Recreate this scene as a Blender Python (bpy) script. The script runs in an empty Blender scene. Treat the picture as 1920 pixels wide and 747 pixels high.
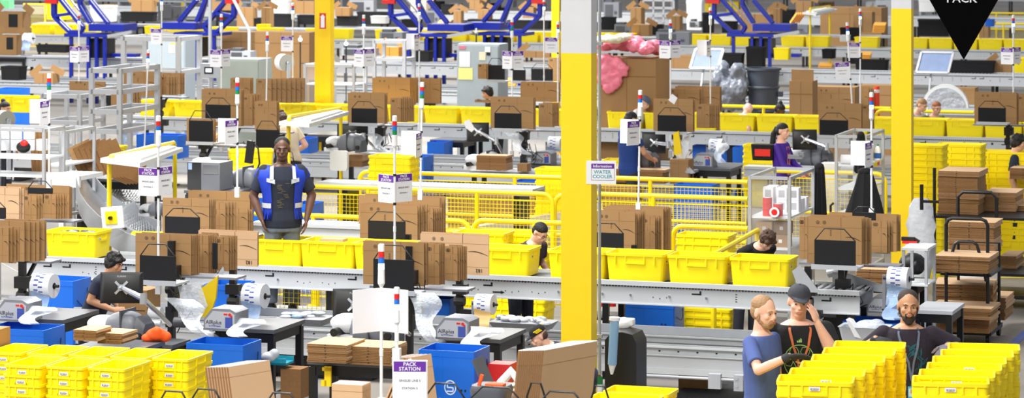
import bpy, math, random
from mathutils import Vector, Matrix
random.seed(7)
SC = bpy.context.scene
COL = SC.collection
# ------------------------------------------------------------------ camera
F = 5700.0          # focal length in pixels of the 1920 frame
HC = 4.9            # camera height
HOR = -200.0        # horizon row (above the frame: lens shift)
cam = bpy.data.cameras.new('camera'); camo = bpy.data.objects.new('camera', cam); COL.objects.link(camo)
cam.sensor_width = 36; cam.lens = F/1920*36
camo.location = (0, 0, HC); camo.rotation_euler = (math.pi/2, 0, 0)
cam.shift_y = (HOR-373.5)/1920
cam.clip_end = 400
cam.dof.use_dof = True; cam.dof.focus_distance = 27.5; cam.dof.aperture_fstop = 5.0
SC.camera = camo
# ------------------------------------------------------------------ light
w = bpy.data.worlds.new('hall_light'); SC.world = w; w.use_nodes = True
w.node_tree.nodes['Background'].inputs[0].default_value = (.93, .96, 1, 1)
w.node_tree.nodes['Background'].inputs[1].default_value = 0.52
for i in range(4):      # rows of high-bay lamps under the roof
    for j in range(2):
        l = bpy.data.lights.new('high_bay_lamp', 'AREA'); l.shape = 'RECTANGLE'; l.size = 9; l.size_y = 3.0
        l.energy = (3400, 3000, 5000, 5600)[i]; l.color = (1, .985, .95)
        lo = bpy.data.objects.new('high_bay_lamp', l); COL.objects.link(lo)
        lo.location = (-21+17*j, (13, 29, 54, 86)[i], 12.5)
        lo.rotation_euler = (0, 0, 0)
SC.view_settings.view_transform = 'Standard'; SC.view_settings.look = 'None'
SC.view_settings.gamma = 1; SC.view_settings.use_curve_mapping = False
SC.view_settings.exposure = 0.0
# ------------------------------------------------------------------ geometry of the place
TH = math.radians(18.5); CT, ST = math.cos(TH), math.sin(TH)
U = Vector((CT, -ST, 0)); V = Vector((ST, CT, 0)); RZ = -TH
def pt(px, py, s):                       # point seen at (px,py) where one metre is s pixels
    Y = F/s; return Vector(((px-960)*Y/F, Y, HC-(py-HOR)/s))
def zz(py, s): return HC-(py-HOR)/s
def fl(px, s): p = pt(px, 0, s); p.z = 0; return p
def along(p0, px):                       # slide p0 along U until it is seen in column px
    k = (px-960)/F; t = (k*p0.y-p0.x)/(CT+k*ST); return p0+U*t
def sc(p): return F/p.y
# ------------------------------------------------------------------ materials
MT = {}
def srgb(c):
    return tuple((x/255/12.92 if x/255 <= .04045 else ((x/255+.055)/1.055)**2.4) for x in c)
def mat(name, c=None, rough=.5, metal=0, var=.06, scale=6, bump=0, alpha=1, emit=0, spec=.5):
    if name in MT: return MT[name]
    m = bpy.data.materials.new(name); m.use_nodes = True; nt = m.node_tree; b = nt.nodes['Principled BSDF']
    lin = srgb(c)
    b.inputs['Roughness'].default_value = rough; b.inputs['Metallic'].default_value = metal
    b.inputs['Specular IOR Level'].default_value = spec
    b.inputs['Base Color'].default_value = (*lin, 1)
    if var or bump:
        tc = nt.nodes.new('ShaderNodeTexCoord'); n = nt.nodes.new('ShaderNodeTexNoise'); n.inputs['Scale'].default_value = scale
        n.inputs['Detail'].default_value = 4
        nt.links.new(tc.outputs['Object'], n.inputs['Vector'])
        if var:
            mx = nt.nodes.new('ShaderNodeMix'); mx.data_type = 'RGBA'
            mx.inputs[6].default_value = (*[x*(1-var) for x in lin], 1); mx.inputs[7].default_value = (*[min(1, x*(1+var)) for x in lin], 1)
            nt.links.new(n.outputs['Fac'], mx.inputs[0]); nt.links.new(mx.outputs[2], b.inputs['Base Color'])
        if bump:
            bp = nt.nodes.new('ShaderNodeBump'); bp.inputs['Strength'].default_value = bump; bp.inputs['Distance'].default_value = .02
            nt.links.new(n.outputs['Fac'], bp.inputs['Height']); nt.links.new(bp.outputs['Normal'], b.inputs['Normal'])
    if alpha < 1: b.inputs['Alpha'].default_value = alpha
    if emit:
        b.inputs['Emission Color'].default_value = (*lin, 1); b.inputs['Emission Strength'].default_value = emit
    MT[name] = m; return m
YEL = mat('yellow_plastic', (255, 229, 0), .42, var=.04, scale=3)
YEL2 = mat('yellow_plastic_worn', (250, 212, 2), .5, var=.08, scale=4)
YPNT = mat('yellow_paint', (252, 222, 0), .4, var=.03, scale=2)
YCOL = mat('yellow_column_paint', (248, 210, 0), .5, var=.03, scale=9, bump=.05)
CARD = mat('cardboard', (160, 123, 79), .85, var=.07, scale=5)
CARDE = mat('cardboard_edge', (134, 96, 56), .9, var=.2, scale=40)
CARDL = mat('light_cardboard', (202, 166, 128), .85, var=.05, scale=5)
INK = mat('brown_ink', (62, 44, 30), .8, var=0)
PAPER = mat('white_paper', (236, 236, 240), .6, var=.02)
LTXT = mat('grey_print', (90, 90, 100), .7, var=0)
PURP = mat('purple_print', (98, 34, 150), .6, var=0)
TEAL = mat('teal_print', (40, 150, 165), .6, var=0)
WHT = mat('white_plastic', (232, 234, 236), .4, var=.02)
WMET = mat('white_enamel', (222, 225, 228), .4, var=.03)
GALV = mat('galvanised_steel', (176, 180, 186), .42, .25, var=.1, scale=9)
CONV = mat('pale_grey_enamel', (200, 204, 208), .42, .05, var=.05, scale=4)
DGREY = mat('dark_grey_plastic', (78, 80, 86), .45, var=.08)
MGREY = mat('mid_grey_plastic', (125, 128, 136), .42, var=.06)
LGREY = mat('light_grey_plastic', (178, 182, 188), .42, var=.05)
BLK = mat('black_plastic', (20, 20, 22), .45, var=.1)
BLKM = mat('black_steel', (17, 18, 20), .4, .1, var=.1)
BFAB = mat('black_fabric', (18, 18, 22), .9, var=.2, scale=12)
BLUE = mat('blue_corrugated_plastic', (10, 104, 214), .42, var=.05, scale=3)
BSTL = mat('blue_steel_paint', (8, 34, 160), .38, var=.05)
ALU = mat('aluminium', (188, 190, 194), .35, .35, var=.05, scale=8)
CLR = mat('clear_sheet', (205, 210, 216), .12, var=.1, scale=2, alpha=.09)
FILM = mat('bubble_film', (225, 232, 242), .2, var=.15, scale=30, alpha=.5, bump=.8)
FILMB = mat('blue_film', (150, 178, 215), .2, var=.15, scale=30, alpha=.7, bump=.5)
RED = mat('red_plastic', (216, 36, 30), .4, var=.05)
ORG = mat('orange_cloth', (244, 88, 20), .7, var=.1)
GRN = mat('green_lens', (10, 130, 70), .3, var=0)
REDL = mat('red_lens', (215, 30, 30), .3, var=0)
BLUL = mat('blue_lens', (30, 110, 205), .3, var=0)
LIT = mat('lit_lens', (215, 255, 250), .3, var=0, emit=3.0)
ENV = mat('manila', (240, 178, 74), .7, var=.08)
BLUP = mat('blue_print', (60, 80, 160), .5, var=0)
SILV = mat('chrome', (200, 202, 206), .22, .8, var=.03)
PINK = mat('pink_bubble_wrap', (244, 128, 150), .35, var=.12, scale=14, bump=1)
CREAM = mat('cream_bubble_wrap', (238, 236, 205), .4, var=.08, scale=20, bump=1)
COPP = mat('copper', (170, 100, 60), .35, .7, var=.1)
# ------------------------------------------------------------------ mesh builder
class M:
    def __init__(s): s.v = []; s.f = []; s.m = []; s.cur = 0; s.X = None
    def add(s, vs, fs, m=None):
        n = len(s.v)
        for p in vs:
            p = Vector(p); s.v.append(s.X @ p if s.X else p)
        for f in fs: s.f.append([n+i for i in f]); s.m.append(s.cur if m is None else m)
        return s
    def box(s, x0, y0, z0, x1, y1, z1, m=None):
        return s.add([(x0,y0,z0),(x1,y0,z0),(x1,y1,z0),(x0,y1,z0),(x0,y0,z1),(x1,y0,z1),(x1,y1,z1),(x0,y1,z1)],
            [(0,3,2,1),(4,5,6,7),(0,1,5,4),(1,2,6,5),(2,3,7,6),(3,0,4,7)], m)
    def cbox(s, c, d, m=None):
        return s.box(c[0]-d[0]/2, c[1]-d[1]/2, c[2]-d[2]/2, c[0]+d[0]/2, c[1]+d[1]/2, c[2]+d[2]/2, m)
    def loft(s, rings, m=None, a=True, b=True):
        n = len(rings[0]); vs = [p for r in rings for p in r]; fs = []
        for k in range(len(rings)-1):
            for i in range(n):
                j = (i+1) % n; fs.append((k*n+i, k*n+j, (k+1)*n+j, (k+1)*n+i))
        if a: fs.append(tuple(range(n-1, -1, -1)))
        if b: fs.append(tuple((len(rings)-1)*n+i for i in range(n)))
        return s.add(vs, fs, m)
    def cyl(s, p, q, r, n=10, m=None, r2=None, a=True, b=True):
        p = Vector(p); q = Vector(q); d = (q-p).normalized(); r2 = r if r2 is None else r2
        h = Vector((0,0,1)) if abs(d.z) < .9 else Vector((1,0,0)); x = d.cross(h).normalized(); y = d.cross(x)
        R = lambda c, rr: [c+(x*math.cos(2*math.pi*i/n)+y*math.sin(2*math.pi*i/n))*rr for i in range(n)]
        return s.loft([R(q, r2), R(p, r)], m, a, b)
    def bar(s, p, q, w, h=None, m=None):
        p = Vector(p); q = Vector(q); d = (q-p).normalized(); h = h or w
        up = Vector((0,1,0)) if abs(d.y) < .9 else Vector((0,0,1)); x = d.cross(up).normalized(); y = d.cross(x)
        R = lambda c: [c+x*w/2+y*h/2, c-x*w/2+y*h/2, c-x*w/2-y*h/2, c+x*w/2-y*h/2]
        return s.loft([R(q), R(p)], m)
    def tube(s, pts, r, n=8, m=None, closed=False):
        P = [Vector(p) for p in pts]; rs = r if isinstance(r, (list, tuple)) else [r]*len(P); rings = []; ref = None
        for i, p in enumerate(P):
            a = P[max(0, i-1)]; b = P[min(len(P)-1, i+1)]; d = (b-a).normalized()
            if ref is None: ref = d.cross(Vector((0,0,1)) if abs(d.z) < .9 else Vector((1,0,0))).normalized()
            x = (ref-d*ref.dot(d)).normalized(); ref = x; y = d.cross(x)
            rings.append([p+(x*math.cos(2*math.pi*k/n)+y*math.sin(2*math.pi*k/n))*rs[i] for k in range(n)])
        return s.loft(rings, m)
    def ell(s, c, r, m=None, n=14, k=9, R=None):
        vs = []; fs = []; c = Vector(c)
        for i in range(1, k):
            t = math.pi*i/k
            for j in range(n):
                a = 2*math.pi*j/n; q = Vector((r[0]*math.sin(t)*math.cos(a), r[1]*math.sin(t)*math.sin(a), r[2]*math.cos(t)))
                vs.append(c+(R @ q if R else q))
        tp = len(vs); vs.append(c+(R @ Vector((0,0,r[2])) if R else Vector((0,0,r[2])))); vs.append(c-(R @ Vector((0,0,r[2])) if R else Vector((0,0,r[2]))))
        for i in range(k-2):
            for j in range(n): fs.append((i*n+j, (i+1)*n+j, (i+1)*n+(j+1)%n, i*n+(j+1)%n))
        for j in range(n): fs.append((tp, j, (j+1)%n)); fs.append((tp+1, (k-2)*n+(j+1)%n, (k-2)*n+j))
        return s.add(vs, fs, m)
    def prism(s, poly, y0, y1, m=None):          # polygon in x,z extruded along y
        return s.loft([[(x, y1, z) for x, z in poly], [(x, y0, z) for x, z in poly]][::-1], m)
    def rrect(s, w, d, r, z, cx=0, cy=0, n=3):
        out = []
        for sx, sy, a0 in ((1,1,0),(-1,1,90),(-1,-1,180),(1,-1,270)):
            for k in range(n+1):
                a = math.radians(a0+90*k/n); out.append((cx+sx*(w/2-r)+r*math.cos(a), cy+sy*(d/2-r)+r*math.sin(a), z))
        return out
    def quad(s, a, b, c, d, m=None): return s.add([a, b, c, d], [(0,1,2,3)], m)
    def mesh(s, name, mats, smooth=True):
        me = bpy.data.meshes.new(name); me.from_pydata([tuple(p) for p in s.v], [], s.f)
        for m in (mats if isinstance(mats, (list, tuple)) else [mats]): me.materials.append(m)
        me.polygons.foreach_set('material_index', s.m)
        if smooth:
            me.polygons.foreach_set('use_smooth', [True]*len(s.f)); me.update(); me.set_sharp_from_angle(angle=math.radians(38))
        me.update(); return me
def link(o): COL.objects.link(o); return o
def obj(name, b, mats, parent=None, loc=None, rz=None, rot=None):
    me = b.mesh(name, mats) if isinstance(b, M) else b
    o = link(bpy.data.objects.new(name, me)); o.parent = parent
    if loc is not None: o.location = loc
    if rz is not None: o.rotation_euler = (0, 0, rz)
    if rot is not None: o.rotation_euler = rot
    return o
def tag(o, label, cat, group=None, kind=None):
    o['label'] = label; o['category'] = cat
    if len(label.split()) > 16: print('LONG', len(label.split()), label)
    if group: o['group'] = group
    if kind: o['kind'] = kind
    return o
def thing(name, label, cat, loc=(0,0,0), rz=RZ, group=None):
    o = link(bpy.data.objects.new(name, None)); o.location = loc; o.rotation_euler = (0, 0, rz); o.empty_display_size = .1
    return tag(o, label, cat, group)
def solo(name, b, mats, label, cat, loc=(0,0,0), rz=RZ, group=None, rot=None, kind=None):
    return tag(obj(name, b, mats, None, loc, rz, rot), label, cat, group, kind)
def dup(o, parent=None):
    c = o.copy(); link(c); c.parent = parent
    for ch in list(o.children): dup(ch, c)
    return c
PROTO = {}
def inst(key, make, loc, rz, label, group=None, scale=None):
    """first call builds the thing, later calls copy it with its parts"""
    if key not in PROTO: o = PROTO[key] = make()
    else: o = dup(PROTO[key])
    o.location = loc; o.rotation_euler = (0, 0, rz); o['label'] = label
    if group: o['group'] = group
    elif 'group' in o: del o['group']
    if scale: o.scale = scale
    return o
TX = {}
def text(st, size, m, parent, loc, rot, name='lettering', extr=.0008):
    k = (st, size, m.name)
    if k not in TX:
        cu = bpy.data.curves.new('t', 'FONT'); cu.body = st; cu.size = size; cu.align_x = 'CENTER'; cu.align_y = 'CENTER'; cu.extrude = extr
        cu.resolution_u = 2; cu.space_line = .9; cu.offset = size*.012
        o = bpy.data.objects.new('t', cu); COL.objects.link(o)
        bpy.context.view_layer.update()
        me = bpy.data.meshes.new_from_object(o.evaluated_get(bpy.context.evaluated_depsgraph_get()))
        me.name = name; me.materials.clear(); me.materials.append(m); bpy.data.objects.remove(o); TX[k] = me
    return obj(name, TX[k], None, parent, loc, rot=rot)
FR = (math.pi/2, 0, 0)     # rotation that stands lettering up facing -y
ORD = ['first','second','third','fourth','fifth','sixth','seventh','eighth','ninth','tenth','eleventh','twelfth','thirteenth','fourteenth','fifteenth','sixteenth','seventeenth','eighteenth','nineteenth','twentieth']+['%d-th' % k for k in range(21, 60)]
def topord(k): return 'topmost' if k == 0 else ORD[k]+' from the top'
# ================================================================== SETTING
fm = bpy.data.materials.new('polished_concrete'); fm.use_nodes = True
nt = fm.node_tree; b = nt.nodes['Principled BSDF']; tc = nt.nodes.new('ShaderNodeTexCoord')
n1 = nt.nodes.new('ShaderNodeTexNoise'); n1.inputs['Scale'].default_value = .45; n1.inputs['Detail'].default_value = 7
n2 = nt.nodes.new('ShaderNodeTexNoise'); n2.inputs['Scale'].default_value = 9
cr = nt.nodes.new('ShaderNodeValToRGB'); cr.color_ramp.elements[0].position = .3; cr.color_ramp.elements[1].position = .72
cr.color_ramp.elements[0].color = (*srgb((112, 106, 100)), 1); cr.color_ramp.elements[1].color = (*srgb((150, 144, 138)), 1)
nt.links.new(tc.outputs['Object'], n1.inputs['Vector']); nt.links.new(tc.outputs['Object'], n2.inputs['Vector'])
nt.links.new(n1.outputs['Fac'], cr.inputs['Fac']); nt.links.new(cr.outputs['Color'], b.inputs['Base Color'])
b.inputs['Roughness'].default_value = .5; b.inputs['Specular IOR Level'].default_value = .3
g = obj('floor', M().box(-70, 5, -.2, 70, 172, 0), fm); g['kind'] = 'structure'
g = obj('wall_back', M().box(-70, 172, -.2, 70, 172.4, 14), mat('wall_paint', (205, 208, 212), .8)); g['kind'] = 'structure'
# building columns: boxed H columns, yellow up to 3.45 m and white above
def column(name, px, wpx, s, top, label):
    o = fl(px, s); W = wpx/s/CT; D = W*.62; b = M(); b.box(0, 0, 0, W, D, 3.46, 0)
    c = obj(name, b, [YCOL], None, o, RZ); c['kind'] = 'structure'
    b = M(); b.box(0, 0, 3.46, W, D, top, 0); obj('upper_column', b, [mat('white_column_paint', (206, 208, 212), .6)], c)
    b = M(); b.box(-.03, -.03, 0, W+.03, D+.03, .02)
    for x in (-.01, W+.01):
        for y in (-.01, D+.01): b.cyl((x, y, .02), (x, y, .05), .012, 6)
    obj('base_plate', b, YCOL, c)
    return c
colm = column('trim_1', 1052, 56, 208, 9, 'main')
column('trim_2', 1671, 36, 150, 9, ''); column('trim_3', 590, 30, 108, 9, ''); column('trim_4', 1034, 14, 100, 9, '')
b = M(); b.box(-.03, -.004, 0, .06, 0, .3, 0)
c3 = thing('floor_sign', 'red and white arrow sign on the far yellow column', 'sign', pt(606, 54, 109)-V*.02)
obj('sign_plate', M().box(-.06, -.003, 0, .06, 0, .27), RED, c3)
obj('arrow', M().prism([(-.035, .02), (.035, .02), (.035, .2), (.05, .2), (0, .25), (-.05, .2), (-.035, .2)], -.006, -.0035), PAPER, c3)
# floor markings
def strip(p, q, wd, m, name):
    p = Vector((p.x, p.y, 0)); q = Vector((q.x, q.y, 0)); d = (q-p).normalized(); nn = Vector((-d.y, d.x, 0))*wd/2; up = Vector((0,0,.004))
    b = M(); b.quad(p-nn+up, q-nn+up, q+nn+up, p+nn+up)
    o = obj(name, b, m); o['kind'] = 'structure'; return o
BLT = mat('blue_floor_tape', (88, 112, 190), .5); WHF = mat('white_floor_tape', (220, 220, 222), .5)
def fp(px, py): s = (py-HOR)/HC; return pt(px, py, s)
strip(fp(1899, 647), fp(1960, 590), .1, BLT, 'trim_5')
strip(fp(1884, 661), fp(1899, 647), .1, WHF, 'trim_6')
strip(fp(1700, 521), fp(1960, 522), .1, mat('yellow_floor_tape', (225, 196, 30), .5), 'trim_7')
o = obj('trim_8', M().box(0, 0, 0, 2.6, 1.1, .02), mat('rubber_mat', (44, 46, 52), .8, scale=60, bump=1), None, fp(1255, 747), RZ); o['kind'] = 'structure'
# ------------------------------------------------------------------ conveyors
def conv_panel(L, h, seed, arrow, dots=True):
    b = M(); r = random.Random(seed)
    b.box(0, -.02, -.045, L, .03, 0)               # top lip
    b.box(0, 0, -h, L, .012, -.04)                   # web
    b.box(0, -.012, -h, L, .01, -h+.012)             # bottom lip
    b.box(0, -.004, -.062, L, .0, -.056, 2)
    if dots:
        x = .05
        while x < L-.05:
            b.box(x, -.0215, -.058, x+.012, 0, -.048, 1); x += .032
        x = .2
        while x < L-.3:
            k = r.random()
            if k < .22:
                for j in range(4): b.box(x, -.0015, -.09-.024*j, x+.018, 0, -.098-.024*j, 1)
            elif k < .4: b.prism([(x, -.1), (x+.08, -.1), (x+.08, -.075), (x+.1, -.075), (x+.1, -.115), (x, -.115)][::-1], -.0015, 0, 1)
            elif k < .5: b.box(x, -.0015, -.115, x+.035, 0, -.08, 1)
            elif k < .75:
                for j in range(3): b.box(x+.07*j, -.0015, -.15-.012*(j % 2), x+.07*j+.01, 0, -.16-.012*(j % 2), 1)
            else: b.cyl((x, -.012, -.14), (x, 0, -.14), .012, 8, 3)
            x += r.uniform(.14, .3)
    for ax in arrow:
        b.prism([(ax, -.165), (ax+.09, -.165), (ax+.09, -.155), (ax+.13, -.172), (ax+.09, -.19), (ax+.09, -.18), (ax, -.18)][::-1], -.002, 0, 1)
    return b
def conveyor(name, label, p0, px0, px1, z, h, W, kind='belt', arrow=(), seed=1, legs=True, group=None, dots=True):
    a = along(p0, px0); e = along(p0, px1); L = (e-a).length
    t = thing(name, label, 'conveyor', (a.x, a.y, 0), RZ, group)
    obj('side_panel', conv_panel(L, h, seed, arrow, dots), [CONV, BLK, GALV, SILV], t, (0, 0, z))
    obj('side_panel', M().box(0, 0, -h, L, .03, .0), CONV, t, (0, W, z))
    if kind == 'belt':
        obj('belt', M().box(0, .03, -.06, L, W, -.03), mat('grey_belt', (120, 124, 130), .6), t, (0, 0, z))
    else:
        b = M(); x = .04
        while x < L: b.cyl((x, .03, -.035), (x, W, -.035), .025, 8); x += .075
        obj('rollers', b, GALV, t, (0, 0, z))
    if legs:
        x = .5
        while x < L:
            b = M()
            for y in (.03, W-.03): b.box(x-.03, y-.03, 0, x+.03, y+.03, z-h)
            b.box(x-.025, .03, .25, x+.025, W-.03, .3)
            b.box(x-.06, -.03, 0, x+.06, W+.03, .012)
            obj('leg', b, BLKM, t); x += 3.0
    return t
P1 = pt(1300, 532, 732/3.9); P1.z = 0
P2 = pt(980, 236, 436/3.9); P2.z = 0
P3 = pt(960, 122, 322/3.9); P3.z = 0
P4 = pt(960, 79, 279/3.9); P4.z = 0
P5 = pt(960, 22, 222/3.9); P5.z = 0
P6 = pt(960, -22, 178/3.9); P6.z = 0
P1L = pt(1300, 631, 831/4.28); P1L.z = 0
P2L = pt(980, 300, 500/4.28); P2L.z = 0
P3L = pt(960, 164, 364/4.28); P3L.z = 0
conveyor('belt_conveyor', 'long pale grey conveyor carrying totes behind the near pack stations', P1, 50, 1500, 1, .235, .62, 'belt', (5.3, 11.1, 8.4), 3)
conveyor('roller_conveyor', 'short roller conveyor end right of the capped man', P1-V*.05, 1503, 1612, 1.0, .235, .62, 'roller', (.8,), 4)
conveyor('belt_conveyor', 'long middle conveyor of yellow totes crossing the hall', P2, 225, 1925, 1, .23, .6, 'belt', (12.2,), 5)
conveyor('belt_conveyor', 'empty upper grey conveyor behind the middle pack stations', P3, -40, 1960, 1, .26, .6, 'roller', (), 6)
conveyor('belt_conveyor', 'far grey conveyor of totes under the blue lifting frames', P4, -40, 1960, 1, .24, .6, 'belt', (), 7)
conveyor('belt_conveyor', 'farthest but one grey conveyor near the top edge', P5, -60, 1980, 1, .3, .6, 'belt', (), 8, dots=False)
conveyor('belt_conveyor', 'farthest grey conveyor at the very top edge', P6, -60, 1980, 1, .3, .6, 'belt', (), 9, dots=False)
def low_conveyor(label, p0, px0, px1):
    a = along(p0, px0); e = along(p0, px1); L = (e-a).length; W = .55
    t = thing('take_away_conveyor', label, 'conveyor', (a.x, a.y, 0), RZ)
    obj('guide_rail', M().box(0, -.02, .55, L, .0, .62).box(0, -.05, .605, L, .0, .62), GALV, t)
    obj('guide_rail', M().box(0, W, .5, L, W+.02, .62), GALV, t)
    b = M(); b.box(0, 0, .3, L, .02, .53); b.box(0, -.05, .5, L, 0, .52); b.box(0, -.03, .42, L, 0, .435); b.box(0, -.01, .24, L, .02, .3)
    r = random.Random(3); x = .1
    while x < L: b.box(x, -.0015, .455, x+.02, 0, .47, 1); x += .19
    obj('side_panel', b, [CONV, BLK], t)
    obj('belt', M().box(0, .02, .46, L, W, .5), mat('dark_belt', (45, 47, 50), .7), t)
    x = .6
    while x < L:
        b = M(); b.box(x-.04, .02, 0, x+.04, W, .24); b.box(x-.08, -.02, 0, x+.08, W+.04, .015); obj('leg', b, BLKM, t); x += 2.6
    return t
low_conveyor('low grey conveyor running beneath the near tote line', P1L, -30, 1398)
low_conveyor('low grey conveyor in front of the middle tote line', P2L, -30, 1960)
low_conveyor('low grey conveyor left behind the aluminium frames', P3L, -30, 1960)
# ------------------------------------------------------------------ totes
def tote_mesh(w, d, h, t=.006, ribs=True):
    b = M(); wb, db = w*.91, d*.89; r = .03
    b.loft([b.rrect(wb, db, r, 0), b.rrect(w*.965, d*.955, r, h*.8), b.rrect(w*.965, d*.955, r, h*.88), b.rrect(w, d, r, h*.9), b.rrect(w, d, r, h),
            b.rrect(w-.03, d-.03, r*.8, h), b.rrect(w*.95-.01, d*.93-.01, r*.8, h*.86), b.rrect(wb-.015, db-.015, r*.8, .012)][::-1][::-1], None, True, True)
    for sx in (-1, 1):
        for k in (-1, 1):
            x = sx*w*.33; yy = k*d*.475
            b.box(x-.006, yy-.012, h*.62, x+.006, yy+.012, h*.9)
    for sx in (-1, 1):
        b.box(sx*w*.475-.012, -d*.16, h*.62, sx*w*.475+.012, d*.16, h*.7)
        for k in (-1, 1): b.box(sx*w*.475-.012, k*d*.16-.005, h*.62, sx*w*.475+.012, k*d*.16+.005, h*.9)
    for sy in (-1, 1):
        b.box(-w*.16, sy*d*.47-.012, h*.62, w*.16, sy*d*.47+.012, h*.7)
        for k in (-1, 1): b.box(k*w*.16-.005, sy*d*.47-.012, h*.62, k*w*.16+.005, sy*d*.47+.012, h*.9)
    return b
def label_mesh(w=.075, h=.028):
    b = M(); b.box(-w/2, -.002, -h/2, w/2, 0, h/2, 0); x = -w*.38; r = random.Random(2)
    while x < w*.38:
        ww = r.uniform(.001, .004); b.box(x, -.0026, -h*.32, x+ww, -.002, h*.2, 1); x += ww+.0028
    b.box(-w*.3, -.0026, -h*.42, w*.3, -.002, -h*.36, 1)
    return b
LBLM = label_mesh().mesh('barcode_label', [PAPER, INK]); LBLM2 = label_mesh(.03, .03).mesh('barcode_label', [PAPER, INK])
def mk_tote(kind):
    def f():
        t = thing('tote', 'x', 'tote')
        if kind == 'big':
            obj('shell', tote_mesh(.62, .41, .28), [YEL], t); obj('barcode_label', LBLM2, None, t, (.3, -.09, .2), math.radians(90-4))
        elif kind == 'small':
            obj('shell', tote_mesh(.335, .53, .2), [YEL], t); obj('barcode_label', LBLM, None, t, (0, -.262, .145))
        elif kind == 'stack':
            obj('shell', tote_mesh(.53, .33, .25), [YEL], t); obj('barcode_label', LBLM, None, t, (.0, -.165, .205)); obj('barcode_label', LBLM2, None, t, (.262, .07, .19), math.radians(88))
        return t
    return f
def mk_plain():
    return solo('tote', tote_mesh(.62, .41, .28), [YEL], 'x', 'tote')
def tote(kind, loc, rz, label, group=None, scale=None):
    return inst('tote_'+kind, mk_plain if kind == 'plain' else mk_tote(kind), loc, rz, label, group, scale)
# on the near conveyor
names = {145: 'yellow tote holding dark parcels beside the yellow lamp post, on near conveyor', 528: 'yellow tote on near conveyor, behind the film roll of the left station',
         627: 'yellow tote with a pale carton inside, on near conveyor', 728: 'yellow tote on near conveyor hidden behind the centre box rack',
         955: 'yellow tote on near conveyor in front of the man in glasses', 1096: 'yellow tote on near conveyor just right of the big column',
         1206: 'yellow tote on near conveyor, second right of the big column', 1322: 'yellow tote on near conveyor, third right of the big column',
         1440: 'yellow tote at the right end of the near conveyor row, below the bent head'}
for px, lb in names.items():
    p = along(P1, px-20)+V*.28; p.z = .985
    tote('big', p, RZ, lb, 'totes on the near conveyor')
    if px == 627:
        solo('small_carton', M().box(-.13, -.07, 0, .13, .07, .03), CARDL, 'pale flat carton poking out of a tote on the near conveyor', 'carton', p+Vector((0, 0, .262)))
    if px == 145:
        b = M(); r = random.Random(5)
        for k in range(16): b.ell((r.uniform(-.2, .2), r.uniform(-.1, .1), r.uniform(0, .02)), (.05, .04, .02), r.choice((0, 1)))
        solo('parcel_heap', b, [DGREY, LGREY], 'heap of dark and silver pouches filling the leftmost near tote', 'parcels', p+Vector((0, 0, .24)), kind='stuff')
# middle conveyor
k = 0; gaps = [(360, 470), (1045, 1120)]
px = 285
while px < 1960:
    p = along(P2, px)+V*.28; p.z = .985; s = sc(p)
    if not any(a < px < c for a, c in gaps):
        tote('plain', p, RZ, 'yellow tote on the middle conveyor row, %s from its left end' % ORD[k], 'totes on the middle conveyor'); k += 1
    px += .655*s*CT
# left end of the middle line and the far lines
k = 0
for px in (-5, 32):
    p = along(P2-V*0, px)+V*.28; p.z = 1.0; tote('plain', p, RZ, 'yellow tote at the far left of the middle row, behind %s' % ('the dark-haired head' if px < 0 else 'the small green lamp'), 'totes on the middle conveyor')
k = 0; px = 74
skip = [(170, 250), (262, 282), (345, 350), (425, 500), (522, 560), (672, 700), (905, 940), (1195, 1290), (1420, 1470), (1545, 1600), (1640, 1670)]
while px < 1960:
    p = along(P4, px)+V*.28; p.z = .985; s = sc(p)
    if not any(a < px < c for a, c in skip):
        tote('plain', p, RZ, 'yellow tote on the far conveyor row, %s from its left end' % ORD[k], 'totes on the far conveyor'); k += 1
    px += .66*s*CT
# stacks
REST = M()
def stack(loc, n, kind, pitch, rz, where, group, scale=None, show=99):
    """nested stack; the topmost ones are things, deeper ones out of the photo go to one mass"""
    r = random.Random(int(loc.x*100+loc.y*10))
    for k in range(n):
        if k < n-show:
            REST.X = Matrix.Translation((loc.x, loc.y, pitch*k)) @ Matrix.Rotation(rz, 4, 'Z'); q = tote_mesh(*((.335, .53, .2) if kind == 'small' else (.53, .33, .25)))
            REST.add(q.v, q.f, 0); REST.X = None; continue
        p = Vector((loc.x+r.uniform(-.006, .006), loc.y+r.uniform(-.006, .006), pitch*k))
        tote(kind, p, rz+r.uniform(-.012, .012), 'yellow tote %s in %s' % ('topmost' if k == n-1 else ORD[n-1-k]+' from top', where), group, scale)
# left foreground block: short side to the viewer
for row, lst in (('back', [(281, 672), (203, 669), (125, 666), (47, 663), (-31, 660)]), ('front', [(160, 690), (82, 687), (4, 684)])):
    for q, (x, y) in enumerate(lst):
        zt = 1.06; s = (y-HOR)/(HC-zt); c = pt(x, y, s)+U*.17+V*.27
        stack(c, 12, 'small', .078, RZ, '%s stack, %s row, left foreground' % (['rightmost','second from right','third from right','fourth from right','leftmost'][q], row), 'tote stacks at the left foreground', show=4 if row == 'front' else 3)
# right foreground blocks
RB = math.radians(-9)
def block(front, back, n, lay, nm):
    for k in range(n):
        f = k/(n-1); x = front[0]+(back[0]-front[0])*f; y = front[1]+(back[1]-front[1])*f
        zt = .08*(lay-1)+.25; s = (y-HOR)/(HC-zt); c = pt(x, y, s)+Vector((math.cos(RB), math.sin(RB), 0))*.265+Vector((-math.sin(RB), math.cos(RB), 0))*.165
        stack(c, lay, 'stack', .08, RB, '%s stack from front, %s' % (ORD[k], nm), 'tote stacks at the right foreground', show=4)
block((1456, 716), (1562, 651), 6, 17, 'block before the capped man')
block((1708, 718), (1776, 655), 6, 17, 'block at the right edge')
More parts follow.
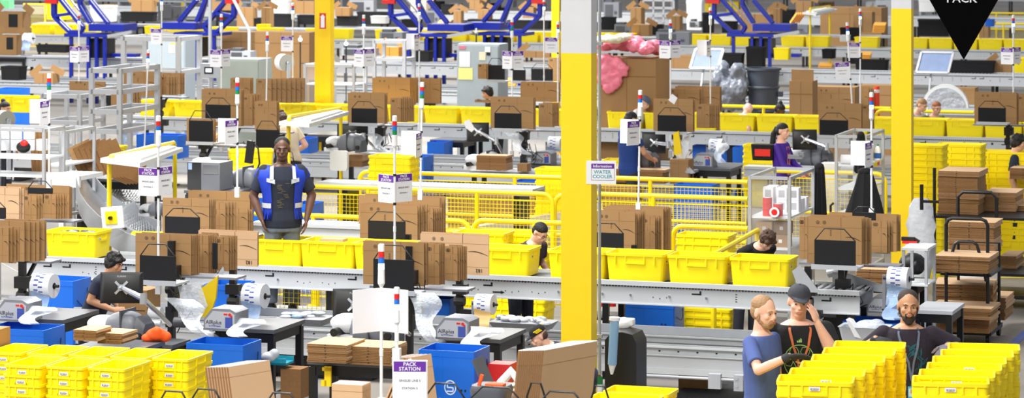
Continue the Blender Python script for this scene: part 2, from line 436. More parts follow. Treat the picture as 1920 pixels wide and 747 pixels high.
# low stacks at the bottom beside the water cooler
for q, (x, y, n) in enumerate([(1118, 728, 10), (1088, 742, 10)]):
    zt = .09*(n-1)+.28; s = (y-HOR)/(HC-zt); c = pt(x, y, s)+U*.3+V*.2
    stack(c, n, 'stack', .09, RZ, 'the %s stack below the water cooler' % ('rear', 'front')[q], 'totes under the water cooler', show=2)
# tall wall of stacked totes by the right column
for q, (x, s, n) in enumerate([(1678, 147, 18), (1752, 143, 17), (1838, 140, 15), (1920, 138, 15)]):
    c = fl(x, s)+U*.31+V*.2
    stack(c, n, 'plain', .083, RZ, 'the %s tall stack behind the black carts' % ('leftmost', 'second', 'third', 'rightmost')[q], 'tall tote stacks behind the carts')
for q, (x, y, s, n, w) in enumerate([(690, 292, 138, 12, 'the stack behind the upper railing, left of centre'), (1003, 316, 138, 10, 'the stack by the upper railing, left of the column'),
        (925, 470, 168, 7, 'the stack behind the near conveyor, left of the column'), (848, 436, 166, 10, 'the left stack behind the near conveyor rack'), (905, 437, 164, 10, 'the stack behind the man in glasses'),
        (1268, 440, 166, 10, 'the stack right of the column behind the near totes'), (1268, 578, 174, 5, 'the low stack seen under the near conveyor'), (1128, 300, 118, 9, 'the stack under the middle conveyor, at the blue shirt'),
        (1393, 272, 120, 8, 'the stack left of the purple jacket')]):
    n = max(2, round((zz(y, s)-.28)/.085)+1)
    stack(fl(x, s)+U*.3+V*.2, n, 'plain', (zz(y, s)-.28)/max(1, n-1) if zz(y, s) > .4 else .085, RZ, w, 'loose tote stacks on the floor')

solo('totes', REST, [YEL], 'deeper yellow totes nested below the tops of the foreground stacks', 'totes', (0, 0, 0), 0, kind='stuff')
# ================================================================== RAILINGS
def railing(px0, px1, y0, s0, label, mesh=True, post=1.5, z=1.07, ends=(1, 1), r=.03, mid=True):
    """guard rail whose top tube passes (px0,y0); rounded ends; wire mesh infill"""
    zt = zz(y0, s0); a = pt(px0, y0, s0); a.z = 0; e = along(a, px1); L = (e-a).length
    t = thing('guard_railing', label, 'railing', a)
    R = .12; pts = []
    if ends[0]: pts += [(0, 0, 0.05), (0, 0, zt-R)] + [(R-R*math.cos(k), 0, zt-R+R*math.sin(k)) for k in (.4, .8, 1.2)]
    pts += [(R if ends[0] else 0, 0, zt), (L-R if ends[1] else L, 0, zt)]
    if ends[1]: pts += [(L-R+R*math.sin(k), 0, zt-R+R*math.cos(k)) for k in (.4, .8, 1.2)] + [(L, 0, zt-R), (L, 0, .05)]
    obj('top_tube', M().tube(pts, r, 8), YPNT, t)
    x = .75
    while x < L-.2:
        b = M(); b.cyl((x, 0, 0.01), (x, 0, zt-.01), r*.92, 8); b.box(x-.07, -.05, 0, x+.07, .05, .012)
        obj('post', b, YPNT, t); x += post
    if mid: obj('mid_rail', M().cyl((.02, 0, zt*.5), (L-.02, 0, zt*.5), r*.8, 8), YPNT, t)
    if mesh:
        b = M(); x = .02
        while x < L: b.box(x-.0022, .02, .12, x+.0022, .025, zt-.09); x += .052
        z = .12
        while z < zt-.08: b.box(.02, .018, z-.0022, L-.02, .022, z+.0022); z += .052
        b.box(.0, .015, zt-.1, L, .027, zt-.085); b.box(.0, .015, .11, L, .027, .125)
        obj('wire_mesh', b, YPNT, t)
    return t
railing(674, 1056, 322, 136.5, 'upper yellow railing with mesh ending in a curve above the centre signs', ends=(1, 0))
railing(590, 1036, 350, 143, 'middle yellow railing with mesh, curving down left of the big column', ends=(0, 1))
railing(1040, 1075, 366, 146, 'short yellow railing peeping out at the left edge of the big column', ends=(1, 0))
railing(478, 590, 348, 146, 'yellow railing with mesh just behind the man in the blue vest', ends=(0, 0))
railing(478, 880, 401, 157, 'yellow railing in front of the man in the blue vest, above the grey beam', ends=(0, 1), mesh=True)
railing(888, 1056, 413, 160, 'yellow railing with rounded left end behind the man in glasses', ends=(1, 0))
railing(478, 690, 443, 168, 'low yellow railing directly behind the near row of totes', ends=(0, 1), mesh=False)
railing(1118, 1402, 333, 140, 'upper yellow mesh railing right of the big column', ends=(0, 0))
railing(1118, 1402, 364, 148, 'lower yellow mesh railing right of the big column', ends=(0, 0))
railing(1262, 1402, 424, 162, 'short yellow mesh railing above the near totes, left of the aluminium shelf', ends=(1, 0))
railing(1440, 1660, 320, 137, 'yellow mesh railing seen through the two aluminium shelves', ends=(0, 1))
railing(1145, 1200, 193, 108, 'far yellow railing left end behind the man in the grey cap', mesh=False, ends=(1, 0))
railing(1355, 1506, 199, 105, 'far yellow railing behind the red-bunned head', mesh=False, ends=(0, 1))
railing(1512, 1670, 200, 104, 'far yellow railing left of the right yellow column', mesh=False, ends=(1, 0))
railing(1642, 1826, 207, 106, 'far yellow railing behind the two men at the right column', mesh=False, ends=(1, 0))
railing(1825, 1960, 24, 58, 'faraway yellow railing right of the hanging black triangle', mesh=True, mid=True)
railing(1835, 1960, 44, 62, 'second faraway yellow railing right of the hanging black triangle', mesh=False)
railing(44, 150, 8, 60, 'faraway yellow fence with mesh at the top left corner', mesh=True, ends=(0,0))
# sloped hand rail right of the column
a = pt(1338, 478, 176); c = pt(1420, 432, 165)
b = M(); b.tube([(a.x, a.y, .02), (a.x, a.y, a.z-.08), a, c, (c.x, c.y, .02)], .03, 8)
solo('handrail', b, YPNT, 'sloping yellow handrail left of the brown-haired bent head', 'handrail', rz=0)
# grey beams / side walls of the take-away lines between the railings
def beam(px0, px1, y, s, h, dep, label, m=CONV):
    a = pt(px0, y, s); e = along(a, px1); L = (e-a).length; z = a.z; a = a.copy(); a.z = 0
    t = thing('beam_conveyor', label, 'conveyor', a)
    b = M(); b.box(0, 0, z-h, L, .03, z); b.box(0, -.03, z-.04, L, dep, z); b.box(0, -.02, z-h, L, 0, z-h+.02)
    obj('side_panel', b, m, t)
    obj('side_panel', M().box(0, dep-.02, z-h, L, dep, z), m, t)
    x = .4
    while x < L: obj('leg', M().box(x-.04, .04, 0, x+.04, dep-.04, z-h), BLKM, t); x += 2.4
beam(474, 690, 416, 163, .17, .4, 'grey steel beam line below the railing in front of the vested man')
beam(592, 1000, 342, 141, .09, .5, 'long grey beam line between the two central railings')
beam(1395, 1500, 312, 121, .16, .5, 'short grey beam line left of the purple jacket')
# beige incline enclosure behind the middle railing
t = solo('incline_cover', M().prism([(0, .25), (1.9, .62), (2.6, .62), (2.6, 0), (0, 0)], 0, .6), mat('beige_steel', (196, 188, 170), .5), 'beige sloping conveyor cover behind the railing left of the big column', 'cover', fl(800, 138))
# ================================================================== STACK LIGHT POLES WITH SIGNS
PANEL = {}
def sign_panel(parent, loc, ang, l1='SINGLES LINE 3', l2='STATION 2', kind='sign_panel', w=.22, h=.265, words=True, blank=False):
    if 'p' not in PANEL:
        PANEL['p'] = M().box(0, -.003, -h, w, .003, 0).mesh('sign_panel', [PAPER])
        PANEL['h'] = M().box(.004, -.0045, -h*.265, w-.004, -.003, -.004).mesh('sign_header', [PURP])
    o = obj('sign_panel', PANEL['p'], None, parent, loc, ang); o.scale = (w/.22, 1, h/.265)
    if blank: return o
    obj('sign_header', PANEL['h'], None, o)
    if words:
        text('PACK\nSTATION', .034, PAPER, o, (.11, -.0052, -.038), FR)
        text(l1, .021, LTXT, o, (.11, -.0035, -.13), FR); text(l2, .021, LTXT, o, (.11, -.0035, -.18), FR)
    return o
LT = {}
def tower(parent, z, lit, k=1):
    segs = {'wb': [WHT, REDL, BLUL, LIT], 'off': [WHT, REDL, BLUL, GRN], 'top': [WHT, REDL, LIT, BLUL]}[lit]
    key = lit
    if key not in LT:
        b = []; zc = 0; ms = []
        q = M(); q.cyl((0,0,.18), (0,0,.225), .023, 14); q.cyl((0,0,.225), (0,0,.232), .019, 14); ms.append(('cap', q, WHT))
        for i, m in enumerate(segs[1:]):
            z0 = .18-.043*(i+1); q = M(); q.cyl((0,0,z0), (0,0,z0+.039), .0225, 14); q.cyl((0,0,z0+.039), (0,0,z0+.043), .02, 14); ms.append(('lens', q, m))
        q = M(); q.cyl((0,0,-.05), (0,0,.051), .026, 14, r2=.024); q.cyl((0,0,-.075), (0,0,-.05), .012, 10, r2=.026); ms.append(('housing', q, WHT))
        LT[key] = [(n, q.mesh(n, m)) for n, q, m in ms]
    e = None
    for n, me in LT[key]:
        if n == 'housing': e = obj('light_tower', me, None, parent, (0, 0, z)); e.scale = (k, k, k)
    for n, me in LT[key]:
        if n != 'housing': obj(n, me, None, e)
def pole(px, yt, s, yb, label, sign=None, ys=None, lit='wb', l1='SINGLES LINE 3', l2='STATION 2', lean=0, words=True, k=1, ring=True, single=None):
    """lens tower top at (px,yt); pole down to row yb; sign=(left_dir,right_dir) in degrees, top at row ys"""
    zt = zz(yt, s)-.232*k; zb = max(0, zz(yb, s)); zb = min(zb, .99) if s < 150 else zb; p = fl(px, s)
    t = thing('stack_light_pole', label, 'signal light', (p.x, p.y, zt))
    t.rotation_euler = (0, math.radians(lean), RZ)
    b = M(); b.cyl((0, 0, zb-zt), (0, 0, -.04), .0115, 8); b.cyl((0, 0, (zb-zt)*.62), (0, 0, (zb-zt)*.62+.05), .015, 8)
    b.box(-.025, -.02, zb-zt-.06, .025, .02, zb-zt+.05)
    obj('pole', b, WHT, t); tower(t, 0, lit, k)
    if sign:
        zs = zz(ys, s)-zt
        if sign[0] is not None:
            d = math.radians(sign[0])+TH; sign_panel(t, (math.cos(d)*.224, math.sin(d)*.224, zs), d+math.pi, l1, l2, words=words)
        if sign[1] is not None:
            d = math.radians(sign[1])+TH; blank = sign[1] > 140
            sign_panel(t, (math.cos(d)*.003, math.sin(d)*.003, zs+.008), d, l1, l2, words=words, blank=False)
        if ring:
            b = M(); b.cyl((0, 0, zs-.01), (0, 0, zs+.012), .016, 8); b.cyl((0, 0, zs-.28), (0, 0, zs-.255), .016, 8); obj('clip', b, BLK, t)
    return t
pole(297, 217, 200, 540, 'signal pole over the left near rack, sign readable as line 3 station 3', (152, 62), 316, l2='STATION 3')
pole(740, 217, 200, 540, 'tall signal pole over the centre near rack with two purple signs', (135, 45), 329, lit='off', l2='STATION 1')
pole(715, 458, 262, 760, 'foreground signal pole with plain white sign backs, at bottom centre', None, None)
pole(744, 539, 284, 668, 'short foreground signal pole above the readable station 5 sign', None, None, k=.82)
# white backs of the V sign on pole 715
p = pt(715, 540, 262)
t = thing('folded_sign', 'white folded sign seen from behind on the foreground pole', 'sign', p)
for d, k in ((215, 1), (-35, 1)):
    a = math.radians(d)+TH; o = obj('sign_panel', M().box(0.01, -.003, -.31, .24, .003, 0), PAPER, t, (0, 0, 0), a)
# big readable sign
t = thing('station_sign', 'large white and purple sign reading pack station singles line 5 station 5', 'sign', pt(737, 677, 286))
o = sign_panel(t, (0, 0, 0), TH*.9, 'SINGLES LINE 5', 'STATION 5')
obj('frame', M().box(-.004, .003, -.275, .226, .006, .004).box(.1, .006, -1.8, .12, .02, .01), WHT, o)
# rear side poles of the near line
pole(92, 138, 170, 345, 'signal pole at the far left above the aluminium frame, white sign back', (252, 170), 188, lit='off')
pole(445, 146, 170, 360, 'signal pole left of the vested man with white and purple sign', (238, 166), 224, lit='off')
pole(791, 154, 170, 365, 'signal pole right of the centre pole with white sign back', (256, 172), 248, lit='off', lean=1)
pole(1200, 169, 172, 390, 'signal pole right of the big column above the bubble wrap bin', (230, 160), 226, lean=1)
pole(1634, 173, 174, 400, 'signal pole in front of the taller aluminium shelf', (245, 172), 266)
# middle line, front
pole(501, 60, 125, 290, 'signal pole without sign above the head of the vested man', None, None, lean=1)
pole(277, 93, 125, 290, 'leaning signal pole without sign behind the left lamp hood', None, None, lean=2.5)
pole(682, 28, 125, 262, 'signal pole with two purple signs above the middle rack left of centre', (132, 48), 93)
pole(960, 35, 125, 255, 'signal pole with two purple signs just left of the big column', (130, 40), 97, lit='off')
pole(1257, 37, 125, 240, 'signal pole with two purple signs just right of the big column', (135, 45), 77)
pole(1590, 42, 122, 270, 'leaning signal pole with a purple sign left of the right column', (175, None), 116, lean=-3.5)
pole(415, 26, 122, 225, 'signal pole with two purple signs above the blue machine, second from left', (145, 58), 94)
pole(148, 24, 112, 165, 'signal pole with two purple signs in front of the leftmost blue machine', (140, 50), 88)
# middle line, rear and far ones
pole(303, -12, 110, 130, 'partly cut signal pole with slanted purple sign, top left', (150, None), 54)
pole(549, 5, 108, 150, 'signal pole with one purple sign left of the far yellow column', (160, None), 68)
pole(786, 7, 112, 148, 'signal pole with white sign back beside the second blue machine', (250, 170), 64)
pole(1020, -2, 108, 150, 'signal pole at the left edge of the big white column', None, None)
pole(1046, 40, 112, 150, 'signal pole mostly hidden by the big column', (165, None), 70)
pole(1332, 14, 112, 158, 'signal pole with white sign back beside the third blue machine', (250, 172), 76)
pole(1613, 16, 108, 160, 'signal pole with purple sign behind the leaning one, left of the right column', (172, None), 80)
pole(1900, 28, 118, 175, 'signal pole with two purple signs at the right edge', (140, 50), 90)
for px, y, s, lb in ((174, 163, 118, 'green tipped beacon lamp behind the far left sign'), (563, 66, 95, 'small round beacon lamp left of the far yellow column'), (649, 74, 95, 'small round beacon lamp right of the far yellow column'), (893, 52, 92, 'small beacon on a black stem above the grey cabinet')):
    t = thing('beacon_lamp', lb, 'signal light', pt(px, y+14, s))
    b = M(); b.ell((0, 0, .06), (.04, .04, .04)); obj('lamp', b, LIT if px < 800 else LGREY, t)
    b = M(); b.cyl((0, 0, .1), (0, 0, .14), .02, 8); obj('cap', b, LGREY, t)
    b = M(); b.cyl((0, 0, -1.3), (0, 0, .03), .014, 6); b.cyl((0, 0, -.4), (.2, 0, -.42), .012, 6); obj('stem', b, BLK, t)
# ================================================================== FLATTENED BOXES
def sheet_mesh(w, h, r, marks=True, flip=False, m0=CARD, t=.011):
    """a folded-flat carton standing on edge: kraft faces, dark slot lines, arc print on the right panel"""
    b = M(); a = .0008
    b.box(0, 0, 0, w, t, h, 0)
    b.box(w-.0005, .002, .002, w+.0008, t-.002, h-.002, 1)
    b.box(.002, .002, h-.0005, w-.002, t-.002, h+.0008, 1)
    xf = w*.62; 
    b.box(xf-.001, -a, 0, xf+.001, 0, h, 1); b.box(0, -a, h*.78, w, 0, h*.785, 1); b.box(0, -a, h*.2, w, 0, h*.205, 1)
    b.box(xf-.003, -a, h*.8, xf+.003, 0, h, 1)
    if marks:
        n = 10; x0, x1 = w*.7, w*.99; zc = h*.52
        up = [(x0+(x1-x0)*i/n, zc+.035*math.sin(math.pi*min(1, i/n*.75+.25))-.01*(i/n)) for i in range(n+1)]
        lo = [(x, z-(.003+.007*math.sin(math.pi*i/n))) for i, (x, z) in enumerate(up)]
        for i in range(n): b.quad((lo[i][0], -a, lo[i][1]), (lo[i+1][0], -a, lo[i+1][1]), (up[i+1][0], -a, up[i+1][1]), (up[i][0], -a, up[i][1]), 2)
        for cx in (w*.2, w*.32):
            for k in range(10):
                a0, a1 = 2*math.pi*k/10, 2*math.pi*(k+1)/10; q = lambda rr, an: (cx+rr*math.cos(an), -a, h*.88+rr*math.sin(an))
                b.quad(q(.013, a0), q(.018, a0), q(.018, a1), q(.013, a1), 2)
            b.box(cx-.006, -a, h*.88-.006, cx+.006, 0, h*.88+.006, 2)
        for k in range(5): b.box(w*.42, -a, h*(.6+.03*k), w*.45, 0, h*(.6+.03*k)+.005, 2)
    return b
def bundle(x0, y0, x1, y1, s, n, dx, where, group, dyaw=0, m=None, marks=True, step=.03, words=None, jit=1, dzs=0, first=None):
    """n sheets on edge; front sheet spans the pixel box, each further one shows dx px to the right"""
    a = pt(x0, y1, s); w = (x1-x0)/(s*CT); h = (y1-y0)/s; r = random.Random(int(x0*7+y0))
    ms = (m or CARD); meshes = [sheet_mesh(w*k, h*q, r, marks).mesh('flat_box', [ms, CARDE, INK]) for k, q in ((1, 1), (1, .975), (.985, 1.01))]
    for i in range(n):
        d = dx/(s*CT)*i-step*i*ST/CT
        p = a+U*d+V*(step*i)+Vector((0, 0, (r.uniform(-.012, .012)*jit if i else 0)+dzs*i))
        o = solo('flat_box', meshes[0] if i == 0 else meshes[r.randrange(3)], None, (first if first and i == 0 else 'flat box %s in %s' % ('frontmost' if i == 0 else ORD[i]+' from front', where)), 'flat box', p, RZ+math.radians(dyaw)+r.uniform(-.02, .02)*(i > 0)*jit, group)
        if i == 0 and words: text(words, .05, INK, o, (w*.86, -.002, h*.12), (math.pi/2, math.pi if words != 'XX' else 0, 0), 'box_print')
def divider(x0, y0, x1, y1, s, label, group='black rack dividers', lip=True, arch=True):
    """black fabric pocket panel with a bent wire frame above"""
    a = pt(x0, y1, s); w = (x1-x0)/(s*CT); h = (y1-y0)/s
    t = thing('rack_divider', label, 'divider', a, RZ, group)
    obj('panel', M().box(0, 0, 0, w, .02, h), BFAB, t)
    if arch: obj('wire_frame', M().tube([(.005, .01, h*.3), (.005, .01, h), (w*.24, .01, h*1.46), (w*.72, .01, h*1.46), (w-.005, .01, h), (w-.005, .01, h*.3)], .006, 6), BLKM, t)
    if lip: obj('tray', M().box(-.02, -.05, -.035, w+.03, .25, -.015).box(-.02, -.055, -.035, w+.03, -.045, .01), LGREY, t)
    return t
def rack_post(px, yt, s, label, shelf=None, cables=True, r=.03, arm=True):
    p = fl(px, s); z = zz(yt, s)
    t = thing('rack_post', label, 'post', p, RZ, 'black posts carrying the box racks')
    b = M(); b.box(-r, -r, 0, r, r, z); b.box(-.25, -.25, 0, .25, .25, .02); obj('post', b, BLKM, t)
    if shelf:
        xa, xb, ys = shelf; zs = zz(ys, s); wa = (xa-px)/(s*CT); wb = (xb-px)/(s*CT)
        obj('shelf', M().box(wa, .02, zs-.02, wb, .26, zs), MGREY, t); obj('bracket', M().bar((0, 0, zs-.25), (0, .3, zs-.02), .03), BLKM, t)
    if arm:
        b = M(); b.cyl((-r-.02, 0, z*.72), (r+.02, 0, z*.72), .05, 8); b.box(-r-.015, -r-.015, z*.5, r+.015, r+.015, z*.62); b.box(.02, -.05, z*.6, .14, .05, z*.66); b.box(-.05, -.08, z*.78, .09, .02, z*.86); obj('clamp', b, BLK, t)
    if cables:
        rr = random.Random(int(px)); 
        for k in range(6):
            x0, z0 = rr.uniform(-.05, .2), z-.3-.1*rr.random(); x1, z1 = rr.uniform(-.1, .3), rr.uniform(.75, 1.0)
            obj('cable', M().tube([(x0, -.04, z0), (x0+.1*rr.random(), -.08, z0-.12), ((x0+x1)/2+.15*rr.random(), -.1, (z0+z1)/2), (x1+.05, -.07, z1+.06), (x1, -.02, z1)], .0055, 5), BLK, t)
    return t
# ---- equipment
def monitor(px, py, s, w, h, label, tilt=8, yaw=20, brand='PLANAR', arm=None, k=1):
    """seen from behind; centre of the back at (px,py)"""
    t = thing('monitor', label, 'monitor', pt(px, py, s), RZ+math.radians(yaw))
    t.rotation_euler = (math.radians(-tilt), 0, RZ+math.radians(yaw))
    w /= s; h /= s; b = M(); b.box(-w/2, 0, -h/2, w/2, .025, h/2); b.loft([[(-w*.4, -.02, -h*.38), (w*.4, -.02, -h*.38), (w*.4, -.02, h*.38), (-w*.4, -.02, h*.38)], [(-w*.49, .0, -h*.49), (w*.49, 0, -h*.49), (w*.49, 0, h*.49), (-w*.49, 0, h*.49)]])
    obj('shell', b, BLK, t); obj('screen', M().box(-w*.47, .025, -h*.45, w*.47, .027, h*.45), mat('dark_glass', (25, 28, 34), .15), t)
    if brand: text(brand, .022, LGREY, t, (0, -.021, h*.36), FR, 'brand_mark')
    b = M(); b.cyl((0, -.06, 0), (0, -.02, 0), .03, 12)
    for sx in (-1, 1):
        for sz in (-1, 1): b.bar((0, -.035, 0), (sx*.055, -.025, sz*.055), .022, .012)
    obj('mount', b, SILV, t)
    if arm:
        a = Vector(pt(*arm))-t.location; a = Matrix.Rotation(-(RZ+math.radians(yaw)), 3, 'Z') @ a
        mid = Vector((a.x*.55, -.16, a.z*.3)); b = M(); b.tube([(0, -.05, 0), (.03, -.1, -.01), mid], [.02, .024, .03], 8); b.cyl(mid+Vector((0,0,-.05)), mid+Vector((0,0,.05)), .035, 10); b.tube([mid, a], [.026, .02], 8)
        obj('arm', b, SILV, t)
    return t
def tape_machine(loc, label, k=1, flip=1):
    def mk():
        t = thing('tape_dispenser', 'x', 'tape dispenser')
        b = M(); b.loft([[(x, y*.5, z) for y, z in q] for x, q in [(-.06, [(-.2, 0), (.2, 0), (.2, .12), (.12, .2), (-.12, .2), (-.2, .12)]), (0, [(-.26, 0), (.26, 0), (.26, .2), (.18, .27), (-.18, .27), (-.26, .2)]),
            (.2, [(-.28, 0), (.28, 0), (.28, .22), (.18, .3), (-.18, .3), (-.28, .22)]), (.3, [(-.26, 0), (.26, 0), (.26, .16), (.18, .24), (-.18, .24), (-.26, .16)])]])
        o = obj('body', b, MGREY, t); m = o.modifiers.new('s', 'SUBSURF'); m.levels = m.render_levels = 2
        b = M(); b.loft([[(x, y*.5, z) for y, z in q] for x, q in [(.3, [(-.27, -.0), (.27, -.0), (.27, .18), (.2, .25), (-.2, .25), (-.27, .18)]), (.38, [(-.24, 0), (.24, 0), (.24, .12), (.16, .18), (-.16, .18), (-.24, .12)])]]); obj('end_cover', b, DGREY, t)
        b = M(); b.box(.145, -.142, .0, .16, .142, .302); obj('band', b, DGREY, t)
        b = M(); b.ell((-.1, 0, .15), (.16, .125, .085), n=16); b.box(-.24, -.12, .0, .0, .12, .06); obj('nose', b, WHT, t)
        b = M(); b.cyl((-.14, -.2, .09), (-.14, .0, .09), .035, 12); obj('knob', b, BLK, t); b = M(); b.cyl((.34, -.16, .08), (.34, -.12, .08), .03, 12); obj('knob', b, BLK, t)
        return t
    return inst('tape', mk, loc, RZ+math.radians(-4), label, 'gummed tape dispensers', (k*flip, k, k))
def air_machine(loc, label, k=1, words=True, rz=None):
    def mk():
        t = thing('air_pillow_machine', 'x', 'packing machine')
        b = M(); b.prism([(-.16, 0), (.16, 0), (.16, .17), (.1, .2), (-.08, .2), (-.16, .1)], -.14, .14); b.box(-.165, -.14, 0, .165, .14, .02)
        obj('housing', b, MGREY, t)
        b = M(); b.prism([(-.145, .02), (.145, .02), (.145, .15), (.1, .175), (-.07, .175), (-.145, .09)], -.143, -.14); pl = obj('front_plate', b, LGREY, t)
        text('AIRplus', .05, DGREY, pl, (-.06, -.1445, .075), FR); text('by STOROpack', .018, BLUP, pl, (-.05, -.1445, .043), FR)
        b = M(); b.box(.055, -.147, .03, .125, -.143, .125); obj('keypad', b, BLUP, t)
        b = M(); b.cyl((.1, -.15, .15), (.1, -.142, .15), .014, 10); b.box(.04, -.147, .145, .075, -.143, .16); b.cyl((.115, -.15, .135), (.115, -.142, .135), .01, 8); obj('button', b, RED, t)
        return t
    return inst('air', mk, loc, RZ if rz is None else rz, label, 'air pillow machines', (k, k, k))
def film_roll(loc, label, key='film', k=1, m=None, sheet=.17, sm=None):
    def mk():
        t = thing('film_roll', 'x', 'film roll')
        b = M(); R = .115
        b.cyl((-.1, 0, 0), (.1, 0, 0), R, 28); obj('roll', b, mat('white_film', (226, 230, 238), .25, var=.05, scale=12), t)
        b = M(); rr = random.Random(4)
        for a in range(0, 360, 24):
            for q in range(2):
                aa = math.radians(a+q*9); x = -.06+.05*q; P = lambda x, an: (x, R*1.004*math.cos(an), R*1.004*math.sin(an))
                b.quad(P(x, aa), P(x+.045, aa), P(x+.045, aa+.12), P(x, aa+.12))
        obj('print', b, BLUP, t)
        b = M(); b.cyl((.098, 0, 0), (.104, 0, 0), .03, 14); b.cyl((-.16, 0, 0), (.15, 0, 0), .014, 8); obj('core', b, BLK, t)
        b = M(); n = 5; vs = []
        for i in range(n+1): vs += [(-.1, -.112+.03*math.sin(i), -.04-(sheet+.04)*i/n), (.1, -.112+.03*math.sin(i+.4), -.04-(sheet+.04)*i/n)]
        b.add(vs, [(2*i, 2*i+1, 2*i+3, 2*i+2) for i in range(n)]); obj('hanging_film', b, sm or FILMB, t)
        b = M(); b.box(-.17, .0, -.36, -.14, .04, .03); b.box(-.17, -.05, -.37, .02, .12, -.355); obj('stand', b, MGREY, t)
        return t
    return inst(key, mk, loc, RZ-.05, label, 'rolls of printed packing film', (k, k, k))
def blue_bin(loc, label, k=(1, 1, 1), logo=True, key='bin', base=0):
    if base: loc = Vector((loc.x, loc.y, base)); k = (k[0], k[1], k[2]-base/.86)
    def mk():
        t = thing('corrugated_bin', 'x', 'bin'); w, d, h, q = .56, .42, .86, .006
        b = M(); b.loft([b.rrect(w, d, .012, 0), b.rrect(w, d, .012, h), b.rrect(w-.02, d-.02, .01, h), b.rrect(w-.02, d-.02, .01, .02)])
        b.box(-w/2-.002, -d/2-.003, h-.05, w/2+.002, -d/2, h-.046); b.box(-.04, -d/2-.001, 0, -.036, -d/2, h)
        obj('shell', b, [BLUE], t)
        if logo:
            b = M(); R = .06; cx, cz = .04, .57
            for k in range(24):
                a0, a1 = 2*math.pi*k/24, 2*math.pi*(k+1)/24; P = lambda r, a: (cx+r*math.cos(a), -d/2-.002, cz+r*math.sin(a))
                b.quad(P(R-.011, a0), P(R, a0), P(R, a1), P(R-.011, a1))
            for (x0, z0, x1, z1) in ((-.03, .024, .034, .036), (-.034, -.002, -.022, .03), (-.028, -.006, .028, .006), (.022, -.03, .034, .002), (-.034, -.036, .03, -.024)): b.box(cx+x0, -d/2-.003, cz+z0, cx+x1, -d/2-.001, cz+z1)
            obj('logo', b, mat('pale_print', (210, 225, 245), .5), t)
            text('STOROpack', .085, mat('pale_print'), t, (-.02, -d/2-.002, .45), FR, 'logo')
        b = M(); b.cyl((.15, -d/2-.004, .55), (.15, -d/2, .55), .01, 8); b.cyl((.19, -d/2-.004, .55), (.19, -d/2, .55), .01, 8); obj('eyelet', b, BLK, t)
        obj('cord', M().tube([(w/2+.003, -.12, .66), (w/2+.02, -.02, .58), (w/2+.02, .06, .62), (w/2+.003, .12, .76)], .004, 5), BLK, t)
        return t
    return inst(key, mk, loc, RZ, label, 'blue corrugated bins', k)
def table(loc, w, d, z, label, top=None, group='black work tables', t_=.035):
    t = thing('work_table', label, 'table', (loc.x, loc.y, 0), RZ, group)
    b = M(); b.box(0, 0, z-t_, w, d, z); obj('tabletop', b, [top or mat('dark_laminate', (84, 86, 92), .4)], t)
    obj('apron', M().box(.02, .02, z-t_-.09, w-.02, d-.02, z-t_), BLKM, t)
    for x in (.04, w-.04):
        for y in (.04, d-.04):
            b = M(); b.box(x-.03, y-.03, 0, x+.03, y+.03, z-t_-.02); obj('leg', b, BLKM, t)
    obj('lower_shelf', M().box(.05, .05, .25, w-.05, d-.05, .28), BLKM, t)
    return t
def pile(x0, y0, x1, s, n, dep, where, group='piles of flattened boxes', t=.019, fold=True, skew=0, m=None, key=None):
    """n folded boxes lying flat; top near edge from (x0,y0) to x1"""
    w = (x1-x0)/(s*CT); zt = zz(y0, s); a = pt(x0, y0, s); r = random.Random(int(x0+y0)); ms = []
    for q in range(3):
        b = M(); ww = w*(1-.02*q); nl = max(1, round(t/.012)); tl = t/nl
        for j in range(nl):
            e0, e1, e2 = (r.uniform(-.004, .004) for _ in range(3)); b.box(e0, e1, tl*j, ww+e2, dep+e1, tl*(j+.8), 0); b.box(e0+.002, e1-.0008, tl*j+.001, ww+e2, e1, tl*(j+.72), 1)
            if j % 2: b.box(ww*.44, e1-.0016, tl*j, ww*.47, e1, tl*(j+.8), 2)
        ms.append(b.mesh('flat_box', [m or CARDL if q == 0 else CARD, CARDE, INK]))
    for i in range(n):
        z = zt-t*(i+1)
        solo('flat_box', ms[0 if i == 0 else r.randrange(3)], None, 'flat box %s in %s' % (topord(i), where), 'flat box', (a.x+r.uniform(-.006, .006), a.y+r.uniform(-.006, .006), z), RZ+r.uniform(-.012, .012)+math.radians(skew), group)
    return zt-t*n
def film_drape(x0, y0, x1, y1, s, label, m=None, lean=.2, wid=.16):
    a = pt(x0, y0, s); e = pt(x1, y1, s*1.01); b = M(); n = 12; vs = []
    d = e-a
    for i in range(n+1):
        k = i/n; c = d*k+Vector((math.sin(k*7)*.03, -.03*math.sin(k*9), 0)); ww = wid*(1-.45*k+.15*math.sin(k*8))
        for j in range(4): vs.append(c+U*(ww*(j/3-.5))+V*(.03*math.sin(j*2+k*8)))
    for i in range(n):
        for j in range(3): q = i*4+j; b.add([], []); b.f.append([q, q+1, q+5, q+4]); b.m.append(0)
    b.v = vs
    return solo('air_pillow_strip', b, m or FILM, label, 'film', a, 0)
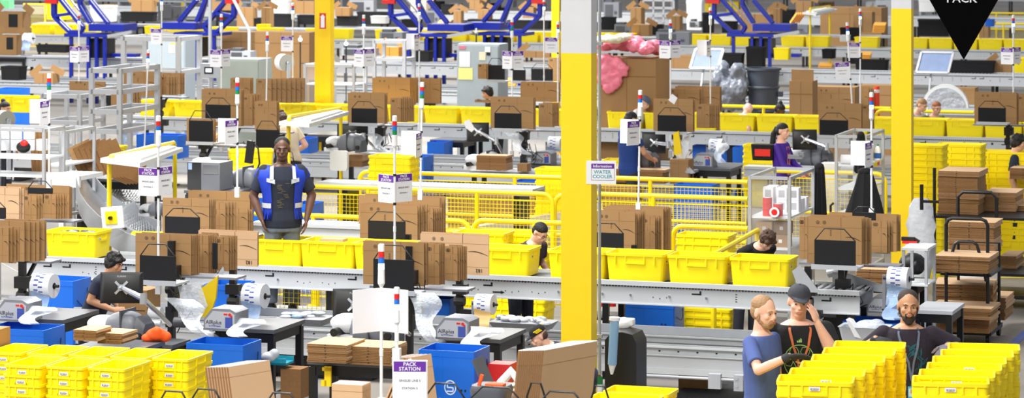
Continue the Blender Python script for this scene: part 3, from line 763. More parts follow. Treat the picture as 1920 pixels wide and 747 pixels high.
# ================================================================== PEOPLE
SK_L = mat('skin_light', (226, 176, 152), .5, var=.04, scale=20); SK_M = mat('skin_tan', (198, 146, 112), .5, var=.04, scale=20); SK_D = mat('skin_dark', (98, 66, 50), .45, var=.06, scale=20)
LIPM = mat('lips', (192, 122, 106), .5, var=0); LIPD = mat('lips_dark', (92, 54, 48), .5, var=0)
EYEW = mat('eye_white', (176, 168, 162), .25, var=0); EYEB = mat('iris', (36, 28, 24), .2, var=0)
HB = mat('hair_black', (18, 15, 15), .6, var=.3, scale=60, bump=.6); HBR = mat('hair_brown', (70, 46, 32), .6, var=.3, scale=60, bump=.6)
HBL = mat('hair_blond', (160, 124, 86), .6, var=.25, scale=60, bump=.5); HGI = mat('hair_ginger', (150, 90, 55), .6, var=.25, scale=60, bump=.5)
def remesh(o, vs, sm=4, fac=.5):
    m = o.modifiers.new('r', 'REMESH'); m.mode = 'VOXEL'; m.voxel_size = vs; m.use_smooth_shade = True
    if sm: s = o.modifiers.new('s', 'SMOOTH'); s.iterations = sm; s.factor = fac
def rotx(a): return Matrix.Rotation(a, 4, 'X')
def cap(b, p, q, r0, r1, n=10):
    p = Vector(p); q = Vector(q); b.cyl(p, q, r0, n, r2=r1); b.ell(p, (r0,)*3, n=n, k=6); b.ell(q, (r1,)*3, n=n, k=6)
def hand(b, w, d, up, side, curl=.5, sc_=1, r=.0088):
    """palm + four fingers + thumb; w wrist, d pointing direction, up = back-of-hand normal, side=+1/-1 thumb side"""
    d = Vector(d).normalized(); up = Vector(up); up = (up-d*up.dot(d)).normalized(); x = d.cross(up)*side
    w = Vector(w); R = Matrix((x, d, up)).transposed()
    b.ell(w+d*.045, (.041*sc_, .052*sc_, .017*sc_), n=12, k=8, R=R)
    b.ell(w+d*.0, (.028*sc_, .035*sc_, .022*sc_), n=10, k=6, R=R)
    for i, L in enumerate((.068, .078, .073, .056)):
        o = (.030-.02*i)*sc_; base = w+x*o+d*(.085-.006*abs(i-1.2))*sc_; q = base; dd = d+x*(.13-.08*i)
        ang = 0
        for j, f in enumerate((.45, .32, .23)):
            ang += curl*(.5, .75, .6)[j]
            dv = (dd.normalized()*math.cos(ang)-up*math.sin(ang)).normalized(); e = q+dv*L*f*sc_
            cap(b, q, e, r*sc_*(1-.08*j), r*sc_*(.92-.08*j), 7); q = e
        
    q = w+x*.028*sc_+d*.02*sc_
    for j, f in enumerate((.04, .032, .026)):
        dv = (x*(.85-.3*j)+d*(.55+.35*j)-up*(.25+.2*curl)).normalized(); e = q+dv*f*sc_; cap(b, q, e, .0125*sc_-.001*j, .011*sc_-.001*j, 7); q = e
def head(b, H, detail=True):
    b.X = H
    b.ell((0, .012, .03), (.075, .094, .088), n=18, k=12); b.ell((0, -.02, -.03), (.062, .07, .085), n=16, k=10)
    b.ell((0, -.04, -.082), (.042, .042, .034)); b.ell((0, -.078, .022), (.05, .016, .012)); b.ell((0, -.083, -.05), (.032, .02, .02))
    b.ell((-.038, -.062, -.022), (.022, .022, .02)); b.ell((.038, -.062, -.022), (.022, .022, .02))
    b.cyl((0, -.083, .02), (0, -.106, -.022), .007, 8, r2=.0125); b.ell((0, -.1, -.024), (.016, .015, .011)); 
    for s in (-1, 1): b.ell((s*.077, .012, -.008), (.009, .02, .032))
    b.X = None
def hair(style, H, parent, m, vs=.007):
    b = M(); b.X = H
    if style == 'short': b.ell((0, .016, .055), (.081, .094, .071)); b.ell((0, .045, .005), (.079, .07, .078))
    elif style == 'messy':
        b.ell((0, .012, .055), (.088, .1, .078)); b.ell((0, .045, -.005), (.086, .075, .09)); r = random.Random(3)
        for k in range(26):
            a = r.uniform(0, 6.28); z = r.uniform(.0, .12); rr = .085*math.sqrt(max(.1, 1-(z/.15)**2)); b.ell((rr*math.cos(a), .02+rr*1.08*math.sin(a)*(1 if math.sin(a) > -.6 or z > .07 else .75), z), (.016, .016, .03))
        b.ell((-.045, -.068, .062), (.045, .03, .025)); b.ell((.04, -.068, .068), (.04, .03, .022)); b.ell((-.08, .0, -.005), (.014, .035, .04)); b.ell((.08, .0, -.005), (.014, .035, .04))
    elif style == 'buzz': b.ell((0, .026, .055), (.0805, .0925, .071)); b.ell((0, .05, .002), (.079, .067, .074))
    elif style == 'receding': b.ell((0, .036, .048), (.0775, .08, .074)); b.ell((0, .05, .0), (.0765, .064, .072)); b.ell((0, -.03, .098), (.03, .045, .02))
    elif style == 'pony':
        b.ell((0, .014, .052), (.08, .092, .072)); b.ell((0, .045, .0), (.079, .072, .08)); b.ell((0, .11, .03), (.035, .035, .035)); b.tube([(0, .11, .03), (-.0, .15, -.05), (.0, .155, -.18), (0, .13, -.32), (0, .12, -.42)], [.03, .042, .045, .035, .01], 10)
    elif style == 'bun': b.ell((0, .016, .055), (.082, .095, .072)); b.ell((0, .045, .005), (.08, .072, .08)); b.ell((0, .06, .13), (.042, .042, .036))
    elif style == 'under': b.ell((0, .05, -.01), (.0785, .06, .06))
    b.X = None; o = obj('hair', b, m, parent); remesh(o, vs, 2); return o
def person(label, px, yt, s, ht=1.75, face=0, zfeet=None, lean=0, side=0, nod=0, turn=0, tilt=0, skin=None, hairs=('short', None), shirt=None, pants=None,
           arms=None, beard=None, cap_=None, glasses=False, sleeve=.62, build=1.0, gloves=None, vs=.009, watch=False, near=False, hands=True, thumb=1):
    """face: heading in degrees from the camera (0 = faces camera, + = to the right of the picture)"""
    skin = skin or SK_M; k = ht/1.75
    top = pt(px, yt, s); feet = zfeet or 0
    t = thing('person', label, 'person', (0, 0, 0), 0)
    hd = math.radians(face)
    BW = build
    LM = Matrix.Translation((0, 0, .92)) @ Matrix.Rotation(math.radians(lean), 4, 'X') @ Matrix.Rotation(math.radians(side), 4, 'Y') @ Matrix.Translation((0, 0, -.92))
    Hd = LM @ Matrix.Translation((0, -.02, 1.632)) @ Matrix.Translation((0, .03, -.1)) @ Matrix.Rotation(math.radians(turn), 4, 'Z') @ Matrix.Rotation(math.radians(nod), 4, 'X') @ Matrix.Rotation(math.radians(tilt), 4, 'Y') @ Matrix.Translation((0, -.03, .1))
    crown = Hd @ Vector((0, .01, .118))
    k = (top.z-feet)/crown.z
    if abs(k-1) > .1: print('SCALE', round(k, 2), label)
    # place so that the crown is seen at (px, yt)
    Rz = Matrix.Rotation(hd, 4, 'Z'); off = (Rz @ Vector((crown.x, crown.y, 0)))*k
    t.location = (top.x-off.x, top.y-off.y, top.z-crown.z*k); t.rotation_euler = (0, 0, hd); t.scale = (k, k, k)
    arms = arms or {}
    sh = {}
    for sd in (-1, 1):
        S = LM @ Vector((sd*.16*BW, .0, 1.412)); A = arms.get(sd, ((sd*.27*BW, .03, 1.15), (sd*.27*BW, -.06, .90)))
        E = Vector(A[0]); Wr = Vector(A[1]); hdv = Vector(A[2]) if len(A) > 2 else (Wr-E); up = Vector(A[3]) if len(A) > 3 else Vector((sd, 0.0, .3)); cu = A[4] if len(A) > 4 else .45
        if len(A) <= 2 and lean: pass
        sh[sd] = (S, E, Wr, hdv, up, cu)
    tor = [(.84, .165, .112), (.92, .168, .118), (1.02, .152, .108), (1.12, .155, .108), (1.24, .168, .116), (1.33, .178, .115), (1.39, .168, .1), (1.43, .148, .088), (1.46, .108, .076), (1.49, .064, .06)]
    def torso(b, g, z0=.84, z1=1.5, belly=0):
        rs = []
        for z, rx, ry in tor:
            if z0-.001 <= z <= z1:
                rs.append([LM @ Vector(((rx*BW+g)*math.cos(a), (ry*(1+.5*(BW-1))+g)*math.sin(a)-belly*math.exp(-((z-1.08)/.12)**2)*(math.sin(a) < 0)*-math.sin(a)*-1*-1, z)) for a in [2*math.pi*i/20 for i in range(20)]])
        b.loft(rs)
    # body: one continuous skin
    b = M(); torso(b, 0); b.tube([LM @ Vector((0, .015, 1.42)), LM @ Vector((0, .008, 1.5)), Hd @ Vector((0, .02, -.06))], [.062, .057, .056], 12)
    head(b, Hd)
    for sd, (S, E, Wr, dv, up, cu) in sh.items():
        cap(b, S, E, .05*BW, .04*BW); cap(b, E, E+(Wr-E)*.35, .042*BW, .041*BW); cap(b, E+(Wr-E)*.35, Wr, .041*BW, .027)
        if hands: hand(b, Wr, dv, up, thumb*sd*-1 if True else 1, cu)
    for sd in (-1, 1): cap(b, (sd*.09, 0, .86), (sd*.1, -.01, .49), .085, .055); cap(b, (sd*.1, -.01, .49), (sd*.105, .02, .09), .054, .036)
    body = obj('body', b, skin, t); remesh(body, vs*.8 if near else vs, 2)
    # clothes
    sm = shirt or BFAB
    def sleeves(b, g, f):
        for sd, (S, E, Wr, dv, up, cu) in sh.items():
            if f <= 1: q = S+(E-S)*f; b.ell(S, (.054*BW+g,)*3); b.cyl(S, q, .054*BW+g, 14, r2=.057*BW+g)
            else:
                cap(b, S, E, .056*BW+g, .048*BW+g); b.cyl(E, E+(Wr-E)*(f-1), .048*BW+g, 14, r2=.036+g); b.ell(E, (.048*BW+g,)*3)
    b = M(); torso(b, .014, .84, 1.47); sleeves(b, .006, sleeve)
    shirt_o = obj('shirt', b, sm, t); remesh(shirt_o, vs*.9, 5)
    for tx_bump in (): pass
    b = M(); pm = pants or mat('dark_trousers', (40, 44, 56), .8)
    rs = [[Vector(((rx*BW+.012)*math.cos(a), (ry+.01)*math.sin(a), z)) for a in [2*math.pi*i/18 for i in range(18)]] for z, rx, ry in ((.8, .17, .115), (.88, .17, .118), (.95, .16, .112))]
    b.loft(rs)
    for sd in (-1, 1): cap(b, (sd*.09, 0, .86), (sd*.1, -.01, .49), .098, .072); b.cyl((sd*.1, -.01, .49), (sd*.105, .02, .08), .07, 12, r2=.06)
    o = obj('trousers', b, pm, t); remesh(o, vs*1.2, 3)
    for sd in (-1, 1):
        b = M(); b.ell((sd*.105, -.03, .04), (.05, .135, .045)); b.box(sd*.105-.045, -.15, 0, sd*.105+.045, .09, .025); o = obj('shoe', b, BLK, t); remesh(o, .01, 2)
    # face
    b = M(); b.X = Hd
    for sd in (-1, 1): b.ell((sd*.03, -.076, .004), (.0115, .011, .0055), n=12, k=8, m=0); b.ell((sd*.03, -.085, .004), (.0058, .0035, .005), n=8, k=6, m=1)
    obj('eyes', b, [EYEW, EYEB], t)
    b = M(); b.X = Hd; b.ell((0, -.1, -.0495), (.023, .0075, .0055)); b.ell((0, -.099, -.0585), (.019, .0075, .0055)); obj('lips', b, LIPD if skin is SK_D else LIPM, t)
    hs, hm = hairs; hm = hm or HB
    for sd in (-1, 1): b = M(); b.X = Hd; b.tube([(sd*.014, -.093, .023), (sd*.03, -.093, .029), (sd*.048, -.08, .023)], [.003, .0042, .002], 6); obj('eyebrow', b, hm, t)
    if hs: hair(hs, Hd, t, hm)
    if beard:
        b = M(); b.X = Hd; g = .004 if beard == 'full' else .0015
        b.ell((0, -.04, -.086), (.048+g, .045+g, .036+g)); b.ell((0, -.015, -.06), (.062+g, .052, .045)); b.cyl((-.022, -.096, -.041), (.022, -.096, -.041), .006, 8); b.ell((-.068, .0, -.03), (.008, .02, .035)); b.ell((.068, .0, -.03), (.008, .02, .035)); b.ell((-.026, -.085, -.06), (.008, .012, .022)); b.ell((.026, -.085, -.06), (.008, .012, .022))
        if beard == 'full': b.ell((0, -.05, -.108), (.036, .036, .03))
        o = obj('beard', b, hm, t); remesh(o, .0055, 2)
    if cap_:
        cm, yaw = cap_; C = Hd @ Matrix.Rotation(math.radians(yaw), 4, 'Z'); b = M(); b.X = C
        n = 20; rings = []
        for i in range(7):
            a = math.radians(i*15); rings.append([(.086*math.cos(a)**.7*math.cos(q), .012+.102*math.cos(a)**.7*math.sin(q), .045+.085*math.sin(a)) for q in [2*math.pi*j/n for j in range(n)]])
        b.loft(rings); vs_ = []
        for j in range(11):
            q = math.radians(200+14*j); vs_.append((.084*math.cos(q), .012+.1*math.sin(q), .05)); e = .9*math.sin(math.pi*j/10); vs_.append((.078*math.cos(q), .012+.1*math.sin(q)-.07*e, .042-.014*e))
        b.add(vs_+[(x, y, z+.006) for x, y, z in vs_], [(2*j, 2*j+1, 2*j+3, 2*j+2) for j in range(10)]+[(22+2*j, 22+2*j+2, 22+2*j+3, 22+2*j+1) for j in range(10)]+[(2*j+1, 2*j+23, 2*j+25, 2*j+3) for j in range(10)])
        b.ell((0, .012, .131), (.008, .008, .004)); obj('cap', b, cm, t)
    if glasses:
        b = M(); b.X = Hd
        for sd in (-1, 1):
            b.tube([(sd*.032+.021*math.cos(q), -.096, .004+.016*math.sin(q)) for q in [2*math.pi*j/12 for j in range(13)]], .0018, 5); b.tube([(sd*.053, -.094, .008), (sd*.076, -.05, .008), (sd*.08, .01, .0)], .0018, 5)
        b.tube([(-.012, -.097, .008), (.012, -.097, .008)], .0018, 5); obj('glasses', b, BLK, t)
    if gloves:
        for sd in gloves:
            S, E, Wr, dv, up, cu = sh[sd]; b = M(); hand(b, Wr, dv, up, thumb*sd*-1, cu, 1.06, .0105); c = (E-Wr).normalized(); b.cyl(Wr, Wr+c*.05, .033, 12); o = obj('glove', b, DGREY if gloves[sd] is None else gloves[sd], t); remesh(o, .0055, 2)
    t['_k'] = k
    return t, sh, LM, Hd, shirt_o
def crumple(o, st, size=.12):
    tx = bpy.data.textures.new('clouds', 'CLOUDS'); tx.noise_scale = size; tx.noise_depth = 2
    m = o.modifiers.new('d', 'DISPLACE'); m.texture = tx; m.strength = st; m.mid_level = .5
def wrapmesh(o, target, off=.004):
    m = o.modifiers.new('w', 'SHRINKWRAP'); m.target = target; m.wrap_method = 'NEAREST_SURFACEPOINT'; m.wrap_mode = 'ABOVE_SURFACE'; m.offset = off
def ribbon(pts, w, nrm=(0, -1, 0)):
    b = M(); vs = []; n = len(pts); P = [Vector(p) for p in pts]
    for i in range(n):
        d = (P[min(n-1, i+1)]-P[max(0, i-1)]).normalized(); x = d.cross(Vector(nrm)).normalized()*w/2; vs += [P[i]-x, P[i]+x]
    b.add(vs, [(2*i, 2*i+1, 2*i+3, 2*i+2) for i in range(n-1)]); return b
def lanyard(t, target, LM, m, bx=0, bz=1.08, badge=True, bw=.06, clipx=0):
    pts = []
    for sd in (-1, 1):
        P = [(sd*.062, .0, 1.475), (sd*.07, -.09, 1.41), (sd*.055+clipx*.3, -.13, 1.32), (sd*.02+clipx*.8, -.14, 1.22), (clipx, -.145, bz+.02)]
        Q = []
        for i in range(len(P)-1):
            for j in range(6): Q.append(LM @ Vector(P[i]).lerp(Vector(P[i+1]), j/6))
        Q.append(LM @ Vector(P[-1])); o = obj('lanyard', ribbon(Q, .016), m, t); wrapmesh(o, target, .009)
    if badge:
        b = M(); b.X = LM @ Matrix.Translation((clipx, -.175, bz-.06)); b.box(-.03, -.003, -.045, .03, .003, .04, 0); b.box(-.024, -.0045, -.035, .024, -.003, .025, 1); b.box(-.012, -.0055, -.01, .012, -.0045, .02, 2); b.box(-.003, 0, .04, .003, .003, .09, 3)
        obj('badge', b, [mat('badge_blue', (90, 170, 205), .4), mat('badge_face', (190, 214, 226), .4), SK_M, SILV], t)
# ================================================================== NEAR LINE, LEFT STATION
G = 'flattened boxes in the rack bundles'
# -- rear rack left
bundle(305, 371, 395, 436, 174, 4, 4, 'the rear rack beside the station 3 sign', G, words='1AE')
divider(309, 406, 376, 440, 178, 'black pocket panel on the rear rack right of the station 3 pole')
bundle(392, 380, 424, 434, 172, 4, 6, 'the narrow bundle right of station 3 sign', G)
bundle(420, 390, 466, 434, 170, 3, 4, 'the small bundle left of the vested man', G)
bundle(353, 357, 472, 432, 164, 4, 2, 'the wide bundle left of the vested man', G)
rack_post(330, 430, 176, 'black post of the rear rack behind the left near station', (305, 480, 438), cables=False)
# -- front rack left (station 3)
bundle(254, 437, 362, 512, 198, 5, 3.2, 'the front rack below the line 3 station 3 sign', G, first='brown box sheet with arc print behind the black pocket under the station 3 sign')
divider(262, 479, 331, 526, 202, 'black pocket panel with wire frame below the line 3 station 3 sign')
bundle(362, 441, 392, 516, 196, 5, 3.5, 'the narrow middle bundle of the left front rack', G)
bundle(402, 444, 430, 508, 194, 4, 4.5, 'the right bundle of the left front rack', G)
bundle(372, 432, 486, 496, 188, 2, 2, 'the pale pair behind the left front rack', G, m=CARDL, words='182')
divider(398, 456, 407, 505, 197, 'thin black divider between the two right bundles of the left front rack', lip=False, arch=False)
rack_post(322, 452, 199, 'black post with cables of the left front rack', (254, 445, 517))
# far left racks
bundle(-30, 412, 50, 488, 198, 5, 9, 'the nearest rack at the left frame edge', G)
bundle(34, 415, 86, 486, 192, 2, 3, 'the rack at the far left beside the near tote', G, words='182')
bundle(-14, 426, 18, 492, 204, 4, 6, 'the lowest bundle cut by the left frame edge', G)
bundle(12, 345, 136, 411, 168, 3, 2, 'the wide bundle of the upper far left rack', G)
bundle(-34, 351, 40, 411, 174, 3, 4, 'the pale sheets of the upper far left rack', G, m=CARDL)
bundle(42, 366, 70, 412, 172, 3, 5, 'the small bundle of the upper far left rack', G)
bundle(82, 364, 106, 410, 171, 5, 4.5, 'the right small bundle of the upper far left rack', G)
divider(-30, 389, 12, 411, 176, 'black pocket panel cut by the left frame edge on the upper rack')
divider(52, 352, 100, 380, 170.5, 'black pocket hidden in the upper far left rack', lip=False)
rack_post(42, 480, 194, 'black post under the far left front rack', (-30, 95, 490), cables=False)
rack_post(60, 415, 170, 'black post of the upper far left rack', (-30, 140, 413), cables=False)
# -- centre station
bundle(675, 383, 784, 452, 174, 6, 3.4, 'the rear rack behind the station 1 sign', G, first='brown box sheet with arc print directly behind the station 1 sign, upper rack')
divider(690, 414, 760, 452, 178, 'black pocket panel with wire frame of the rear centre rack')
bundle(796, 390, 812, 440, 172, 5, 4, 'the small bundle of the rear centre rack', G)
bundle(672, 366, 826, 440, 164, 4, 4, 'the wide bundle behind the rear centre rack', G)
rack_post(765, 440, 176, 'black post of the rear centre rack', (674, 846, 454), cables=False)
bundle(681, 452, 796, 533, 198, 4, 2.6, 'the front centre rack behind the tall signal pole', G, first='brown box sheet with arc print behind the black pocket of the centre front rack')
divider(700, 486, 776, 544, 202, 'black pocket panel with wire frame of the centre front rack')
bundle(798, 458, 824, 534, 196, 4, 3.2, 'the middle bundle of the centre front rack', G)
bundle(834, 462, 858, 526, 194, 5, 4.2, 'the right bundle of the centre front rack', G)
bundle(788, 438, 917, 512, 188, 2, 2, 'the pale sheets behind the centre front rack', G, m=CARDL, words='182')
rack_post(768, 462, 199, 'black post with cables of the centre front rack', (690, 875, 540))
rack_post(862, 500, 190, 'slim black post at the right end of the centre front rack', None, cables=False)
rack_post(437, 500, 190, 'slim black post at the right end of the left front rack', None, cables=False)
# -- right of column
bundle(1112, 396, 1190, 474, 174, 6, 4, 'the rack right of the big column', G, first='brown box sheet with arc print at the right edge of the big column')
divider(1108, 436, 1168, 474, 178, 'black pocket panel just right of the big column')
bundle(1203, 406, 1228, 474, 171, 4, 4, 'the small bundle right of the big column', G)
bundle(1135, 388, 1242, 470, 165, 5, 4, 'the wide bundle right of the big column', G)
rack_post(1190, 460, 175, 'cabled black post under the rack right of the big column', (1115, 1262, 474), cables=True)
# -- right end station
bundle(1513, 406, 1612, 493, 190, 6, 4, 'the right end rack before the black jackets', G, first='brown box sheet with two round marks behind the black pocket, right end rack')
bundle(1499, 407, 1514, 486, 193, 1, 2, 'the narrow left flap of the right end rack', G)
divider(1527, 450, 1601, 497, 194, 'black pocket panel with wire frame of the right end rack')
bundle(1634, 414, 1662, 474, 186, 3, 6, 'the small bundle of the right end rack', G)
bundle(1555, 398, 1676, 468, 180, 3, 4, 'the wide bundle behind the right end rack', G)
divider(1598, 398, 1640, 420, 182, 'rear wire frame sticking up behind the right end rack', lip=False)
rack_post(1578, 490, 189, 'black post with cables of the right end rack', (1500, 1680, 496))
rack_post(1515, 500, 192, 'left black post of the right end rack', None, cables=False)
# -- station equipment, near line
TW = lambda x, y, s: pt(x, y, s)
def eq(px, y, s):      # table height placing
    return pt(px, y, s)
tb = table(fl(398, 202), .62, .75, zz(622, 204), 'black work table carrying the air pillow machine, left near station')
table(fl(820, 202), .62, .75, zz(640, 204), 'black work table carrying the air pillow machine, centre near station')
table(fl(18, 202), .55, .75, zz(596, 202), 'black work table carrying the air pillow machine at the far left', group='black work tables')
air_machine(pt(424, 617, 206), 'grey air pillow machine beside the blue bin of the left near station')
air_machine(pt(858, 634, 206), 'grey air pillow machine above the logo bin, centre near station')
air_machine(pt(36, 600, 204), 'grey air pillow machine at the far left edge')
film_roll(pt(479, 555, 199), 'white film roll with blue print at the left near station')
film_roll(pt(84, 536, 198), 'white film roll with blue print at the far left')
film_roll(pt(1686, 523, 192), 'white film roll with blue print right of the right end rack')
film_roll(pt(910, 571, 203), 'small white film roll with manila coloured film, centre near station', 'film2', .82, sm=mat('manila_film', (226, 188, 120), .3, alpha=.9))
blue_bin(fl(420, 208)+Vector((0,0,0)), 'blue corrugated bin with round logo beside the yellow tote stacks', (1.0, 1, zz(640, 208)/.86))
blue_bin(fl(852, 215), 'blue corrugated bin with round logo at bottom centre', (.92, 1, (zz(652, 215))/.86))
blue_bin(fl(48, 206), 'blue corrugated bin at the far left behind the yellow totes', (1.05, 1, zz(612, 206)/.86), key='bin2', logo=False)
blue_bin(fl(118, 180), 'blue bin under the left end of the near conveyor', (.8, 1, zz(522, 180)/.86), key='bin2', logo=False)
blue_bin(fl(430, 183), 'blue bin under the near conveyor left of the film roll', (.7, 1, zz(530, 183)/.86), key='bin2', logo=False)
blue_bin(fl(830, 180), 'blue bin under the near conveyor left of the post, centre', (.55, 1, zz(556, 180)/.86), key='bin2', logo=False)
blue_bin(fl(1224, 176), 'wide blue bin under the near conveyor right of the big column', (1.05, 1, zz(568, 176)/.86), key='bin2', logo=False)
blue_bin(fl(1640, 190), 'blue bin behind the grey tray left of the bearded man', (1.0, 1, zz(600, 190)/.86), key='bin2', logo=False)
tape_machine(pt(212, 640, 205), 'grey tape dispenser with white nose on the left near bench')
tape_machine(pt(672, 640, 208), 'grey tape dispenser with white nose behind the flat box piles, centre', 1.05)
monitor(228, 540, 206, 80, 58, 'black monitor seen from behind before the dark-haired worker, left', arm=(320, 590, 201))
monitor(664, 572, 205, 80, 60, 'black monitor seen from behind left of the folded white sign', arm=(768, 612, 201))
# benches
table(fl(134, 214), .62, .6, zz(652, 214), 'grey bench with tape dispenser and flat boxes, left near station')
table(fl(576, 220), .85, .55, zz(676, 220), 'black bench carrying two piles of flattened boxes', top=DGREY)
table(fl(282, 205), .22, .4, zz(646, 205), 'small grey bench under the orange cloth')
pile(138, 618, 183, 217, 4, .3, 'the left pile in front of the tape dispenser', t=.024)
pile(184, 624, 232, 216, 4, .3, 'the right pile in front of the tape dispenser', t=.024)
solo('flat_box', M().box(0, 0, 0, .2, .2, .02), CARDL, 'pale open flap box on the left bench pile', 'flat box', pt(150, 619, 215))
pile(576, 644, 652, 222, 6, .42, 'the left pile on the black bench', t=.026)
pile(655, 649, 734, 222, 6, .4, 'the right pile on the black bench', t=.026)
# left station clutter
b = M(); b.ell((0, 0, .03), (.1, .09, .06)); b.ell((-.07, -.02, .0), (.07, .06, .04)); b.ell((.07, .02, .01), (.06, .06, .05)); b.ell((.02, -.05, .06), (.05, .04, .05))
o = solo('cloth', b, ORG, 'crumpled orange cloth below the left rack post', 'cloth', pt(294, 634, 211)); remesh(o, .012, 2)
film_drape(335, 560, 386, 632, 203, 'translucent air pillow strip falling into the left blue bin', wid=.3)
film_drape(788, 548, 812, 642, 203, 'translucent air pillow strip falling into the centre blue bin', wid=.28)
film_drape(468, 598, 440, 632, 207, 'crumpled clear film on the left air pillow table', wid=.28)
film_drape(912, 614, 880, 652, 208, 'crumpled clear film on the centre air pillow table', wid=.3)
film_drape(78, 575, 50, 608, 205, 'crumpled clear film on the far left table', wid=.28)
film_drape(1690, 560, 1668, 600, 196, 'clear film hanging below the right film roll', m=FILMB, wid=.25)
def cloth_sheet(pts, dep, m, label, cat, s, name='sheet'):
    P = [pt(x, y, s) for x, y in pts]; c = P[0].copy(); b = M(); b.loft([[p-c for p in P], [p-c+V*dep for p in P]][::-1]); return solo(name, b, m, label, cat, c, 0)
cloth_sheet([(372, 545), (408, 518), (404, 560), (392, 596), (374, 594)], .03, YEL2, 'yellow plastic bag hanging right of the left rack post', 'bag', 200, 'hanging_bag')
cloth_sheet([(333, 538), (372, 528), (388, 575), (376, 590), (345, 582)], .02, FILM, 'white translucent bag hanging beside the yellow bag', 'bag', 202, 'hanging_bag')
cloth_sheet([(400, 520), (420, 512), (418, 500), (404, 520), (396, 560), (399, 580)][:4], .01, LGREY, 'grey metal flap beside the yellow bag', 'plate', 198, 'metal_plate')
cloth_sheet([(778, 552), (832, 536), (800, 612), (790, 606)], .015, CLR, 'clear sheet stretched right of the centre rack', 'sheet', 201, 'plastic_sheet')
b = M(); b.box(-.2, 0, -.5, .2, .012, 0); solo('plastic_sheet', b, CLR, 'grey translucent panel at the far left above the film roll', 'sheet', pt(15, 500, 190), rot=(0, math.radians(25), RZ))
solo('shipping_carton', M().box(0, 0, 0, .3, .3, .25, 0).box(.02, -.001, .05, .28, 0, .06, 1), [CARD, INK], 'striped brown carton behind the left monitor', 'carton', pt(222, 592, 196))
solo('shipping_carton', M().box(-.3, 0, 0, .03, .3, 1.2, 0).box(-.3, -.001, .8, .03, 0, .81, 1), [CARD, INK], 'tall brown carton cut by the left frame edge', 'carton', fl(-18, 222)+Vector((0,0,0)))
b = M(); b.cyl((-.05, 0, 0), (.05, 0, 0), .05, 16); b.cyl((.05, 0, 0), (.1, 0, 0), .02, 10)
solo('motor', b, DGREY, 'dark small motor housing left of the air pillow machine, left station', 'motor', pt(337, 605, 200))
b = M(); b.cyl((-.06, 0, 0), (.06, 0, 0), .055, 18); solo('tape_roll', b, WHT, 'white label roll beside the left rack post', 'roll', pt(292, 587, 202))
b = M(); b.cyl((-.06, 0, 0), (.06, 0, 0), .028, 14); solo('tape_roll', b, WHT, 'small white roll below the label roll, left station', 'roll', pt(291, 607, 203))
# centre clutter: parts bins, teal tray, etc.
b = M(); b.box(0, 0, 0, .24, .2, .02); b.box(0, 0, 0, .24, .01, .06); b.box(0, .19, 0, .24, .2, .06); solo('plastic_tray', b, mat('teal_plastic', (30, 140, 160), .4), 'teal tray under the left air pillow table', 'tray', pt(490, 684, 205))
b = M(); b.ell((0, 0, 0), (.08, .06, .05)); b.ell((.05, 0, .03), (.05, .04, .05)); o = solo('crumpled_paper', b, LGREY, 'crumpled grey paper in the teal tray', 'paper', pt(505, 670, 205)); remesh(o, .012, 1)
solo('plastic_hook', M().box(0, 0, 0, .06, .02, .17).box(-.03, 0, 0, .02, .02, .05).box(-.02, 0, .13, .06, .02, .16), YEL2, 'yellow plastic clamp under the black bench at bottom centre', 'clamp', pt(608, 725, 221))
# wicker cable tray and wire mesh under conveyor: safety fence seen under the line at x 530-620
railing(520, 652, 520, 178, 'yellow mesh fence seen under the near conveyor', z=.9, ends=(0, 0), post=.55)
b = M(); b.loft([b.rrect(.42, .3, .03, 0), b.rrect(.5, .36, .03, .07)]); r = random.Random(8)
t = solo('parcel_tray', b, MGREY, 'grey tray of clear pouches under the near conveyor, left of the centre monitor', 'tray', pt(572, 608, 193))
b = M(); [b.ell((r.uniform(-.2, .2), r.uniform(-.12, .12), .07+r.uniform(0, .03)), (.06, .04, .02), r.choice((0, 1))) for _ in range(16)]
solo('pouches', b, [LGREY, FILMB], 'clear pouches heaped in the grey tray left of the centre monitor', 'pouches', pt(572, 608, 193), kind='stuff')
b = M(); b.loft([b.rrect(.5, .3, .03, 0), b.rrect(.62, .36, .03, .08)])
solo('parcel_tray', b, MGREY, 'grey tray of foil pouches under the near conveyor, left of the big column', 'tray', pt(982, 618, 194))
b = M(); [b.ell((r.uniform(-.26, .26), r.uniform(-.12, .12), .08+r.uniform(0, .03)), (.06, .04, .025), r.choice((0, 1))) for _ in range(22)]
solo('pouches', b, [LGREY, SILV], 'foil pouches heaped in the grey tray left of the big column', 'pouches', pt(982, 618, 194), kind='stuff')
table(fl(1070, 172), 1.0, .6, .62, 'black shelf under the near conveyor left of the blue bin')
b = M(); [b.cyl((.09*i, 0, 0), (.09*i, 0, .05), .035, 12) for i in range(0)]
for i in range(3):
    b = M(); b.cyl((0, 0, 0), (0, 0, .06), .04, 14); solo('tape_roll', b, RED, 'small red tape roll on the shelf right of the big column, %s from the left' % ORD[i], 'roll', pt(1132+8*i, 575, 178), group='red tape rolls under the near conveyor')
a_ = along(P1L, 486)+V*.1; e_ = along(P1L, 690)
solo('dark_filler_panel', M().box(0, 0, 0, (e_-a_).length, .3, .22).box(.02, -.01, .03, .4, 0, .2), BLK, 'added black panel darkening the gap under the lower conveyor left of the black bench', 'cabinet', (a_.x, a_.y, 0))  # black panel added so the space below the conveyor reads dark
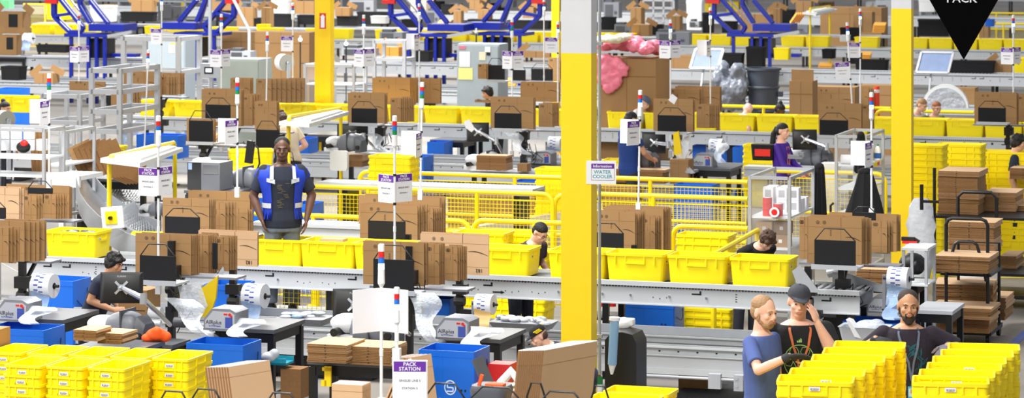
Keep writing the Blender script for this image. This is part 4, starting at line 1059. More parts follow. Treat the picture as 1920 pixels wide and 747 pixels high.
# ---- foreground rack arches and bundles (bottom edge)
def arch(x0, x1, y, s, label, hpx=26):
    a = pt(x0, y+hpx, s); w = (x1-x0)/(s*CT); h = hpx/s
    return solo('box_guide', M().tube([(0, 0, -1.0), (0, 0, 0), (w*.25, 0, h), (w*.75, 0, h), (w, 0, 0), (w, 0, -1.0)], .007, 6), BLKM, label, 'wire frame', a, group='wire frames of the foreground rack')
arch(296, 358, 733, 285, 'bent wire frame below the yellow totes at the bottom edge'); arch(356, 420, 729, 282, 'bent wire frame left of the leaning box fan at the bottom edge')
arch(496, 562, 736, 285, 'bent wire frame right of the leaning box fan at the bottom edge'); arch(798, 872, 718, 285, 'bent wire frame right of the station 5 sign')
arch(880, 980, 724, 290, 'bent wire frame around the dark grey bin at bottom centre'); arch(988, 1022, 718, 288, 'bent wire frame in front of the big box bundle'); arch(1008, 1098, 733, 290, 'bent wire frame at the foot of the big column'); arch(1108, 1142, 724, 286, 'bent wire frame before the lower right yellow totes')
def fan(x, y0, y1, s, n, wpx, deppx, lean, where, m=CARDL, top=PAPER):
    """boxes on edge, broad side to the right, tilting back along the row"""
    for i in range(n):
        w = wpx/s; h = (y1-y0)/s; b = M(); b.box(0, 0, 0, .014, w, h, 0); b.box(0, .002, h, .014, w-.002, h+.001, 1); b.box(0, -.001, 0, .014, 0, h, 2)
        b.box(.014, 0, h*.8, .0146, w, h*.805, 2); b.box(.014, w*.3, h*.1, .0148, w*.34, h*.3, 3)
        solo('flat_box', b, [m, top, CARDE, INK], 'flattened box in %s, %s from its left' % (where, ORD[i]), 'flat box', pt(x+deppx*i, y1, s)+V*.002*i, rot=(0, math.radians(lean), RZ+math.radians(-22)), group='flattened boxes in the foreground racks')
fan(398, 690, 790, 282, 9, 110, 4.8, -11, 'the leaning fan at bottom left of centre')
fan(958, 655, 800, 286, 13, 160, 3.6, 7, 'the tall bundle left of the big column foot')
fan(748, 672, 790, 276, 5, 60, 8, -10, 'the bundle behind the station 5 sign')
for i in range(8):
    w = 66/280; b = M(); b.box(0, 0, 0, w, .011, .35, 0); b.box(0, 0, .35, w, .011, .351, 1); b.box(0, -.001, .3, w, 0, .302, 2)
    solo('flat_box', b, [CARDL, mat('pink_edge', (222, 196, 190), .8), CARDE], 'flattened box in the low bundle under the black bench, %s from its front' % ORD[i], 'flat box', pt(622, 812, 262)+V*.022*i, group='flattened boxes in the foreground racks')
for i in range(5):
    b = M(); b.box(0, 0, 0, .012, .3, .4, 0); b.box(0, 0, .4, .012, .3, .401, 1)
    solo('flat_box', b, [CARDL, PAPER], 'leaning pale flap left of the station 5 sign, %s from the left' % ORD[i], 'flat box', pt(700+7*i, 800, 270), rot=(0, math.radians(24), RZ), group='flattened boxes in the foreground racks')
# dark carton under the table, tools
solo('shipping_carton', M().box(0, 0, 0, .2, .2, .27, 0), [CARDE], 'dark brown carton standing under the left air pillow table', 'carton', pt(526, 747, 205))
solo('shipping_carton', M().box(0, 0, 0, .34, .3, .25, 0), [CARD], 'brown carton on the floor right of the water cooler', 'carton', pt(1272, 742, 190))
b = M(); b.loft([b.rrect(.2, .2, .05, 0), b.rrect(.26, .24, .06, .14), b.rrect(.24, .22, .06, .17)]); t = thing('parts_caddy', 'dark grey caddy with orange inserts at bottom centre', 'caddy', pt(922, 770, 284)); obj('shell', b, DGREY, t)
obj('insert', M().box(-.02, -.08, .15, .1, .0, .185).bar((-.08, -.05, .14), (-.05, -.05, .24), .02), ORG, t)
t = thing('laptop', 'dark thin laptop lid behind the caddy at bottom centre', 'laptop', pt(905, 725, 262)); b = M(); b.X = Matrix.Rotation(math.radians(-24), 4, 'Y'); b.box(-.005, 0, 0, .008, .22, .2); obj('lid', b, DGREY, t); obj('base', M().box(0, 0, -.015, .2, .22, 0), LGREY, t)
b = M(); b.tube([(.0, 0, 0), (.09, 0, .1), (.16, 0, .02), (.16, 0, -.25)], [.035, .04, .035, .03], 10); solo('vacuum_hose', b, WHT, 'white curved strap behind the caddy at bottom centre', 'hose', pt(938, 720, 240))
b = M(); b.box(0, 0, 0, .2, .2, .22); solo('tool_case', b, RED, 'dark red case under the centre air pillow table', 'case', pt(915, 730, 215))
# clutter on the machine side: braces, motors along shelf
# ================================================================== WATER COOLER AND COLUMN FITTINGS
t = thing('water_cooler', 'black water cooler at the right side of the big column', 'water cooler', fl(1134, 205))
w = .3
b = M(); H1 = zz(622, 205)
b.prism([(0, 0), (w, 0), (w, H1-.1), (w-.04, H1-.02), (w*.55, H1), (.06, H1-.01), (0, H1-.08)], 0, .34); obj('housing', b, BLK, t)
obj('dispenser_recess', M().box(-.004, .06, H1-.45, 0, .28, H1-.15), DGREY, t); b = M(); b.cyl((-.03, .12, H1-.2), (-.03, .12, H1-.16), .012, 8); b.cyl((-.03, .22, H1-.2), (-.03, .22, H1-.16), .012, 8); obj('tap', b, LGREY, t)
t = thing('cup_dispenser', 'clear blue tube of paper cups hanging beside the big column', 'cup dispenser', pt(1148, 684, 207))
t.rotation_euler = (0, math.radians(3), 0)
b = M(); b.cyl((0, 0, -.08), (0, 0, 0), .008, 14, r2=.035); b.cyl((0, 0, 0), (0, 0, .4), .042, 18); obj('tube', b, mat('clear_blue', (140, 180, 215), .15, var=0, alpha=.8), t)
b = M(); b.cyl((0, 0, .4), (0, 0, .43), .05, 18); obj('lid', b, WHT, t); b = M(); b.cyl((0, 0, -.09), (0, 0, 0), .012, 14, r2=.036); obj('paper_cup', b, WHT, t)
b = M(); b.ell((0, 0, 0), (.08, .05, .06)); b.box(-.05, -.03, -.02, .1, .05, .05); o = solo('cup_bag', b, WHT, 'white plastic bag of cups on top of the water cooler', 'bag', pt(1170, 607, 203)); remesh(o, .015, 2)
zc = pt(1118, 0, 206)
t = thing('conduit', 'grey steel conduit running up the right side of the big column', 'pipe', (zc.x+.03, zc.y+.02, 0))
b = M(); b.cyl((0, 0, 0), (0, 0, 8), .014, 10); obj('pipe', b, GALV, t)
for y in (82, 631, 709): b = M(); b.box(-.06, -.03, zz(y, 206)-.015, .03, .0, zz(y, 206)+.015); obj('bracket', b, GALV, t)
t = thing('water_valve', 'copper and green water filter valve at the foot of the big column', 'valve', pt(1124, 725, 208))
b = M(); b.cyl((0, 0, -.1), (0, 0, .02), .028, 12); obj('filter_cup', b, WHT, t); b = M(); b.cyl((0, 0, .02), (0, 0, .09), .03, 12); obj('valve_body', b, mat('green_paint', (20, 110, 50), .4), t)
b = M(); b.tube([(-.05, 0, -.3), (-.05, 0, .05), (-.02, 0, .08)], .012, 8); b.tube([(-.09, .0, .02), (-.03, 0, .04), (0, 0, .1)], .014, 8); b.cyl((-.15, 0, .05), (-.05, 0, .05), .016, 8); obj('copper_pipe', b, COPP, t)
# information sign
t = thing('information_sign', 'white sign reading Information water cooler on the big column', 'sign', Vector((*(along(fl(1052, 208), 1100)-V*.012).xy, zz(302, 208.8))), 0)
t.rotation_euler = (0, 0, math.radians(-4))
W_, H_ = .268, .21
obj('sign_plate', M().box(0, -.003, -H_, W_, .003, 0), PAPER, t); obj('sign_header', M().box(.045, -.0045, -.07, W_-.015, -.003, -.025), PURP, t)
b = M(); 
for x0, z0, x1, z1 in ((.045, -.175, W_-.015, -.172), (.045, -.175, .048, -.03), (W_-.018, -.175, W_-.015, -.03)): b.box(x0, -.0045, z0, x1, -.003, z1)
obj('border', b, LTXT, t); text('Information', .036, PAPER, t, (.145, -.0055, -.048), FR); text('WATER\nCOOLER', .045, TEAL, t, (.145, -.0045, -.122), FR)
# hanging black triangle
t = thing('hanging_sign', 'black triangular hanging sign with white lettering at top right', 'sign', pt(1807, 112, 215), 0)
hh = 1.0; ww = .572*hh
obj('sign_board', M().prism([(0, 0), (ww, hh), (-ww, hh)], -.008, .008), mat('matt_black', (3, 3, 4), .95, spec=.1), t)
text('PACK', .105, PAPER, t, (-.02, -.0095, .532), FR)
b = M(); b.cyl((-.45, 0, hh), (-.45, 0, 4), .003, 5); b.cyl((.45, 0, hh), (.45, 0, 4), .003, 5); obj('suspension_wire', b, SILV, t)
# ================================================================== MIDDLE LINE STATIONS
GM = 'flattened boxes on the middle racks'
def rect(x0, y0, x1, y1, s, dep, m, name, label, cat, seam=True, yaw=0, group=None, ink=True, floor=False):
    a = pt(x0, y1, s); w = (x1-x0)/(s*CT); h = (y1-y0)/s
    if floor: h += a.z; a.z = 0
    b = M(); b.box(0, 0, 0, w, dep, h, 0)
    if seam: b.box(w*.48, -.0015, 0, w*.49, 0, h, 1); b.box(0, -.0015, h*.86, w, 0, h*.868, 1); b.box(.0, 0, h, w, dep*.5-.004, h+.004, 0); b.box(.0, dep*.5+.004, h, w, dep, h+.004, 0)
    return solo(name, b, [m, CARDE if m in (CARD, CARDL) else DGREY], label, cat, a, RZ+math.radians(yaw), group)
def mid(px, s, fr, dv, bd, bh, place, post=True):
    """front sheet, divider, side bundle, bundle behind (pixel boxes)"""
    if fr: bundle(*fr, s, 3, 2.2, place+', front', GM)
    if dv: divider(*dv, s*1.015, 'black pocket panel with wire frame on '+place)
    if bd: bundle(*bd[:4], s*.98, bd[4], bd[5], place+', right side', GM)
    if bh: bundle(*bh[:4], s*.87, bh[4], bh[5], place+', back row', GM)
    if post:
        y = fr[3] if fr else dv[3]
        rack_post(px, y-20, s*.99, 'black post of '+place, ((fr or dv)[0], (bd or fr or dv)[2]+20, y+3))
mid(436, 124, (378, 167, 455, 236), (385, 196, 433, 223), (456, 178, 474, 236, 4, 5), (432, 147, 470, 190, 3, 3), 'the left blue machine rack')
mid(520, 126, (478, 190, 520, 246), (480, 243, 523, 278), None, (480, 148, 510, 192, 8, 9), 'the rack above the vested man')
mid(712, 125, (652, 174, 722, 232), (659, 203, 707, 231), (732, 184, 752, 228, 7, 4), (698, 146, 770, 195, 5, 3), 'the rack left of centre')
bundle(775, 147, 826, 193, 108, 2, 3, 'the back right of the rack left of centre', GM)
mid(982, 125, (920, 181, 1000, 241), (927, 212, 977, 241), (1010, 194, 1036, 238, 4, 4), (976, 154, 1048, 190, 2, 2), 'the rack left of the big column')
mid(1268, 125, (1225, 185, 1298, 245), (1233, 216, 1285, 247), (1306, 197, 1330, 240, 6, 4), (1238, 166, 1310, 205, 3, 3), 'the rack right of the big column')
bundle(1266, 162, 1348, 208, 108, 3, 2.5, 'the back right of the rack right of the column', GM)
mid(1600, 122, (1535, 194, 1612, 256), (1537, 225, 1588, 254), (1616, 196, 1636, 242, 2, 3), (1524, 163, 1600, 215, 2, 2), 'the rack beside the right yellow column')
bundle(1600, 164, 1628, 205, 104, 3, 5, 'the back right rack left of the right column', GM)
mid(1890, 124, (1827, 172, 1902, 232), (1834, 202, 1883, 229), (1906, 178, 1930, 228, 3, 4), None, 'the rack at the right edge')
divider(354, 226, 400, 266, 134, 'black pocket panel with wire frame left of the manila envelopes')
bundle(350, 222, 404, 268, 133, 2, 1.5, 'the rack left of the manila envelopes', GM)
rack_post(382, 230, 133, 'black post under the pocket left of the manila envelopes', (345, 460, 272), cables=False)
bundle(232, 134, 296, 180, 112, 4, 3, 'the left bundle behind the steel steps', GM); bundle(290, 137, 340, 176, 108, 3, 4, 'the right bundle behind the steel steps', GM)
bundle(300, 143, 318, 178, 112, 4, 5, 'the middle bundle behind the steel steps', GM)
bundle(208, 163, 250, 212, 118, 4, 5, 'the low bundle at the steel steps', GM); bundle(130, 152, 200, 170, 114, 2, 2, 'the bundle left of the steel steps', GM)
rack_post(300, 160, 112, 'black post behind the steel steps', (210, 345, 182), cables=False)
divider(914, 122, 946, 150, 108, 'black pocket on the bracket before the grey cabinet'); bundle(896, 120, 912, 148, 108, 4, 3, 'the bracket before the grey cabinet', GM)
divider(961, 131, 985, 152, 106, 'black pocket right of the grey cabinet pole'); divider(996, 129, 1036, 152, 104, 'wide black pocket beside the big column, upper rack')
bundle(1028, 108, 1050, 150, 100, 2, 3, 'the far rack beside the big column', GM)
bundle(890, 187, 920, 192, 118, 1, 1, 'the flat ledge before the profile man', GM)
# tables, machines, bins of the middle line
def midset(px, s, y, lab, bin_=True, air=True):
    """table with air pillow machine, film roll and bin; y = row of the table top"""
    z = zz(y, s)
    table(fl(px, s), .6, .7, z, 'black work table with packing film, '+lab)
    if air: air_machine(pt(px+18, y, s)+V*.2, 'grey air pillow machine, '+lab)
    film_roll(pt(px+48, y-40, s*.98), 'white film roll with blue print, '+lab, sm=None) if air else None
    if bin_: blue_bin(fl(px+20, s*1.04)-V*.25, 'blue corrugated bin, '+lab, (1.0, 1, (z-.04)/.86), key='bin2', logo=False)
midset(1296, 127, 315, 'middle line right of the big column')
midset(994, 124, 310, 'middle line left of the big column')
table(fl(806, 112), .6, .7, zz(262, 112), 'black work table beyond the railing, behind white sign back')
blue_bin(fl(825, 113), 'blue bin under the table behind the white sign back', (.55, 1, zz(265, 113)/.86), key='bin2', logo=False)
table(fl(575, 113), .6, .7, zz(252, 113), 'black work table behind the beige-sleeved arm')
blue_bin(fl(572, 118), 'blue bin below the beige-sleeved arm', (.5, 1, zz(258, 118)/.86), key='bin2', logo=False, base=.78)
blue_bin(fl(1344, 113), 'large blue bin under the middle conveyor, right of the column', (1.3, 1, zz(272, 113)/.86), key='bin2', logo=False)
blue_bin(fl(1392, 116), 'narrow blue bin under the middle conveyor near the purple jacket', (.4, 1, zz(275, 116)/.86), key='bin2', logo=False)
blue_bin(fl(305, 118), 'wide blue bin with clear bags behind the left lamp hood', (1.3, 1, zz(252, 118)/.86), key='bin2', logo=False, base=.7)
blue_bin(fl(492, 152), 'blue bin low behind the man in the vest, left', (.5, 1, zz(375, 152)/.86), key='bin2', logo=False)
blue_bin(fl(578, 152), 'blue bin low behind the man in the vest, right', (.45, 1, zz(380, 152)/.86), key='bin2', logo=False)
blue_bin(fl(790, 132), 'narrow blue bin behind the upper railing at the centre poles', (.4, 1, zz(292, 132)/.86), key='bin2', logo=False)
blue_bin(fl(25, 98), 'blue bin far left under the upper conveyor', (.9, 1, zz(128, 88)/.86), key='bin2', logo=False)
film_roll(pt(245, 240, 118), 'white film roll with blue print behind the steel steps')
film_roll(pt(250, 240, 118)+Vector((-1.6,3,0)), 'white film roll at the far left station', sheet=.17) if False else None
film_roll(pt(54, 72, 88), 'small white film roll far left above the upper conveyor')
tape_machine(pt(640, 284, 128), 'grey tape dispenser with white nose below the right lamp hood', .95)
tape_machine(pt(902, 318, 128), 'grey tape dispenser with white nose beside the leaning brown pile', .95)
tape_machine(pt(1190, 316, 129), 'grey tape dispenser with white nose below the blue-shirted worker', .95)
tape_machine(pt(1505, 312, 132), 'grey tape dispenser right of the purple jacket', 1.1)
tape_machine(pt(445, 356, 150), 'grey tape dispenser with white nose left of the vested man', 1.0)
tape_machine(pt(285, 405, 160), 'small grey tape dispenser behind the wire chute', .6)
monitor(661, 252, 126, 58, 40, 'black monitor seen from behind under the middle rack, left of centre', brand=None, arm=(700, 262, 124))
monitor(896, 248, 126, 42, 36, 'black monitor seen from behind, middle line left of the column', brand=None, arm=(955, 300, 124))
monitor(1226, 268, 126, 44, 40, 'black monitor seen from behind at the blue-shirted worker', brand=None, arm=(1268, 280, 125))
monitor(1509, 262, 133, 46, 38, 'black monitor seen from behind beside the purple jacket', brand=None, arm=(1560, 300, 130))
t = thing('work_bench', 'grey bench with monitor arm beside the purple jacket', 'table', fl(1455, 133)); z_ = zz(312, 133)
obj('tabletop', M().box(0, 0, z_-.04, 1.1, .6, z_), LGREY, t)
for x in (.05, 1.05): obj('leg', M().box(x-.03, .05, 0, x+.03, .11, z_-.04).box(x-.03, .5, 0, x+.03, .56, z_-.04), BLKM, t)
for i, (x, w_, y, lb) in enumerate(((628, 1.1, 286, 'below the right lamp hood'), (880, 1.2, 320, 'left of the big column, middle line'), (1150, 1.2, 317, 'under the blue-shirted worker'))):
    t = thing('work_bench', 'grey packing bench '+lb, 'table', fl(x, 127)); z_ = zz(y, 127)
    obj('tabletop', M().box(0, 0, z_-.04, w_, .6, z_), LGREY, t)
    for q in (.05, w_-.05): obj('leg', M().box(q-.03, .05, 0, q+.03, .11, z_-.04).box(q-.03, .5, 0, q+.03, .56, z_-.04), BLKM, t)
pile(893, 291, 950, 130, 6, .3, 'the leaning pile left of the big column', t=.036)
pile(640, 290, 680, 128, 4, .3, 'the pile below the right lamp hood', t=.044)
pile(1143, 316, 1245, 130, 5, .35, 'the long pile under the blue-shirted worker', t=.04)
rect(1256, 300, 1290, 345, 128, .3, CARD, 'shipping_carton', 'brown carton behind the railing right of the blue-shirted worker', 'carton')
rect(1130, 350, 1190, 376, 136, .3, CARD, 'shipping_carton', 'brown carton behind the mesh railing at the big column', 'carton', floor=True)
rect(840, 352, 1000, 372, 131, .4, CARD, 'shipping_carton', 'long brown carton row behind the upper mesh railing', 'carton', floor=True)
rect(970, 308, 988, 322, 128, .2, CARD, 'shipping_carton', 'tiny brown carton left of the grey air pillow machine, middle line', 'carton')
for (x0, y0, x1, y1, s, lb) in ((694, 250, 722, 285, 126, 'left of centre'), (957, 248, 985, 290, 126, 'right of the white arm'), (1268, 262, 1290, 325, 127, 'right of the column'), (428, 222, 436, 262, 126, 'near the envelopes')):
    film_drape(x0, y0, x1, y1, s, 'translucent air pillow strip on the middle line '+lb, wid=.22)
film_drape(1350, 268, 1350, 305, 126, 'film sheet hanging from the roll right of the column', wid=.2)
cloth_sheet([(1278, 300), (1282, 258), (1296, 252), (1286, 298)], .02, PAPER, 'pale blue-white sheet hanging on the rack right of the column', 'sheet', 127)
cloth_sheet([(985, 300), (1000, 246), (1012, 242), (996, 300)], .02, CLR, 'grey clear panel on the rack left of the column', 'sheet', 127, 'plastic_sheet')
cloth_sheet([(1262, 250), (1272, 246), (1280, 300), (1264, 290)], .04, YEL2, 'yellow bag hanging on the rack right of the column', 'bag', 127.5, 'hanging_bag')
cloth_sheet([(870, 228), (880, 224), (890, 242), (884, 248), (873, 240)], .02, PAPER, 'white paper tag above the monitor, middle line', 'paper', 127.5, 'paper_tag')
cloth_sheet([(1260, 176), (1270, 184), (1264, 196), (1253, 188)], .01, PAPER, 'white diamond tag on the pole right of the big column', 'paper', 127.5, 'paper_tag')
# envelopes
for q, (x, y, s, n, lb) in enumerate([(402, 250, 130, 5, 'left of the white sign back'), (1480, 34, 70, 5, 'on the far bench right of the blue machines'), (945, 158, 104, 3, 'above the pole sign left of the column'), (1640, 58, 72, 5, 'left of the right column on the far line'), (1612, 110, 78, 4, 'behind the purple signs left of the right column'), (1540, 124, 80, 2, 'under the far line'), (825, 44, 72, 2, 'behind the second blue machine')]):
    for i in range(n):
        b = M(); b.box(-.16, -.11, 0, .16, .11, .012); b.quad((-.16, -.112, .0125), (.16, -.112, .0125), (.1, -.03, .0126), (-.1, -.03, .0126))
        tl = -55 if q in (0, 1) else 0
        solo('padded_envelope', b, ENV, 'manila padded envelope %s, %s of the pile' % (lb, ORD[i]), 'envelope', pt(x+3.5*i*(tl != 0)+8, y+(-3*i if tl == 0 else 0), s)+V*.03*i, rot=(math.radians(20), math.radians(tl), RZ), group='manila padded envelopes')
# ================================================================== LAMP HOODS ON YELLOW FRAMES
def hood(x0, x1, yh, s, dep, label, zb=(0, 0), posts=True, w=None):
    """yellow gallows frame with a white reflector on top, running back along v"""
    a = pt(x0, yh, s); t = thing('lamp_hood', label, 'work lamp', (a.x, a.y, 0)); z = a.z; W = w or .5
    # the hood runs back to the right
    dx = (x1-x0)/s; ang = math.asin(min(.99, dx/dep)) if dep else 0
    d = Vector((math.sin(ang+TH), math.cos(ang+TH), 0)); d = Vector((math.sin(ang+TH)*1, math.cos(ang+TH), 0))
    obj('frame', M().tube([(0, 0, 0.02), (0, 0, z-.08), (.02*d.x, .02*d.y, z-.02), (.1*d.x, .1*d.y, z), (dep*d.x-.1*d.x, dep*d.y-.1*d.y, z), (dep*d.x-.02*d.x, dep*d.y-.02*d.y, z-.03), (dep*d.x, dep*d.y, z-.1), (dep*d.x, dep*d.y, .02)], .028, 8), YPNT, t)
    n = Vector((d.y, -d.x, 0)); b = M()
    for (p0, p1) in ((.08, .92),):
        A = d*dep*p0; B = d*dep*p1; q = [A-n*.3*W*2*.35, A+n*W*.75, B+n*W*.75, B-n*.35*W*.6]
        b.loft([[(p.x, p.y, z-.1) for p in q], [(p.x, p.y, z-.055) for p in q]]); q2 = [A+n*.02, A+n*W*.45, B+n*W*.45, B+n*.02]; b.loft([[(p.x, p.y, z-.055) for p in q2], [(p.x, p.y, z-.03) for p in q2]])
    obj('reflector', b, WMET, t)
    return t
def hood2(P, s0, label, posts, k=1):
    """P: four pixel corners of the reflector with their scales; posts: pixel x, y-top, scale"""
    c = pt(P[0][0], P[0][1], P[0][2]); t = thing('lamp_hood', label, 'work lamp', (c.x, c.y, 0), 0); c = Vector((c.x, c.y, 0))
    q = [pt(*p)-c for p in P]; b = M(); b.loft([[v-Vector((0, 0, .05)) for v in q], q]); ctr = (q[0]+q[1]+q[2]+q[3])/4
    q2 = [ctr+(v-ctr)*.8+Vector((0, 0, .03)) for v in q]; b.loft([[v-Vector((0, 0, .03)) for v in q2], q2]); obj('reflector', b, WMET, t)
    (xa, ya, sa), (xb, yb, sb) = posts; A = pt(xa, ya, sa)-c; B = pt(xb, yb, sb)-c; d = (B-A).normalized()
    A0 = Vector((A.x, A.y, 0.02)); B0 = Vector((B.x, B.y, .02))
    obj('frame', M().tube([A0, A-Vector((0, 0, .1)), A-Vector((0, 0, .03))+d*.03, A+d*.1, B-d*.1, B-Vector((0, 0, .03))-d*.03, B-Vector((0, 0, .1)), B0], .027*k, 8), YPNT, t)
hood2([(188, 297, 168), (262, 306, 170), (343, 277, 150), (290, 272, 149)], 0, 'white lamp hood on a yellow frame at left above the wire chute', ((205, 294, 167), (328, 267, 149)))
hood2([(523, 228, 146), (580, 232, 147), (654, 209, 128), (612, 207, 127)], 0, 'white lamp hood on a yellow frame above the vested man', ((541, 219, 145), (639, 203, 127)))
hood2([(1505, 23, 74), (1530, 26, 75), (1570, 17, 66), (1545, 14, 65)], 0, 'small far lamp hood on a yellow frame, top right of centre', ((1519, 16, 74), (1556, 11, 66)))
# white scanner box on the right hood's post
t = solo('signal_box', M().loft([M().rrect(.26, .28, .04, 0), M().rrect(.26, .28, .04, .07)]), WHT, 'rounded white box on the yellow post right of the vested man', 'box', pt(638, 301, 133), rot=(math.pi/2, 0, RZ))
# ================================================================== CHUTE AND WIRE CURTAIN
t = thing('spiral_chute', 'curved galvanised chute sweeping down behind the left near racks', 'chute', pt(140, 335, 165), 0); c0 = pt(140, 335, 165)
path = [(142, 338, 165), (150, 368, 166), (163, 388, 167), (185, 410, 168), (212, 428, 169), (238, 443, 170), (262, 450, 171)]
far = [(158, 330, 150), (172, 350, 151), (188, 368, 152), (206, 388, 153), (232, 408, 154), (262, 426, 155), (300, 440, 156)]
b = M(); P = [pt(*p)-c0 for p in path]; Q = [pt(*p)-c0 for p in far]; n = len(P)
vs = P+Q; b.add(vs, [(i, i+1, n+i+1, n+i) for i in range(n-1)]); obj('slide_bed', b, SILV, t)
b = M(); b.loft([[p+Vector((0, 0, .03)), p+Vector((0, .03, .03)), p+Vector((0, .03, -.22)), p+Vector((0, 0, -.22))] for p in P]); obj('side_wall', b, GALV, t)
b = M(); b.loft([[p+Vector((0, 0, .16)), p+Vector((0, .03, .16)), p+Vector((0, .03, -.1)), p+Vector((0, 0, -.1))] for p in Q]); obj('side_wall', b, GALV, t)
for i in (1, 4): obj('leg', M().box(P[i].x-.03, .1, -c0.z, P[i].x+.03, .16, P[i].z-.1), BLKM, t)
rect(140, 240, 141, 242, 165, .01, GALV, 'x', 'x', 'x') if False else None
# light grey deck at the chute head
t = solo('chute_head', M().box(0, 0, 0, .42, .6, .05).box(0, -.02, -.08, .42, .02, .05).box(.1, .1, -1.45, .16, .16, 0), WMET, 'white steel deck at the head of the curved chute', 'deck', pt(88, 337, 163))
def lattice(P, nu, nv, r, m, name, label, cat, diag=True):
    """wire mesh over a patch given by four corners (pixel, scale)"""
    c = pt(*P[0]); q = [pt(*p)-c for p in P]; b = M()
    f = lambda u, v: (q[0]*(1-u)+q[1]*u)*(1-v)+(q[3]*(1-u)+q[2]*u)*v+Vector((0, 0, -.12*math.sin(math.pi*v)*(1-u*.3)))
    for i in range(nu+1):
        for j in range(nv):
            if diag:
                if i < nu:
                    b.bar(f(i/nu, j/nv), f((i+1)/nu, (j+1)/nv), r); b.bar(f((i+1)/nu, j/nv), f(i/nu, (j+1)/nv), r)
            else: b.bar(f(i/nu, j/nv), f(i/nu, (j+1)/nv), r)
    return solo(name, b, m, label, cat, c, 0)
lattice([(196, 336, 150), (262, 334, 146), (262, 380, 150), (182, 382, 154)], 12, 6, .022, WMET, 'wire_mat', 'flat pale expanded wire mat above the curved chute', 'wire mesh')
lattice([(230, 392, 158), (252, 378, 157), (312, 440, 160), (218, 462, 164)], 12, 9, .016, GALV, 'wire_curtain', 'sagging grey wire mesh curtain behind the left near rack', 'wire mesh')
# control panel on the yellow post
t = thing('emergency_stop', 'white plate with yellow emergency stop switch on the left lamp post', 'panel', pt(194, 430, 170)); t.rotation_euler = (0, math.radians(-6), RZ)
obj('plate', M().box(0, -.02, 0, .26, .0, .24), WHT, t); obj('switch_plate', M().box(.05, -.03, .05, .19, -.02, .19), YEL2, t); b = M(); b.cyl((.12, -.07, .12), (.12, -.03, .12), .02, 10); obj('button', b, BLK, t)
b = M(); b.tube([(0, 0, -.6), (0, 0, 0), (.03, 0, .04), (.4, 0, .05)], .045, 8); solo('bollard_rail', b, YPNT, 'short thick yellow rail end behind the left near rack', 'railing', pt(245, 448, 168))
# ================================================================== ALUMINIUM SHELVES
def alu(px, y, s, w, d, label, shelves=(), panels=True, bar=.035, mids=(), wheels=False, group=None):
    a = pt(px, y, s); z = a.z; t = thing('aluminium_rack', label, 'rack', (a.x, a.y, 0), RZ, group); r = bar/2
    for x in (0, w):
        for yy in (0, d): obj('upright', M().box(x-r, yy-r, 0, x+r, yy+r, z), ALU, t)
    for zq in (z-r, .12)+tuple(mids):
        b = M()
        for yy in (0, d): b.box(0, yy-r, zq-r, w, yy+r, zq+r)
        for x in (0, w): b.box(x-r, 0, zq-r, x+r, d, zq+r)
        obj('rails', b, ALU, t)
    for k in shelves: obj('shelf', M().box(0, 0, k-.02, w, d, k), WMET, t)
    if panels:
        b = M(); b.box(-r*.2, r, .2, r*.2, d-r, z-bar); b.box(r, -r*.2, .2, w-r, r*.2, z-bar); obj('clear_panel', b, CLR, t)
    return t, a, z
zA = [zz(402, 164), zz(456, 163), zz(510, 162)]
tA, aA, z1 = alu(1406, 330, 165, .46, 1.2, 'lower aluminium shelf unit holding red tape rolls and white boxes', zA)
zB = [zz(302, 145), zz(346, 145), zz(392, 145)]
tB, aB, z2 = alu(1568, 253, 147, .38, 1.1, 'taller aluminium shelf unit with a black jacket on it', zB)
for t_, a_, z_ in ((tA, aA, z1), (tB, aB, z2)):
    x = -.03; b = M(); b.tube([(x, -.03, z_-1.05), (x-.03, -.06, z_-1.02), (x-.03, -.06, z_-.9), (x, -.03, z_-.87)], .016, 8); obj('handle', b, BLK, t_)
def on(t, a, x, y, z): return a*0+Vector((a.x, a.y, 0))+U*x+V*y+Vector((0, 0, z))
i = 0
for (x, y, k) in ((.2, .1, 0), (.2, .1, 1), (.2, .1, 2), (.32, .12, 0), (.32, .12, 1), (.22, .23, 0)):
    b = M(); b.cyl((0, 0, 0), (0, 0, .068), .055, 20); b.cyl((0, 0, .068), (0, 0, .07), .04, 16, 1)
    solo('tape_roll', b, [RED, PAPER], 'red tape roll on the lower aluminium shelf, %s' % ['bottom of the front column', 'middle of the front column', 'top of the front column', 'bottom of the right column', 'top of the right column', 'behind the columns'][i], 'tape roll', on(tA, aA, x-.02, y, zA[0]+.07*k), group='red tape rolls'); i += 1
b = M(); b.cyl((0, 0, 0), (0, -.06, 0), .06, 20, 0, a=True); b.cyl((0, -.0605, 0), (0, -.063, 0), .058, 20, 1); b.cyl((0, -.0635, 0), (0, -.065, 0), .035, 18, 0)
solo('tape_roll', b, [RED, PAPER], 'tape roll lying on its side with white face, lower aluminium shelf', 'tape roll', on(tA, aA, .3, .0, zA[0]+.06), RZ, 'red tape rolls')
for i in range(14):
    x = (.08, .24, .38)[i % 3]; y = .6+.2*((i//3) % 3); k = i//9
    b = M(); b.box(-.06, -.06, 0, .06, .06, .14); b.box(-.035, -.062, .03, .035, -.06, .11, 1)
    solo('label_box', b, [PAPER, LGREY], 'white label box on the lower aluminium shelf, %s layer, %s' % ('upper' if k else 'lower', ORD[i % 9]+' from the front left'), 'box', on(tA, aA, x, y, zA[0]+.142*k), group='white label boxes on the shelf')
for i, (x, y, k, m) in enumerate([(.14, .2, 0, CARDL), (.33, .2, 0, CARD), (.14, .2, 1, CARDL), (.33, .25, 1, CARD)]):
    b = M(); b.box(-.09, -.1, 0, .09, .1, .14, 0); b.box(-.02, -.102, .05, .02, -.1, .09, 1)
    solo('shipping_carton', b, [m, PAPER], 'small brown carton on the second board of the lower aluminium shelf, %s' % ['lower left', 'lower right', 'upper left', 'upper right'][i], 'carton', on(tA, aA, x, y, zA[1]+.142*k), group='small cartons on the shelf')
